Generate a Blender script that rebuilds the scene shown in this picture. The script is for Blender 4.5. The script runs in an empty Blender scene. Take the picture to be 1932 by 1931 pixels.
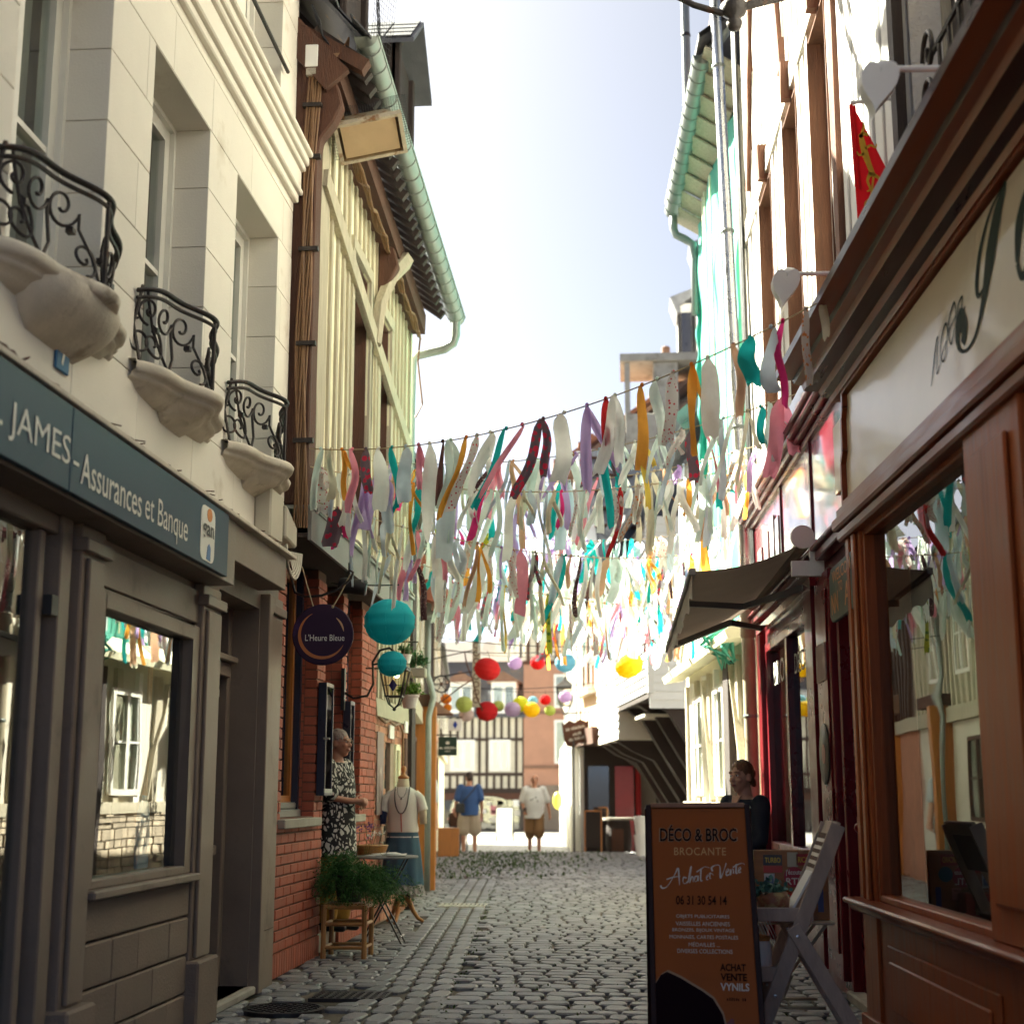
import bpy, bmesh, math, random
from mathutils import Vector, Matrix, noise
random.seed(7)
R = math.radians
S = bpy.context.scene
COL = S.collection
# ---------------------------------------------------------------- camera
cd = bpy.data.cameras.new('camera')
cam = bpy.data.objects.new('camera', cd); COL.objects.link(cam)
cd.sensor_fit = 'HORIZONTAL'; cd.sensor_width = 36; cd.lens = 36 * 2760 / 1932
cd.clip_start = .05; cd.clip_end = 500
CM = Matrix(((0.99689657, 0.01496728, 0.0772866), (0.07872254, -0.18953693, -0.97871268), (0, 0.98175951, -0.19012698)))
cam.matrix_world = Matrix.Translation((0, 0, 1.2)) @ CM.to_4x4()
cd.dof.use_dof = True; cd.dof.focus_distance = 9.4; cd.dof.aperture_fstop = 2.3
S.camera = cam
# ---------------------------------------------------------------- sky and sun
SUN = Vector((-.60, .44, .66)).normalized()
W_ = bpy.data.worlds.new('World'); S.world = W_; W_.use_nodes = True
nt = W_.node_tree; nt.nodes.clear()
sky = nt.nodes.new('ShaderNodeTexSky'); sky.sky_type = 'NISHITA'; sky.sun_disc = False
sky.sun_elevation = math.asin(SUN.z); sky.sun_rotation = math.atan2(SUN.x, SUN.y)
sky.air_density = 0.14; sky.dust_density = 1.7; sky.ozone_density = 1.0
bg = nt.nodes.new('ShaderNodeBackground'); bg.inputs[1].default_value = .073
ow = nt.nodes.new('ShaderNodeOutputWorld')
nt.links.new(sky.outputs[0], bg.inputs[0]); nt.links.new(bg.outputs[0], ow.inputs[0])
sl = bpy.data.lights.new('sun', 'SUN'); sl.energy = 5.0; sl.angle = R(.5); sl.color = (1, .965, .90)
so = bpy.data.objects.new('sun', sl); COL.objects.link(so)
so.rotation_euler = (-SUN).to_track_quat('-Z', 'Y').to_euler(); so.location = (-6, 8, 14)
S.view_settings.view_transform = 'Standard'; S.view_settings.look = 'None'
S.view_settings.exposure = 3.08; S.view_settings.gamma = 1; S.view_settings.use_curve_mapping = False
S.view_settings.use_white_balance = True; S.view_settings.white_balance_temperature = 7050; S.view_settings.white_balance_tint = -1
S.render.engine = 'CYCLES'
S.cycles.max_bounces = 8; S.cycles.diffuse_bounces = 5; S.cycles.glossy_bounces = 4; S.cycles.transparent_max_bounces = 16
S.cycles.sample_clamp_indirect = 6; S.cycles.caustics_reflective = False; S.cycles.caustics_refractive = False
S.cycles.use_denoising = True

# ---------------------------------------------------------------- frames: u along a facade, v out towards the street, z up
class Fr:
    def __init__(s, O, k=None, side=1, sc=1):
        s.sc = sc; s.O = Vector((O[0], O[1], 0))
        if k is None: s.U = Vector((1, 0, 0)); s.V = Vector((0, 1, 0))
        else:
            s.U = Vector((k, 1, 0)).normalized(); s.V = Vector((s.U.y, -s.U.x, 0)) * side
    def p(s, q): return s.O + s.U * (q[0] * s.sc) + s.V * (q[1] * s.sc) + Vector((0, 0, 1.2 + (q[2] - 1.2) * s.sc))
W = Fr((0, 0))
FL = Fr((-2.34, 0), 0, 1)            # left facades
F4 = Fr((-2.42, 16.2), -.11, 1)      # left row after the bend
FR = Fr((1.60, 0), -.03, -1)         # red shop
FB = Fr((1.25, 8.25), -.054, -1)     # brown shop
F2 = Fr((1.17, 14.6), -.08, -1)      # green netted house
F3 = Fr((.377, 26.), -.133, -1, 1.3)       # slate clad house
F5 = Fr((-.702, 34.06), -.2, -1, 1.3)
F6 = Fr((-1.235, 36.66), -.075, -1, 1.3)
WF = Fr((0, 0), None, 1, 1.3)           # the houses beyond the weatherboarded one
FE = Fr((-4.4, 62), None)            # houses closing the street (u = x, v = y)

# ---------------------------------------------------------------- mesh builder
class MB:
    def __init__(s, fr=W): s.v = []; s.f = []; s.m = []; s.fr = fr; s.mi = 0
    def add(s, vs, fs):
        n = len(s.v); s.v += [s.fr.p(q) for q in vs]
        s.f += [[i + n for i in f] for f in fs]; s.m += [s.mi] * len(fs); return s
    def box(s, u0, u1, v0, v1, z0, z1):
        return s.add([(u, v, z) for z in (z0, z1) for v in (v0, v1) for u in (u0, u1)],
                     [(0, 2, 3, 1), (4, 5, 7, 6), (0, 1, 5, 4), (2, 6, 7, 3), (0, 4, 6, 2), (1, 3, 7, 5)])
    def beam(s, a, b, w, d, up=(0, 0, 1)):
        a = Vector(a); b = Vector(b); t = (b - a).normalized(); up = Vector(up)
        if abs(t.dot(up)) > .98: up = Vector((1, 0, 0))
        x = t.cross(up).normalized(); y = x.cross(t)
        vs = [p + x * (i * w / 2) + y * (j * d / 2) for p in (a, b) for j in (-1, 1) for i in (-1, 1)]
        return s.add(vs, [(0, 2, 3, 1), (4, 5, 7, 6), (0, 1, 5, 4), (2, 6, 7, 3), (0, 4, 6, 2), (1, 3, 7, 5)])
    def tube(s, pts, r, n=8, flat=1.0, cap=True):
        pts = [Vector(p) for p in pts]; k = len(pts); vs = []; fs = []
        up = Vector((0, 0, 1)); px = None
        for i, p in enumerate(pts):
            t = (pts[min(i + 1, k - 1)] - pts[max(i - 1, 0)])
            t = t.normalized() if t.length > 1e-9 else up
            if px is None:
                px = t.cross(up)
                if px.length < .05: px = t.cross(Vector((1, 0, 0)))
            px = (px - t * px.dot(t)).normalized(); py = px.cross(t)
            rr = r[i] if isinstance(r, (list, tuple)) else r
            for j in range(n):
                a = 2 * math.pi * j / n
                vs.append(p + px * math.cos(a) * rr + py * math.sin(a) * rr * flat)
        for i in range(k - 1):
            for j in range(n):
                fs.append((i * n + j, i * n + (j + 1) % n, (i + 1) * n + (j + 1) % n, (i + 1) * n + j))
        if cap: fs += [tuple(range(n))[::-1], tuple(range((k - 1) * n, k * n))]
        return s.add(vs, fs)
    def prism(s, poly, ext):
        n = len(poly); e = Vector(ext); vs = [Vector(p) for p in poly]; vs += [p + e for p in vs]
        return s.add(vs, [tuple(range(n))[::-1], tuple(range(n, 2 * n))] + [(i, (i + 1) % n, n + (i + 1) % n, n + i) for i in range(n)])
    def face(s, *pts): return s.add(pts, [tuple(range(len(pts)))])
    def lathe(s, prof, c, n=20, ax=None, sx=1, sy=1):
        c = Vector(c); vs = []; fs = []; k = len(prof)
        A = Vector((0, 0, 1)) if ax is None else Vector(ax).normalized()
        X = Vector((1, 0, 0)) if abs(A.x) < .9 else Vector((0, 1, 0))
        X = (X - A * X.dot(A)).normalized(); Y = A.cross(X)
        for r, z in prof:
            for j in range(n):
                a = 2 * math.pi * j / n
                vs.append(c + A * z + X * (math.cos(a) * r * sx) + Y * (math.sin(a) * r * sy))
        for i in range(k - 1):
            for j in range(n): fs.append((i * n + j, i * n + (j + 1) % n, (i + 1) * n + (j + 1) % n, (i + 1) * n + j))
        if prof[0][0] > 1e-6: fs.append(tuple(range(n))[::-1])
        if prof[-1][0] > 1e-6: fs.append(tuple(range((k - 1) * n, k * n)))
        return s.add(vs, fs)
    def ball(s, c, r, n=16, m=10):
        if not isinstance(r, (tuple, list)): r = (r, r, r)
        vs = []; fs = []
        for i in range(m + 1):
            t = math.pi * i / m
            for j in range(n):
                a = 2 * math.pi * j / n
                vs.append((c[0] + r[0] * math.sin(t) * math.cos(a), c[1] + r[1] * math.sin(t) * math.sin(a), c[2] + r[2] * math.cos(t)))
        for i in range(m):
            for j in range(n): fs.append((i * n + j, (i + 1) * n + j, (i + 1) * n + (j + 1) % n, i * n + (j + 1) % n))
        return s.add(vs, fs)
    def grid(s, fn, nu, nv, wrap=False):
        vs = [fn(i / nu, j / nv) for i in range(nu + 1) for j in range(nv + 1)]
        return s.add(vs, [(i * (nv + 1) + j, (i + 1) * (nv + 1) + j, (i + 1) * (nv + 1) + j + 1, i * (nv + 1) + j + 1) for i in range(nu) for j in range(nv)])
    def mesh(s, name, bevel=0, smooth=False, origin=None, weld=True, jit=0):
        me = bpy.data.meshes.new(name)
        o = origin or Vector((0, 0, 0))
        me.from_pydata([v - o for v in s.v], [], s.f)
        if s.mi: me.polygons.foreach_set('material_index', s.m)
        bm = bmesh.new(); bm.from_mesh(me)
        if weld: bmesh.ops.remove_doubles(bm, verts=bm.verts, dist=1e-5)
        if jit:
            for v in bm.verts: v.co += Vector((random.uniform(-jit, jit), random.uniform(-jit, jit), random.uniform(-jit, jit)))
        if bevel:
            bmesh.ops.bevel(bm, geom=[e for e in bm.edges if len(e.link_faces) == 2 and e.calc_face_angle(0) > .5], offset=bevel, segments=1, affect='EDGES', clamp_overlap=True)
        bmesh.ops.recalc_face_normals(bm, faces=bm.faces)
        if smooth:
            for f in bm.faces: f.smooth = True
            if smooth != 'all':
                for e in bm.edges: e.smooth = len(e.link_faces) != 2 or e.calc_face_angle(0) < .7
        bm.to_mesh(me); bm.free(); return me
    def build(s, name, mat, parent=None, bevel=0, smooth=False, label=None, cat=None, group=None, kind=None, weld=True, jit=0):
        if parent is None:
            xs = [v.x for v in s.v]; ys = [v.y for v in s.v]; zs = [v.z for v in s.v]
            o = Vector(((min(xs) + max(xs)) / 2, (min(ys) + max(ys)) / 2, min(zs)))
            if kind == 'structure': o = Vector((0, 0, 0))
        else: o = Vector((0, 0, 0))
        ob = link(name, s.mesh(name, bevel, smooth, o, weld, jit), mat, parent); ob.location = o
        return tag(ob, label, cat, group, kind)

def link(name, me, mat, parent=None):
    ob = bpy.data.objects.new(name, me); COL.objects.link(ob)
    if mat is not None and not me.materials:
        for m_ in (mat if isinstance(mat, (list, tuple)) else [mat]): me.materials.append(m_)
    if parent is not None: adopt(ob, parent)
    return ob
def adopt(ob, parent):
    ob.parent = parent
    # a part's own world matrix is the identity, a thing's is its location
    ob.matrix_parent_inverse = Matrix.Translation(-parent.location) if parent.parent is None else Matrix()
def inst(name, me, M4, parent):
    ob = bpy.data.objects.new(name, me); COL.objects.link(ob); adopt(ob, parent); ob.matrix_basis = M4; return ob
def tag(o, label=None, cat=None, group=None, kind=None):
    if label: o['label'] = label
    if cat: o['category'] = cat
    if group: o['group'] = group
    if kind: o['kind'] = kind
    return o
def thing(name, label, cat, loc, group=None):
    o = bpy.data.objects.new(name, None); COL.objects.link(o); o.location = loc; o.empty_display_size = .1
    return tag(o, label, cat, group)
def copy_thing(root, loc, label=None, group=None, scale=None):
    r = root.copy(); COL.objects.link(r); r.location = loc
    if label: r['label'] = label
    if group: r['group'] = group
    if scale: r.scale = scale
    for ch in list(root.children):
        c = ch.copy(); COL.objects.link(c); c.parent = r
        for g in list(ch.children):
            d = g.copy(); COL.objects.link(d); d.parent = c
    return r

def cells(mb, u0, u1, z0, z1, holes, v0, v1):
    us = sorted({u0, u1, *[h[0] for h in holes], *[h[1] for h in holes]}); us = [u for u in us if u0 <= u <= u1]
    for a, b in zip(us, us[1:]):
        m = (a + b) / 2; zs = [z0]
        for h in sorted([h for h in holes if h[0] < m < h[1]], key=lambda h: h[2]): zs += [h[2], h[3]]
        zs.append(z1)
        for i in range(0, len(zs), 2):
            if zs[i + 1] - zs[i] > .001: mb.box(a, b, v0, v1, zs[i], zs[i + 1])
    return mb

# ---------------------------------------------------------------- materials
def nd(t, ty, **k):
    n = t.nodes.new(ty)
    for a, b in k.items():
        if a.startswith('i_'):
            kk = a[2:]; n.inputs[int(kk) if kk.isdigit() else kk].default_value = b
        else: setattr(n, a, b)
    return n
MATS = {}
def mat(name, col, rough=.65, var=.18, vs=2.5, bump=.25, bs=45, metal=0, stretch=(1, 1, 1), coat=0, col2=None, c2s=1.2, c2t=.55, island=0, obrand=0, trans=0, spec=.5, dist=.01, sheen=0):
    m = bpy.data.materials.new(name); m.use_nodes = True; t = m.node_tree; t.nodes.clear(); L = t.links.new
    out = nd(t, 'ShaderNodeOutputMaterial'); b = nd(t, 'ShaderNodeBsdfPrincipled')
    b.inputs['Roughness'].default_value = rough; b.inputs['Metallic'].default_value = metal
    b.inputs['Specular IOR Level'].default_value = spec
    b.inputs['Coat Weight'].default_value = coat; b.inputs['Coat Roughness'].default_value = .08
    if sheen: b.inputs['Sheen Weight'].default_value = sheen
    tc = nd(t, 'ShaderNodeTexCoord'); mp = nd(t, 'ShaderNodeMapping'); mp.inputs['Scale'].default_value = stretch
    L(tc.outputs['Object'], mp.inputs[0])
    n1 = nd(t, 'ShaderNodeTexNoise', i_Scale=vs, i_Detail=5., i_Roughness=.6); L(mp.outputs[0], n1.inputs['Vector'])
    mr = nd(t, 'ShaderNodeMapRange', i_1=.25, i_2=.75, i_3=1 - var, i_4=1 + var); L(n1.outputs[0], mr.inputs[0])
    cur = None
    base = nd(t, 'ShaderNodeRGB'); base.outputs[0].default_value = (*col, 1); cur = base.outputs[0]
    if col2:
        n2 = nd(t, 'ShaderNodeTexNoise', i_Scale=c2s, i_Detail=6., i_Roughness=.65); L(mp.outputs[0], n2.inputs['Vector'])
        r2 = nd(t, 'ShaderNodeMapRange', i_1=c2t - .06, i_2=c2t + .06); L(n2.outputs[0], r2.inputs[0])
        mx = nd(t, 'ShaderNodeMix', data_type='RGBA'); L(r2.outputs[0], mx.inputs[0]); L(cur, mx.inputs[6]); mx.inputs[7].default_value = (*col2, 1); cur = mx.outputs[2]
    val = mr.outputs[0]
    def mul(a, bsock):
        q = nd(t, 'ShaderNodeMath', operation='MULTIPLY'); L(a, q.inputs[0]); L(bsock, q.inputs[1]); return q.outputs[0]
    if island:
        g = nd(t, 'ShaderNodeNewGeometry'); r = nd(t, 'ShaderNodeMapRange', i_3=1 - island, i_4=1 + island); L(g.outputs['Random Per Island'], r.inputs[0]); val = mul(val, r.outputs[0])
    if obrand:
        g = nd(t, 'ShaderNodeObjectInfo'); r = nd(t, 'ShaderNodeMapRange', i_3=1 - obrand, i_4=1 + obrand); L(g.outputs['Random'], r.inputs[0]); val = mul(val, r.outputs[0])
    vm = nd(t, 'ShaderNodeVectorMath', operation='SCALE'); L(cur, vm.inputs[0]); L(val, vm.inputs['Scale']); L(vm.outputs[0], b.inputs['Base Color'])
    if bump:
        n3 = nd(t, 'ShaderNodeTexNoise', i_Scale=bs, i_Detail=4., i_Roughness=.6); L(mp.outputs[0], n3.inputs['Vector'])
        bp = nd(t, 'ShaderNodeBump', i_Strength=bump, i_Distance=dist); L(n3.outputs[0], bp.inputs['Height']); L(bp.outputs[0], b.inputs['Normal'])
        rr = nd(t, 'ShaderNodeMapRange', i_1=.3, i_2=.7, i_3=max(.02, rough - .1), i_4=min(1, rough + .1)); L(n1.outputs[0], rr.inputs[0]); L(rr.outputs[0], b.inputs['Roughness'])
    sh = b.outputs[0]
    if trans:
        tr = nd(t, 'ShaderNodeBsdfTranslucent'); L(vm.outputs[0], tr.inputs[0]); ms = nd(t, 'ShaderNodeMixShader', i_0=trans); L(sh, ms.inputs[1]); L(tr.outputs[0], ms.inputs[2]); sh = ms.outputs[0]
    L(sh, out.inputs[0]); MATS[name] = m; return m
def glass(name, tint=(.9, .95, .93), ior=1.75, rough=.0, wav=0):
    m = bpy.data.materials.new(name); m.use_nodes = True; t = m.node_tree; t.nodes.clear(); L = t.links.new
    out = nd(t, 'ShaderNodeOutputMaterial'); a = nd(t, 'ShaderNodeBsdfTransparent'); a.inputs[0].default_value = (*tint, 1)
    g = nd(t, 'ShaderNodeBsdfGlossy', i_Roughness=rough); f = nd(t, 'ShaderNodeFresnel', i_IOR=ior); ms = nd(t, 'ShaderNodeMixShader')
    if wav:
        tc = nd(t, 'ShaderNodeTexCoord'); n3 = nd(t, 'ShaderNodeTexNoise', i_Scale=1.6, i_Detail=1.); L(tc.outputs['Object'], n3.inputs['Vector'])
        bp = nd(t, 'ShaderNodeBump', i_Strength=wav, i_Distance=.02); L(n3.outputs[0], bp.inputs['Height']); L(bp.outputs[0], g.inputs['Normal'])
    ge = nd(t, 'ShaderNodeNewGeometry'); iv = nd(t, 'ShaderNodeMath', operation='SUBTRACT', i_0=1.); L(ge.outputs['Backfacing'], iv.inputs[1]); fm_ = nd(t, 'ShaderNodeMath', operation='MULTIPLY'); L(f.outputs[0], fm_.inputs[0]); L(iv.outputs[0], fm_.inputs[1])
    L(fm_.outputs[0], ms.inputs[0]); L(a.outputs[0], ms.inputs[1]); L(g.outputs[0], ms.inputs[2]); L(ms.outputs[0], out.inputs[0]); MATS[name] = m; return m
def glow(name, col, st):
    m = bpy.data.materials.new(name); m.use_nodes = True; t = m.node_tree; t.nodes.clear()
    out = nd(t, 'ShaderNodeOutputMaterial'); e = nd(t, 'ShaderNodeEmission', i_Strength=st); e.inputs[0].default_value = (*col, 1)
    t.links.new(e.outputs[0], out.inputs[0]); return m
def dotty(name, base, dot, scale=60, thr=.28, trans=.35):
    m = mat(name, base, .85, .08, 8, .1, 80, trans=trans); t = m.node_tree; L = t.links.new
    tc = [n for n in t.nodes if n.type == 'TEX_COORD'][0]
    v = nd(t, 'ShaderNodeTexVoronoi', i_Scale=scale); L(tc.outputs['Object'], v.inputs['Vector'])
    c = nd(t, 'ShaderNodeMath', operation='LESS_THAN', i_1=thr); L(v.outputs['Distance'], c.inputs[0])
    mx = nd(t, 'ShaderNodeMix', data_type='RGBA'); L(c.outputs[0], mx.inputs[0]); mx.inputs[6].default_value = (*base, 1); mx.inputs[7].default_value = (*dot, 1)
    for n in t.nodes:
        if n.type == 'VECT_MATH': 
            for l in list(t.links):
                if l.to_node == n and l.to_socket == n.inputs[0]: t.links.remove(l)
            L(mx.outputs[2], n.inputs[0])
    return m

M = {}
M['stone'] = mat('cream limestone', (.74, .695, .615), .85, .07, 1.3, .18, 90, col2=(.50, .43, .33), c2s=.9, c2t=.66, obrand=.035)
M['stone_worn'] = mat('weathered stone', (.60, .54, .45), .9, .16, 6, .35, 34, col2=(.34, .285, .22), c2s=4.5, c2t=.63)
M['joint'] = mat('grey mortar', (.33, .29, .235), .95, .1, 5, .2, 60)
M['taupe'] = mat('taupe shopfront paint', (.205, .158, .126), .5, .13, 3, .14, 60, col2=(.15, .118, .094), c2s=3, c2t=.63, spec=.25)
M['taupe_block'] = mat('taupe painted block', (.215, .166, .133), .75, .14, 4, .5, 70, obrand=.07, spec=.2)
M['white_frame'] = mat('white window paint', (.72, .70, .64), .45, .05, 4, .05)
M['iron'] = mat('dark wrought iron', (.045, .038, .036), .5, .3, 14, .4, 70, metal=.6, col2=(.10, .05, .03), c2s=9, c2t=.66)
M['black'] = mat('black paint', (.018, .017, .018), .45, .2, 8, .1)
M['curtain'] = mat('pale curtain', (.55, .53, .47), .9, .12, 6, .2, 30, stretch=(1, 9, .3), trans=.3)
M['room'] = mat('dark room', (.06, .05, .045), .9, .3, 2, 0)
M['brick'] = mat('red facing brick', (.36, .088, .050), .75, .16, 14, .35, 90, obrand=.16)
M['bricks'] = mat('red facing bricks', (.36, .088, .050), .75, .16, 14, .35, 90, island=.16)
M['brick_joint'] = mat('dark brick joint', (.15, .075, .052), .95, .2, 9, .3)
M['oldbrick'] = mat('old rosy brickwork', (.42, .19, .12), .85, .22, 9, .4, 60, island=.22)
M['darkwood'] = mat('dark brown timber', (.090, .036, .021), .8, .3, 5, .6, 26, stretch=(6, 6, .6), dist=.02)
M['blackwood'] = mat('blackened old timber', (.032, .020, .017), .75, .3, 5, .6, 26, stretch=(6, 6, .6), dist=.02)
M['greytimber'] = mat('greyed cream timber', (.46, .41, .31), .85, .26, 6, .5, 24, stretch=(7, 7, .5), dist=.02)
M['yellow'] = mat('pale yellow render', (.84, .815, .60), .9, .10, 2, .4, 40, col2=(.72, .68, .48), c2s=2.5, c2t=.6)
M['cream'] = mat('cream render', (.62, .58, .49), .9, .12, 2, .35, 36)
M['zinc'] = mat('patinated zinc', (.25, .275, .26), .48, .16, 6, .12, 40, metal=.45)
M['zinc_shiny'] = mat('bright zinc pipe', (.62, .63, .64), .28, .1, 5, .06, 40, metal=.9)
M['slate'] = mat('dark roof slate', (.085, .085, .095), .6, .25, 7, .4, 50, island=.3, col2=(.34, .19, .03), c2s=5, c2t=.69)
M['slate_grey'] = mat('grey roof slate', (.17, .175, .19), .6, .25, 5, .4, 50, island=.25)
M['tile'] = mat('brown roof tile', (.20, .11, .075), .8, .25, 7, .4, 50, island=.3)
M['greypaint'] = mat('grey painted board', (.19, .185, .175), .6, .12, 4, .2, 40)
M['navy'] = mat('navy paint', (.018, .022, .045), .35, .15, 6, .05)
M['signblue'] = mat('petrol blue sign face', (.016, .046, .082), .5, .05, 2, .0, spec=.3)
M['lettering'] = mat('off white lettering', (.68, .66, .60), .5, .04, 5, 0)
M['white'] = mat('white paint', (.78, .77, .74), .6, .06, 3, .15, 50)
M['wht_rough'] = mat('rough white render', (.74, .70, .64), .92, .08, 3, 1.0, 22, dist=.025)
M['wht_timber'] = mat('white washed timber', (.72, .685, .63), .85, .14, 4, .9, 18, stretch=(5, 5, .5), dist=.03, col2=(.26, .12, .07), c2s=3.2, c2t=.76)
M['brn_edge'] = mat('raw brown timber edge', (.17, .075, .045), .85, .3, 5, .7, 24, stretch=(5, 5, .6), dist=.02)
M['boards'] = mat('white weatherboard', (.56, .55, .535), .65, .05, 3, .15, 30, obrand=.04)
M['greyboard'] = mat('grey weatherboard', (.62, .61, .60), .65, .05, 3, .15, 30, obrand=.05)
M['red'] = mat('oxblood gloss paint', (.130, .005, .010), .32, .10, 3, .03, 20, coat=.12, spec=.3)
M['redpanel'] = mat('oxblood fascia panel', (.165, .014, .026), .2, .08, 3, .02, 20, coat=.7, spec=.4)
M['varnish'] = mat('varnished wood', (.32, .078, .024), .42, .24, 4, .10, 24, stretch=(9, 9, .7), coat=.04, spec=.2, col2=(.24, .06, .018), c2s=2.2, c2t=.6)
M['varnish_h'] = mat('varnished rail wood', (.235, .052, .017), .38, .16, 3, .05, 24, stretch=(6, .6, 6), coat=.08, spec=.22)
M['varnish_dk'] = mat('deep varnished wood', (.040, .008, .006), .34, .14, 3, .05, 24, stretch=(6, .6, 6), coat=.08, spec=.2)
M['signcream'] = mat('cream glazed sign', (.60, .48, .33), .35, .10, 1.2, 0, coat=.25, spec=.3)
M['script'] = mat('dark green script', (.008, .02, .011), .6, .1, 5, 0, spec=.15)
M['mint'] = mat('mint scaffold netting', (.11, .47, .37), .85, .14, 3, .35, 18, stretch=(4, 4, .4), trans=.3)
M['mint_dk'] = mat('dark green bunched netting', (.06, .38, .31), .9, .25, 6, .6, 14, trans=.2)
M['concrete'] = mat('aged concrete', (.36, .33, .28), .9, .2, 3, .4, 30, col2=(.24, .22, .18), c2s=2.2, c2t=.6)
M['cobble'] = mat('worn granite sett', (.20, .198, .203), .50, .30, 1.3, .6, 60, obrand=.30, col2=(.22, .175, .13), c2s=7, c2t=.66)
M['cobbles'] = mat('worn granite setts', (.20, .198, .203), .50, .30, 1.3, .6, 60, island=.30, col2=(.22, .175, .13), c2s=7, c2t=.66)
M['sand'] = mat('sandy joint fill', (.13, .105, .078), .95, .25, 6, .5, 50, col2=(.055, .045, .035), c2s=3, c2t=.55)
M['grass'] = mat('small weeds', (.065, .105, .03), .8, .35, 9, 0, island=.35, trans=.3)
M['fern'] = mat('feathery fern green', (.045, .13, .026), .7, .3, 9, 0, island=.4, trans=.3)
M['leaf'] = mat('fresh leaf green', (.14, .28, .04), .65, .3, 9, 0, island=.35, trans=.35)
M['leaf_dk'] = mat('dark leaf green', (.05, .13, .04), .65, .3, 9, 0, island=.35, trans=.3)
M['bamboo'] = mat('honey bamboo', (.40, .20, .065), .4, .2, 9, .1, stretch=(3, 3, 1))
M['honey'] = mat('honey turned wood', (.42, .18, .05), .35, .2, 6, .1, stretch=(6, 6, 1))
M['orange_wood'] = mat('orange stained wood', (.42, .15, .03), .45, .2, 5, .15, stretch=(8, 8, .8))
M['ribbon_str'] = mat('jute twine', (.42, .33, .2), .9, .2, 20, 0)
M['skin'] = mat('skin', (.60, .33, .23), .5, .08, 10, .05, 60)
M['skin_tan'] = mat('tanned skin', (.46, .22, .14), .5, .08, 10, .05, 60)
M['lip'] = mat('lips', (.33, .10, .085), .45, .05, 10, 0)
M['eye'] = mat('eye', (.05, .035, .03), .2, .05, 10, 0)
M['hair_grey'] = mat('grey hair', (.30, .26, .225), .6, .3, 30, .8, 60, stretch=(2, 2, 1))
M['hair_brown'] = mat('chestnut hair', (.20, .085, .035), .5, .35, 30, .8, 60, stretch=(2, 2, 1))
M['hair_dark'] = mat('dark brown hair', (.035, .018, .014), .5, .3, 30, .8, 60)
M['poster'] = mat('faded poster', (.36, .25, .22), .7, .25, 3, 0, col2=(.52, .44, .38), c2s=3, c2t=.58)
M['glass'] = glass('window glass', (.86, .9, .88), 2.2, 0, .10)
M['glass_old'] = glass('old window glass', (.8, .84, .82), 1.6, 0, .3)
M['glass_shop'] = glass('shop window glass', (.82, .86, .85), 2.6, 0, .05)
M['lampglass'] = glass('lantern glass', (.95, .88, .78), 1.5)

# ---------------------------------------------------------------- flat lettering
def text(s, mt, parent, o, right, up, w, h, thick=.002, name='lettering', shear=0, bold=0, space=1.0, stretch=True):
    cu = bpy.data.curves.new('t', 'FONT'); cu.body = s; cu.size = 1; cu.shear = shear; cu.offset = bold; cu.extrude = 0; cu.resolution_u = 3; cu.space_character = space
    ob = bpy.data.objects.new('t', cu); COL.objects.link(ob)
    dg = bpy.context.evaluated_depsgraph_get(); me = bpy.data.meshes.new_from_object(ob.evaluated_get(dg))
    bpy.data.objects.remove(ob); bpy.data.curves.remove(cu)
    xs = [v.co.x for v in me.vertices]; ys = [v.co.y for v in me.vertices]
    x0, x1, y0, y1 = min(xs), max(xs), min(ys), max(ys)
    r = Vector(right).normalized(); u_ = Vector(up).normalized(); nn = r.cross(u_); o = Vector(o)
    sx = w / (x1 - x0); sy = h / (y1 - y0) if h else sx
    for v in me.vertices: v.co = o + r * ((v.co.x - (x0 + x1) / 2) * sx) + u_ * ((v.co.y - (y0 + y1) / 2) * sy) + nn * thick
    me.name = name; me.materials.clear()
    return link(name, me, mt, parent)
def stroke(mb, pts, ws, o, r, u_, th=.002):
    """a pen stroke of changing width drawn flat on the plane o + r*x + u*y"""
    o = Vector(o); r = Vector(r).normalized(); u_ = Vector(up_ := u_).normalized(); n = r.cross(u_)
    P = []
    k = len(pts)
    def cr(a, b, c, d, t): return .5 * ((2 * b) + (c - a) * t + (2 * a - 5 * b + 4 * c - d) * t * t + (3 * b - a - 3 * c + d) * t ** 3)
    for i in range(k - 1):
        for j in range(6):
            t = j / 6; q = [pts[max(i - 1, 0)], pts[i], pts[i + 1], pts[min(i + 2, k - 1)]]
            P.append((cr(q[0][0], q[1][0], q[2][0], q[3][0], t), cr(q[0][1], q[1][1], q[2][1], q[3][1], t), ws[i] * (1 - t) + ws[i + 1] * t))
    P.append((*pts[-1], ws[-1])); vs = []; fs = []
    for i, (x, y, w) in enumerate(P):
        a = P[max(i - 1, 0)]; b = P[min(i + 1, len(P) - 1)]; dx, dy = b[0] - a[0], b[1] - a[1]; l = math.hypot(dx, dy) or 1
        nx, ny = -dy / l * w / 2, dx / l * w / 2
        vs += [o + r * (x + nx) + u_ * (y + ny) + n * th, o + r * (x - nx) + u_ * (y - ny) + n * th]
        if i: fs.append((2 * i - 2, 2 * i - 1, 2 * i + 1, 2 * i))
    return mb.add(vs, fs)
def scribble(mb, o, r, up_, w, h, n, seed=1):
    """a line of print too far off to read: short upright strokes of uneven height"""
    q = random.Random(seed)
    for i in range(n):
        x = -w / 2 + w * (i + .5) / n; a = h * q.uniform(.55, 1)
        if q.random() < .88: stroke(mb, [(x, -h / 2), (x + w / n * q.uniform(-.2, .3), -h / 2 + a)], [w / n * .55] * 2, o, r, up_)
def rv(fr, s=1): return fr.U * s
UP = Vector((0, 0, 1))

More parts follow.
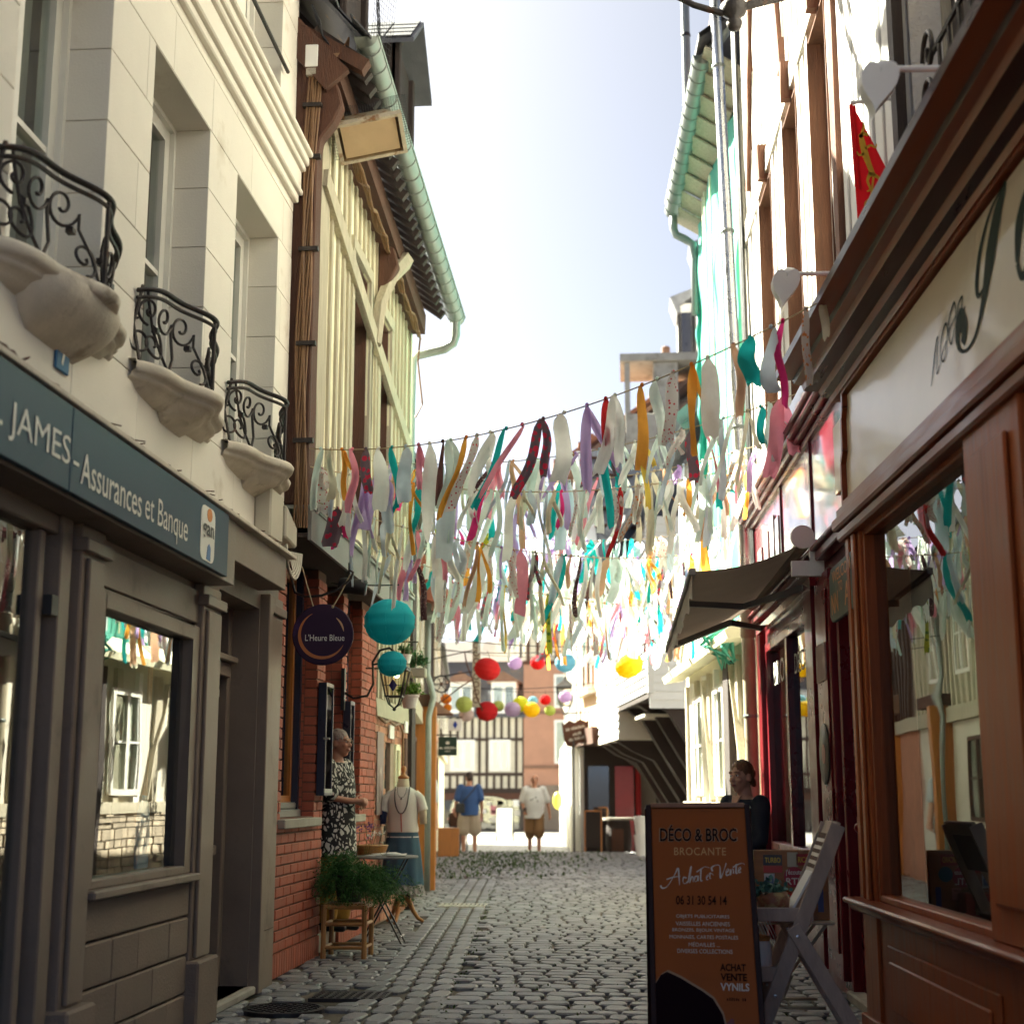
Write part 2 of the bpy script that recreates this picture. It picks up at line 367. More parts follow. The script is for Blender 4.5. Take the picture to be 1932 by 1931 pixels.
def leaf_mass(mb, n, fn, size, drop=.0, narrow=.5):
    """n small two sided leaf blades placed by fn() -> point"""
    for _ in range(n):
        c = Vector(fn()); d = Vector((random.gauss(0, 1), random.gauss(0, 1), random.gauss(0, 1) - drop)).normalized()
        e = d.cross(Vector((random.gauss(0, 1), random.gauss(0, 1), random.gauss(0, 1)))).normalized(); s_ = size * random.uniform(.6, 1.4)
        mb.add([c, c + d * s_ * .5 + e * s_ * narrow * .5, c + d * s_, c + d * s_ * .5 - e * s_ * narrow * .5], [(0, 1, 2, 3)])
def window(parent, fr, u0, u1, z0, z1, v, fm, gm, bars=1, mull=True, fw=.05, d=.04, curtain=None, name='window', back=.5, room=True):
    m = MB(fr); m.box(u0, u0 + fw, v - d, v, z0, z1).box(u1 - fw, u1, v - d, v, z0, z1).box(u0 + fw, u1 - fw, v - d, v, z0, z0 + fw).box(u0 + fw, u1 - fw, v - d, v, z1 - fw, z1)
    if mull: m.box((u0 + u1) / 2 - fw * .6, (u0 + u1) / 2 + fw * .6, v - d, v + .004, z0 + fw, z1 - fw)
    for i in range(bars):
        z = z0 + (z1 - z0) * (i + 1) / (bars + 1)
        m.box(u0 + fw, u1 - fw, v - d + .006, v - .006, z - .014, z + .014)
    w = m.build(name, fm, parent)
    MB(fr).box(u0 + fw, u1 - fw, v - d * .6, v - d * .45, z0 + fw, z1 - fw).build('pane', gm, w)
    if curtain:
        def cf(s, t): return (u0 + fw + (u1 - u0 - 2 * fw) * s, v - d - .06 + .015 * math.sin(s * 38 + t), z0 + .02 + (z1 - z0 - .04) * t)
        MB(fr).grid(cf, 26, 2).build('curtain', curtain, w, smooth='all')
    if room:
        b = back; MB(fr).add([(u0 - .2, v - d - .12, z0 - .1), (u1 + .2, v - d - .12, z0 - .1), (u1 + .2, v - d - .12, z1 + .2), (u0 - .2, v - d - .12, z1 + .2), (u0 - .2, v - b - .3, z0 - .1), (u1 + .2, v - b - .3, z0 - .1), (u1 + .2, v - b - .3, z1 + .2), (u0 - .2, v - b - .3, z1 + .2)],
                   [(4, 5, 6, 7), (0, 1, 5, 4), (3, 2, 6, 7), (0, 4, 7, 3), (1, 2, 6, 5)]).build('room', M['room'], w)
    return w
# ================================================================ THE GROUND
def gz(y):
    P = [(-40, 0), (28.5, 0), (31.2, .035), (32.4, -.10), (37, -.13), (50, -.25), (62, -.42), (160, -.5)]
    for (a, za), (b, zb) in zip(P, P[1:]):
        if y <= b: return za + (zb - za) * (max(y, a) - a) / (b - a)
    return P[-1][1]
ys = [-40, -10, 0, 10, 20, 26, 28.5, 29.5, 30.5, 31.2, 31.5, 31.8, 32.1, 32.4, 35, 37, 42, 50, 56, 62, 80, 160]
g = MB(); n = len(ys)
g.add([(x, y, gz(y) - .022) for y in ys for x in (-90, -8, -5, -3, -1, 1, 3, 90)], [(i * 8 + j, i * 8 + j + 1, i * 8 + j + 9, i * 8 + j + 8) for i in range(n - 1) for j in range(7)])
street = g.build('street', M['sand'], kind='structure')
def xs_strip(y): return -1.03 - .066 * (y - 7.9)       # right edge of the gutter strip
def xwall_l(y): return -2.40 if y < 16.2 else -2.42 - .11 * (y - 16.2)
def xwall_r(y): return 1.62 - .03 * y if y < 14.6 else (1.17 - .08 * (y - 14.6) if y < 20 else 1.75 - .133 * (y - 20))
def sett_verts(w, d, h=.015):
    c = .22 * min(w, d); j = lambda s: random.uniform(-s, s)
    def ring(a, b, z, cc): return [(-a + cc, -b, z), (a - cc, -b, z), (a, -b + cc, z), (a, b - cc, z), (a - cc, b, z), (-a + cc, b, z), (-a, b - cc, z), (-a, -b + cc, z)]
    tilt = (j(.012), j(.012)); a, b = w / 2, d / 2
    vs = ring(a, b, -.03, c) + [(x * (1 + j(.04)), y * (1 + j(.04)), z + tilt[0] * x + tilt[1] * y) for x, y, z in ring(a * .98, b * .98, h * .5, c)] + [(x, y, z + tilt[0] * x * 2 + tilt[1] * y * 2 + j(.002)) for x, y, z in ring(a * .84, b * .82, h, c * .8)]
    fs = []
    for k in (0, 8):
        for i in range(8): fs.append((k + i, k + (i + 1) % 8, k + 8 + (i + 1) % 8, k + 8 + i))
    fs.append(tuple(range(16, 24))); return vs, fs
slots = []
def rows(xa, xb, y0, y1, pitch, wmin, wmax, gap=.022, skew=0):
    y = y0
    while y < y1:
        d = pitch * random.uniform(.86, 1.14); x = xa(y) + random.uniform(-.15, 0) + .02
        while x < xb(y):
            w = random.uniform(wmin, wmax)
            if x + w * .5 < xb(y) and x + w * .4 > xa(y): slots.append((x + w / 2, y + d / 2 + skew * x + random.uniform(-.008, .008), max(.05, w - gap), d - gap, random.uniform(-.03, .03)))
            x += w
        y += d
rows(xs_strip, lambda y: xwall_r(y) + .06, 5.6, 22.0, .185, .12, .25, .018, .03)
rows(lambda y: xwall_l(y), lambda y: xs_strip(y) - .56, 5.6, 22.0, .17, .11, .24, .02, -.05)
for k in range(4):                                     # the four lengthwise rows of the gutter
    y = 5.6 + random.random() * .2
    while y < 21.8:
        d = random.uniform(.2, .38); x = xs_strip(y) - .07 - .14 * k
        slots.append((x, y + d / 2, .118, d - .022, .066 + random.uniform(-.02, .02))); y += d
def inhole(x, y): return abs(x + 1.87) < .27 and abs(y - 16.75) < .26 or math.hypot(x + 2.0, y - 8.66) < .29 or (abs(x + 1.72) < .26 and abs(y - 9.25) < .2)
slots = [s for s in slots if not inhole(s[0], s[1])]
y = 22.0                                               # uneven stretch with weeds between the stones
while y < 31.9:
    x = xwall_l(y)
    while x < xwall_r(y):
        w = random.uniform(.12, .26); slots.append((x + w / 2, y + random.uniform(-.06, .06), w - .045, random.uniform(.15, .22), random.uniform(-.35, .35))); x += w
    y += .2
def view_size(s):
    return (s[2] * s[3]) / max(4, s[1]) ** 3 if (7.6 < s[1] and abs(s[0] + .5) < .36 * s[1] * .9) and not (s[0] > .1 and s[1] < 12) else 0
slots.sort(key=view_size, reverse=True)
protos = []
for k in range(10):
    vs, fs = sett_verts(.19, .185); mb = MB(); mb.add(vs, fs); me = mb.mesh('sett'); me.materials.append(M['cobble']); protos.append(me)
for s in slots[:300]:
    inst('cobblestone', random.choice(protos), Matrix.Translation((s[0], s[1], gz(s[1]) - .012)) @ Matrix.Rotation(-s[4] if s[2] < .13 else s[4], 4, 'Z') @ Matrix.Diagonal((s[2] / .19, s[3] / .185, 1, 1)), street)
mb = MB()
for s in slots[300:]:
    vs, fs = sett_verts(s[2], s[3], .015 if s[1] < 22 else .03); ca, sa = math.cos(s[4]), math.sin(s[4])
    mb.add([(s[0] + x * ca - y * sa, s[1] + x * sa + y * ca, gz(s[1]) - .012 + z) for x, y, z in vs], fs)
mb.build('cobblestones', M['cobbles'], street, kind='stuff', weld=False)
mb = MB()                                              # weeds in the joints
def weed_pt():
    while True:
        y = random.uniform(21.8, 31.2); x = random.uniform(-3.6, .5)
        if random.random() < math.exp(-((x + 2.4) / 1.1) ** 2) * (.5 if y < 25 else 1): return (x, y, gz(y) + .005)
leaf_mass(mb, 2600, weed_pt, .055, -.7, .5)
for _ in range(500):
    y = random.uniform(8, 21); x = xs_strip(y) + random.gauss(.02, .02) if random.random() < .45 else random.uniform(-1.3, .9)
    leaf_mass(mb, 2, lambda: (x + random.gauss(0, .012), y + random.gauss(0, .03), -.006), .022, -.4)
tag(mb.build('weeds', M['grass'], None, weld=False), 'low green weeds growing between the cobblestones', 'weeds', None, 'stuff')
# far pavement and the sunny cross street
mb = MB()
for i in range(26):
    ya, yb = 32.5 + i * .5, 32.98 + i * .5; x = xwall_l(ya) + .1
    while x < 2.2:
        w = random.uniform(.45, .8); mb.add([(x, ya, gz(ya) - .016), (x + w - .03, ya, gz(ya) - .016), (x + w - .03, yb - .03, gz(yb) - .016), (x, yb - .03, gz(yb) - .016)], [(0, 1, 2, 3)]); x += w
mb.build('paving_slabs', M['cobbles'], street, kind='stuff', weld=False)
M['asphalt'] = mat('pale dusty asphalt', (.30, .285, .26), .9, .12, 2, .2, 40)
MB().box(-60, 60, 46.5, 61.6, -.9, -.235).build('cross_road', M['asphalt'], kind='structure')
# covers and drain
def disc_cover(x, y, r, lab):
    t = thing('manhole_cover', lab, 'manhole cover', (x, y, 0))
    MB().lathe([(r * 1.1, -.02), (r * 1.1, .004), (r * .98, .006), (r * .98, 0), (0, 0)], (x, y, 0), 32).build('rim', M['black'], t)
    m = MB()
    for i in range(-6, 7):
        h = math.sqrt(max(0, 1 - (i / 6.6) ** 2)) * r * .9
        for j in range(-6, 7):
            if abs(j / 6.6) * r < h and (i + j) % 2 == 0: m.box(x + i * r / 7 - .012, x + i * r / 7 + .012, y + j * r / 7 - .009, y + j * r / 7 + .009, 0, .007)
    m.build('tread', M['iron'], t)
disc_cover(-2.0, 8.66, .215, 'round iron manhole cover set in cobbles by the taupe shop door')
t = thing('access_cover', 'square rusty access cover beside the red brick wall', 'access cover', (-1.72, 9.25, 0))
MB().box(-1.95, -1.49, 9.08, 9.42, -.02, .002).build('plate', M['iron'], t)
m = MB()
for i in range(9):
    for j in range(6): m.box(-1.93 + i * .05, -1.905 + i * .05, 9.1 + j * .052, 9.13 + j * .052, .002, .007)
m.build('tread', M['iron'], t)
t = thing('drain_grate', 'pale slotted drain grate across the gutter stones', 'drain', (-1.87, 16.75, 0))
m = MB(); m.box(-2.13, -1.61, 16.50, 16.56, -.02, .004).box(-2.13, -1.61, 16.94, 17.0, -.02, .006)
for i in range(11): m.box(-2.13 + i * .0496, -2.106 + i * .0496, 16.56, 16.94, -.02, .006)
m.build('slots', mat('worn pale iron', (.44, .41, .36), .6, .2, 8, .2), t)
MB().box(-2.12, -1.62, 16.54, 16.96, -.16, -.15).build('sump', M['black'], t)

# ================================================================ LEFT: cream stone house with the taupe shop
XE = 9.72
def stone_house():
    H = thing('stone_house', 'cream limestone house with deep windows above the taupe shopfront', 'house', (-2.34, 7, 0))
    wins = [(5.10, 6.08, 3.18, 4.95), (6.68, 7.67, 3.18, 4.95), (8.26, 9.32, 3.18, 4.95), (3.5, 4.45, 3.18, 4.95)]
    wins2 = [(5.15, 6.05, 5.98, 7.7), (6.75, 7.6, 5.98, 7.7), (8.3, 9.25, 5.98, 7.7)]
    holes = wins + wins2
    cells(MB(FL), 1.0, XE - .01, 2.72, 8.88, [(h[0] - .012, h[1] + .012, h[2] - .012, h[3] + .024) for h in holes], -.45, -.012).build('wall', M['joint'], H)
    MB(FL).box(1, XE, -6, -.45, 0, 8.9).build('core', M['room'], H)
    MB(FL).add([(1, .3, 8.9), (XE, .3, 8.9), (XE, -3.5, 11.4), (1, -3.5, 11.4), (1, .3, 8.8), (XE, .3, 8.8), (XE, -3.5, 11.3), (1, -3.5, 11.3)], [(0, 1, 2, 3), (4, 5, 6, 7), (0, 1, 5, 4), (1, 2, 6, 5), (3, 0, 4, 7)]).build('roof', M['slate'], H)
    # ashlar blocks, each cut round the openings
    courses = [2.72] + [3.18 + .354 * k for k in range(5)] + [4.95 + .3433 * k for k in range(3)] + [5.98 + .344 * k for k in range(5)] + [7.7, 8.1, 8.5, 8.88]
    for ci, (za, zb) in enumerate(zip(courses, courses[1:])):
        u = 1.0 - (ci % 2) * .4; edges = [1.0]
        while u < XE:
            u += random.uniform(.72, .95)
            if 1.1 < u < XE - .12: edges.append(u)
        edges.append(XE)
        for a, b in zip(edges, edges[1:]):
            segs = [(a, b)]
            for h in holes:
                if h[2] < zb - .01 and h[3] > za + .01:
                    ns = []
                    for p, q in segs:
                        if h[1] <= p or h[0] >= q: ns.append((p, q))
                        else:
                            if h[0] > p: ns.append((p, h[0]))
                            if h[1] < q: ns.append((h[1], q))
                    segs = ns
            for p, q in segs:
                zz0, zz1 = za, zb
                if q - p < .03: continue
                for h in holes:
                    if p >= h[0] - .001 and q <= h[1] + .001: 
                        if zb > h[3] > za: zz0 = h[3]
                g_ = .0022; rb = -.30 if any(abs(p - h[1]) < .001 or abs(q - h[0]) < .001 for h in holes) else -.05
                pp = p if any(abs(p - h[1]) < .001 for h in holes) else p + g_
                qq = q if any(abs(q - h[0]) < .001 for h in holes) else q - g_
                MB(FL).box(pp, qq, rb, random.uniform(-.001, .001), zz0 + g_, zz1 - g_).build('stone_block', M['stone'], H, bevel=.0025)
    for i, (a, b, c, d) in enumerate(holes):              # lintel soffits, sills, windows
        MB(FL).box(a, b, -.30, -.004, d - .002, d + .02).build('lintel', M['stone'], H)
        lab = None
        w = window(H, FL, a + .03, b - .03, c, d - .03, -.23, M['white_frame'], M['glass'], bars=1, mull=i != 1, fw=.075, d=.07, curtain=M['curtain'] if i != 1 else None)
        m = MB(FL).box(a, a + .03, -.33, -.20, c, d).box(b - .03, b, -.33, -.20, c, d).box(a + .03, b - .03, -.33, -.20, d - .03, d)
        m.build('casing', M['white_frame'], w)
        if i == 1: w['label'] = 'white window standing open into the dark room'
    # string course
    m = MB(FL)
    for z0, z1, v in ((5.36, 5.42, .04), (5.42, 5.455, .07), (5.455, 5.60, .055), (5.60, 5.64, .085), (5.64, 5.70, .11), (5.70, 5.735, .14)):
        m.box(1, XE - .02 + v * .4, -.02, v, z0, z1)
    m.build('cornice', M['stone'], H, bevel=.008)
    MB(FL).tube([(8.2, .03, 6.17), (8.75, .035, 6.16), (9.32, .03, 6.17)], .014, 8).build('window_rail', M['iron'], H)
    return H
H1 = stone_house()
def bow(t):
    """how far the bellied balcony front stands out, t from 0 to 1 along it"""
    return .015 + .20 * (math.sin(math.pi * min(1, max(0, t))) ** .8) * (.82 + .18 * math.cos(4 * math.pi * (t - .5)))
def spiral(c, r0, turns, a0, sgn=1, n=26):
    return [(c[0] + sgn * r0 * (1 - .86 * i / n) * math.cos(a0 + 2 * math.pi * turns * i / n), c[1] + r0 * (1 - .86 * i / n) * math.sin(a0 + 2 * math.pi * turns * i / n)) for i in range(n + 1)]
def balcony(uc, lab, big):
    """ironwork and the moulded stone console that carries it"""
    a, b = uc - .62, uc + .62; z0, z1 = 3.24, 3.62
    t = thing('balcony', lab, 'balcony', (-2.34, uc, 2.9), 'wrought iron balconies on the cream house')
    P = lambda s, z, o=0: (a + (b - a) * s, bow(s) + o + .03 * math.sin(math.pi * (z - z0) / (z1 - z0)) * -1, z)
    N = 36
    m = MB(FL); m.tube([(*P(i / N, z1)[:2], z1 + .02 - .05 * abs(2 * i / N - 1) ** 6) for i in range(N + 1)], .017, 8, .7)
    m.tube([(*P(i / N, z1, -.004)[:2], z1 - .018 - .05 * abs(2 * i / N - 1) ** 6) for i in range(N + 1)], .010, 6); m.build('top_rail', M['iron'], t, smooth=True)
    MB(FL).tube([P(i / N, z0, -.005) for i in range(N + 1)], .010, 6).build('bottom_rail', M['iron'], t, smooth=True)
    def scroll(pts2, r=.0085):
        MB(FL).tube([P(x, z0 + (z1 - z0) * y) for x, y in pts2], r, 6, .8).build('scroll', M['iron'], t, smooth=True)
    k = (z1 - z0) / (b - a)
    for sg, c0 in ((1, .5), (-1, .5)):
        X = lambda x: c0 + sg * x
        def SC(cx, cy, r, turns, a0, s2): return [(X(cx + (p[0] - cx) * k * 1.0), p[1]) for p in spiral((cx, cy), r, turns, a0, s2)]
        scroll([(X(.03), 0), (X(.05), .3), (X(.11), .55)] + SC(.19, .72, .24, 1.35, math.pi, 1))          # tall C scroll
        scroll([(X(.30), .02), (X(.24), .25), (X(.25), .6)] + SC(.32, .72, .22, 1.3, math.pi, 1))
        scroll(SC(.40, .30, .25, 1.4, math.pi * .5, 1) + [])
        scroll([(X(.30), .0), (X(.345), .2), (X(.40), .5), (X(.44), .80), (X(.46), .95)])
        scroll(SC(.43, .72, .19, 1.3, -math.pi * .5, 1))
        scroll(SC(.475, .32, .26, 1.3, math.pi * .5, -1))
        scroll(SC(.09, .25, .2, 1.3, -math.pi * .5, -1))
        scroll([(X(.485), 0), (X(.492), .5), (X(.485), 1)], .012)
    scroll([(.5, 0), (.5, 1)], .011)
    for s_ in (.12, .36, .64, .88):
        p = P(s_, (z0 + z1) / 2); MB(FL).box(p[0] - .018, p[0] + .018, p[1] - .016, p[1] + .016, p[2] - .012, p[2] + .012).build('collar', M['iron'], t)
    # console: moulded slab and corbel
    prof = [(.045, 3.235), (.06, 3.215), (.05, 3.185), (.012, 3.172), (.006, 3.155), (-.03, 3.14), (-.06, 3.115), (-.12, 3.09)]
    def fn(s, q):
        i = q * (len(prof) - 1); j = min(int(i), len(prof) - 2); f = i - j
        o = prof[j][0] * (1 - f) + prof[j + 1][0] * f; z = prof[j][1] * (1 - f) + prof[j + 1][1] * f
        ss = -.04 + 1.08 * s
        v = max(-.02, (bow(ss) + o) if 0 < ss < 1 else .015 + o * .5); return (a + (b - a) * ss, v, z)
    m = MB(FL); m.grid(fn, 40, 14); m.add([fn(i / 40, 0) for i in range(41)] + [(a - .05 + (b - a + .1) * i / 40, -.02, 3.235) for i in range(41)], [(i, i + 1, 42 + i, 41 + i) for i in range(40)])
    m.build('console', M['stone_worn'], t, smooth='all')
    def cf(s, q):
        w_ = (.40 if big else .26) * math.cos(q * 1.1) ** .6; ph = math.pi * s
        z = 3.20 - q * (.20 if big else .15); vv = (.23 if big else .16) * math.sin(ph) ** (.6 if big else .35) * (1 - q ** 2.2)
        return (uc - w_ * math.cos(ph), max(-.02, vv), z)
    MB(FL).grid(cf, 26, 14).build('corbel', M['stone_worn'], t, smooth='all')
balcony(5.585, 'scrolled iron balcony nearest the camera on a bulging stone corbel', True)
balcony(7.175, 'scrolled iron balcony under the window with the open casement', False)
balcony(8.79, 'scrolled iron balcony nearest the brown corner post, small cracked console', False)
balcony(3.98, 'scrolled iron balcony left of the bulging stone corbel one', False)
t = thing('house_number', 'blue enamel house number 7 plate on the cream wall', 'number plate', (-2.33, 5.7, 2.93))
MB(FL).box(5.63, 5.77, .002, .014, 2.93, 3.07).build('plate', mat('enamel blue', (.035, .12, .26), .5, .1, 8, 0, spec=.2), t, bevel=.004)
text('7', M['lettering'], t, FL.p((5.70, .0145, 3.0)), FL.U, UP, .055, .095, bold=.05)

# ---------------------------------------------------------------- taupe shopfront
SH = thing('shopfront', 'taupe painted insurance shopfront under the cream stone house', 'shopfront', (-2.34, 7, 0))
tp = M['taupe']
cells(MB(FL), 1, XE, 0, 2.72, [(3.9, 5.92, .08, 2.34), (6.30, 7.72, .80, 2.04), (8.28, 9.22, .05, 2.38)], -.4, -.02).build('wall', tp, SH)
MB(FL).box(1, 7.9, -.02, .17, 2.34, 2.70).build('fascia', tp, SH, bevel=.004)
MB(FL).box(7.9, 9.16, -.02, .16, 2.49, 2.70).build('fascia', tp, SH, bevel=.004)
MB(FL).box(1, 9.25, -.02, .21, 2.70, 2.725).build('ledge', M['stone_worn'], SH, bevel=.004)
def pilaster(u0, u1, v=.055, base=True, zt=2.34):
    MB(FL).box(u0, u1, -.02, v * .6, 0, zt).box(u0 + .05, u1 - .05, v * .6, v, .36, zt - .14).box(u0 - .015, u1 + .015, -.02, v + .012, zt - .12, zt - .06).build('pilaster', tp, SH, bevel=.006)
    if base: MB(FL).box(u0 - .02, u1 + .02, -.02, v + .035, 0, .35).build('plinth', M['taupe_block'], SH, bevel=.012)
pilaster(5.98, 6.26); pilaster(7.79, 8.14); pilaster(9.34, XE - .01, .03, False, 2.49); pilaster(3.5, 3.84)
MB(FL).box(9.24, 9.34, -.3, .045, 0, 2.48).build('pilaster', tp, SH, bevel=.006)
# window frame, panel above and sill
m = MB(FL); m.box(6.26, 6.34, -.06, .02, .80, 2.10).box(7.68, 7.79, -.06, .02, .80, 2.10).box(6.34, 7.68, -.06, .02, 2.02, 2.10).box(6.34, 7.68, -.06, .02, .80, .84); m.build('window_frame', tp, SH, bevel=.006)
MB(FL).box(6.26, 7.79, -.02, .008, 2.12, 2.30).build('transom_panel', tp, SH, bevel=.005)
MB(FL).box(6.34, 7.68, -.045, -.037, .84, 2.02).build('pane', M['glass_shop'], SH)
MB(FL).box(6.24, 7.80, -.02, .075, .76, .80).build('sill', tp, SH, bevel=.008)
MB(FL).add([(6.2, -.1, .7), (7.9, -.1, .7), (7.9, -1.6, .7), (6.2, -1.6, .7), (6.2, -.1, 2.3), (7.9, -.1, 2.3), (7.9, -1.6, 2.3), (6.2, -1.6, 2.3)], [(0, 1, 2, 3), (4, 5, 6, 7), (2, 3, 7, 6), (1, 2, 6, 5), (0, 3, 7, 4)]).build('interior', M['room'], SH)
# painted stone riser under the window
rr = [(0, .19), (.19, .385), (.385, .58), (.58, .76)]
for k, (za, zb) in enumerate(rr):
    e = [6.27, 7.78] if k == 3 else ([6.27, 6.70, 7.22, 7.78] if k % 2 else [6.27, 6.62, 6.98, 7.46, 7.78])
    for p, q in zip(e, e[1:]): MB(FL).box(p + .003, q - .003, -.02, .022 + random.uniform(0, .006), za + .004, zb - .004).build('stone_block', M['taupe_block'], SH, bevel=.008)
# glazed sliding door nearest the camera
m = MB(FL); m.box(5.80, 5.92, -.10, .015, .02, 2.34).box(3.9, 4.0, -.10, .0, .02, 2.34).box(4.0, 5.80, -.10, .0, 2.26, 2.34).box(4.0, 5.80, -.10, 0, .02, .10); m.box(5.66, 5.72, -.09, -.02, .1, 2.26)
d_ = m.build('glass_door', tp, SH, bevel=.006)
MB(FL).box(4.0, 5.80, -.065, -.055, .10, 2.26).build('pane', M['glass_shop'], d_)
MB(FL).box(5.72, 5.79, -.02, .02, 1.92, 2.0).build('lock', M['black'], d_)
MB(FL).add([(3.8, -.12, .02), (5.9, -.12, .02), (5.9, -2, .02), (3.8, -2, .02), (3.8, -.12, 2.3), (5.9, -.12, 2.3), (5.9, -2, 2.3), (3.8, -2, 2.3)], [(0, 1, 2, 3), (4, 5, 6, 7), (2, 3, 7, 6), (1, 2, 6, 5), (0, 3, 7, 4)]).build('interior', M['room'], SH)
# panelled house door in its recess
m = MB(FL); m.box(8.26, 9.24, -.29, -.25, .05, 2.38); D = m.build('door', M['taupe'], SH)
m = MB(FL); m.box(8.30, 8.38, -.25, -.19, .05, 2.38).box(9.14, 9.22, -.25, -.19, .05, 2.38).box(8.38, 9.14, -.25, -.17, 1.93, 2.02).box(8.36, 9.16, -.25, -.13, 2.02, 2.06).build('door_frame', tp, D, bevel=.006)
for z0, z1 in ((.18, .78), (.98, 1.78)):
    for u0, u1 in ((8.44, 8.73), (8.79, 9.08)):
        q = MB(FL); q.box(u0, u1, -.25, -.232, z0, z1).box(u0 + .05, u1 - .05, -.232, -.215, z0 + .05, z1 - .05); q.build('panel', M['taupe'], D, bevel=.006)
MB(FL).box(8.42, 9.10, -.25, -.21, .84, .90).box(8.44, 9.08, -.25, -.22, 1.80, 1.86).build('moulding', M['taupe'], D, bevel=.008)
MB(FL).box(8.62, 8.88, -.25, -.195, .70, .76).build('letter_box', mat('dull brass', (.30, .24, .14), .4, .2, 9, 0, metal=.7), D, bevel=.01)
MB(FL).ball(FL_ := (8.50, -.19, .80), .028).build('knob', mat('old brass', (.25, .2, .12), .35, .2, 9, 0, metal=.8), D, smooth='all')
MB(FL).box(8.26, 9.24, -.3, .03, 0, .05).build('doorstep', M['concrete'], SH, bevel=.01)
# blue name board
B_ = thing('shop_sign', 'petrol blue insurance sign board along the taupe fascia', 'sign', (-2.15, 6, 2.35))
MB(FL).box(1.2, 5.372, .171, .20, 2.352, 2.690).box(5.379, 7.64, .171, .20, 2.352, 2.690).build('board', M['signblue'], B_, bevel=.003)
lv = .2015
def ltext(s, ua, ub, za, zb, **k): return text(s, M['lettering'], B_, FL.p(((ua + ub) / 2, lv, (za + zb) / 2)), FL.U, UP, ub - ua, zb - za, **k)
ltext('. JAMES', 4.715, 5.36, 2.415, 2.56)
ltext('-', 5.395, 5.455, 2.465, 2.48, bold=.02)
ltext('Assurances', 5.48, 6.21, 2.405, 2.535, bold=.004)
ltext('et Banque', 6.26, 6.90, 2.375, 2.54)
m = MB(FL); 
def rrect(u0, u1, z0, z1, r, v, ext):
    pts = []
    for cx, cz, a0 in ((u1 - r, z1 - r, 0), (u0 + r, z1 - r, 90), (u0 + r, z0 + r, 180), (u1 - r, z0 + r, 270)):
        for i in range(5): a = R(a0 + 22.5 * i); pts.append((cx + r * math.cos(a), v, cz + r * math.sin(a)))
    return pts, (0, ext, 0)
m.prism(*rrect(7.12, 7.37, 2.375, 2.655, .05, .2, .003)); lg = m.build('logo', M['lettering'], B_)
text('gan', mat('logo grey', (.06, .05, .05), .5, 0, 3, 0), lg, FL.p((7.245, .2045, 2.52)), FL.U, UP, .20, .085, bold=.02)
MB(FL).prism([(7.265 + .045 * math.cos(R(a)), .203, 2.617 + .035 * math.sin(R(a))) for a in range(0, 360, 30)], (0, .002, 0)).build('logo_sun', mat('logo orange', (.60, .19, .02), .5, 0, 3, 0), lg)
MB(FL).prism([(7.23, .203, 2.385), (7.30, .203, 2.38), (7.30, .203, 2.45), (7.27, .203, 2.468), (7.245, .203, 2.45)], (0, .002, 0)).build('logo_drop', mat('logo blue', (.05, .14, .33), .5, 0, 3, 0), lg)
# dry creeper and old wires on the ledge
m = MB(FL)
for k in range(9):
    u = random.uniform(1.5, 6); pts = []
    while u < 9.2 and len(pts) < 40:
        pts.append((u, .10 + .05 * math.sin(u * 3 + k) + random.uniform(-.02, .02), 2.735 + .018 * abs(math.sin(u * 5 + k * 2)) + random.uniform(0, .012))); u += random.uniform(.06, .16)
    if len(pts) > 3: m.tube(pts, .006, 5)
for k in range(26):
    u = random.uniform(4.3, 9.2); a_ = random.uniform(-.16, .16); m.tube([(u, .12, 2.735), (u + a_ * .5, .15, 2.745 + random.uniform(0, .02)), (u + a_, .17 + random.uniform(0, .03), 2.735 + random.uniform(-.02, .03))], .003, 4)
tag(m.build('dry_creeper', M['darkwood'], None), 'dry brown creeper stems lying along the ledge over the blue sign', 'creeper')
# blue paddle standing in the window
t = thing('paddle', 'blue painted paddle blade standing inside the taupe shop window', 'paddle', (-2.41, 7.28, .845))
MB(FL).prism([(7.20, -.07, .845), (7.36, -.07, .845), (7.365, -.07, 1.0), (7.355, -.07, 1.12), (7.285, -.07, 1.22), (7.215, -.07, 1.12), (7.195, -.07, 1.0)], (0, -.02, 0)).build('blade', mat('paddle blue', (.02, .26, .55), .35, .12, 4, 0), t, bevel=.004)
MB(FL).tube([(7.285, -.078, 1.2), (7.285, -.078, 1.9)], .014, 8).build('shaft', M['orange_wood'], t)
# electric boxes and coiled cable at the corner of the house
t = thing('meter_box', 'beige electric box with coiled grey cables at the house corner', 'meter box', (-2.2, 9.2, 2.75))
c_ = mat('aged beige plastic', (.50, .46, .37), .55, .1, 5, .05)
MB(FL).box(8.92, 9.25, .0, .11, 2.80, 3.12).build('box', c_, t, bevel=.012)
MB(FL).prism([(9.3, .02, 3.08), (9.62, .02, 2.98), (9.62, .02, 2.84), (9.3, .02, 2.86)], (0, .1, 0)).build('lid', c_, t, bevel=.012)
MB(FL).box(8.98, 9.08, .0, .05, 2.71, 2.79).build('connector', M['white'], t, bevel=.006)
for k in range(7):
    r_ = .11 + .018 * k
    MB(FL).tube([(9.42 + r_ * math.cos(a * .35), .10 + .008 * k, 2.80 + r_ * .9 * math.sin(a * .35)) for a in range(9, 19)], .009, 6).build('cable', c_, t, smooth='all')
MB(FL).tube([(9.2, .05, 2.76), (9.3, .1, 2.68), (9.42, .12, 2.72), (9.5, .13, 2.62), (9.6, .1, 2.70)], .007, 6).build('cable', M['darkwood'], t, smooth='all')
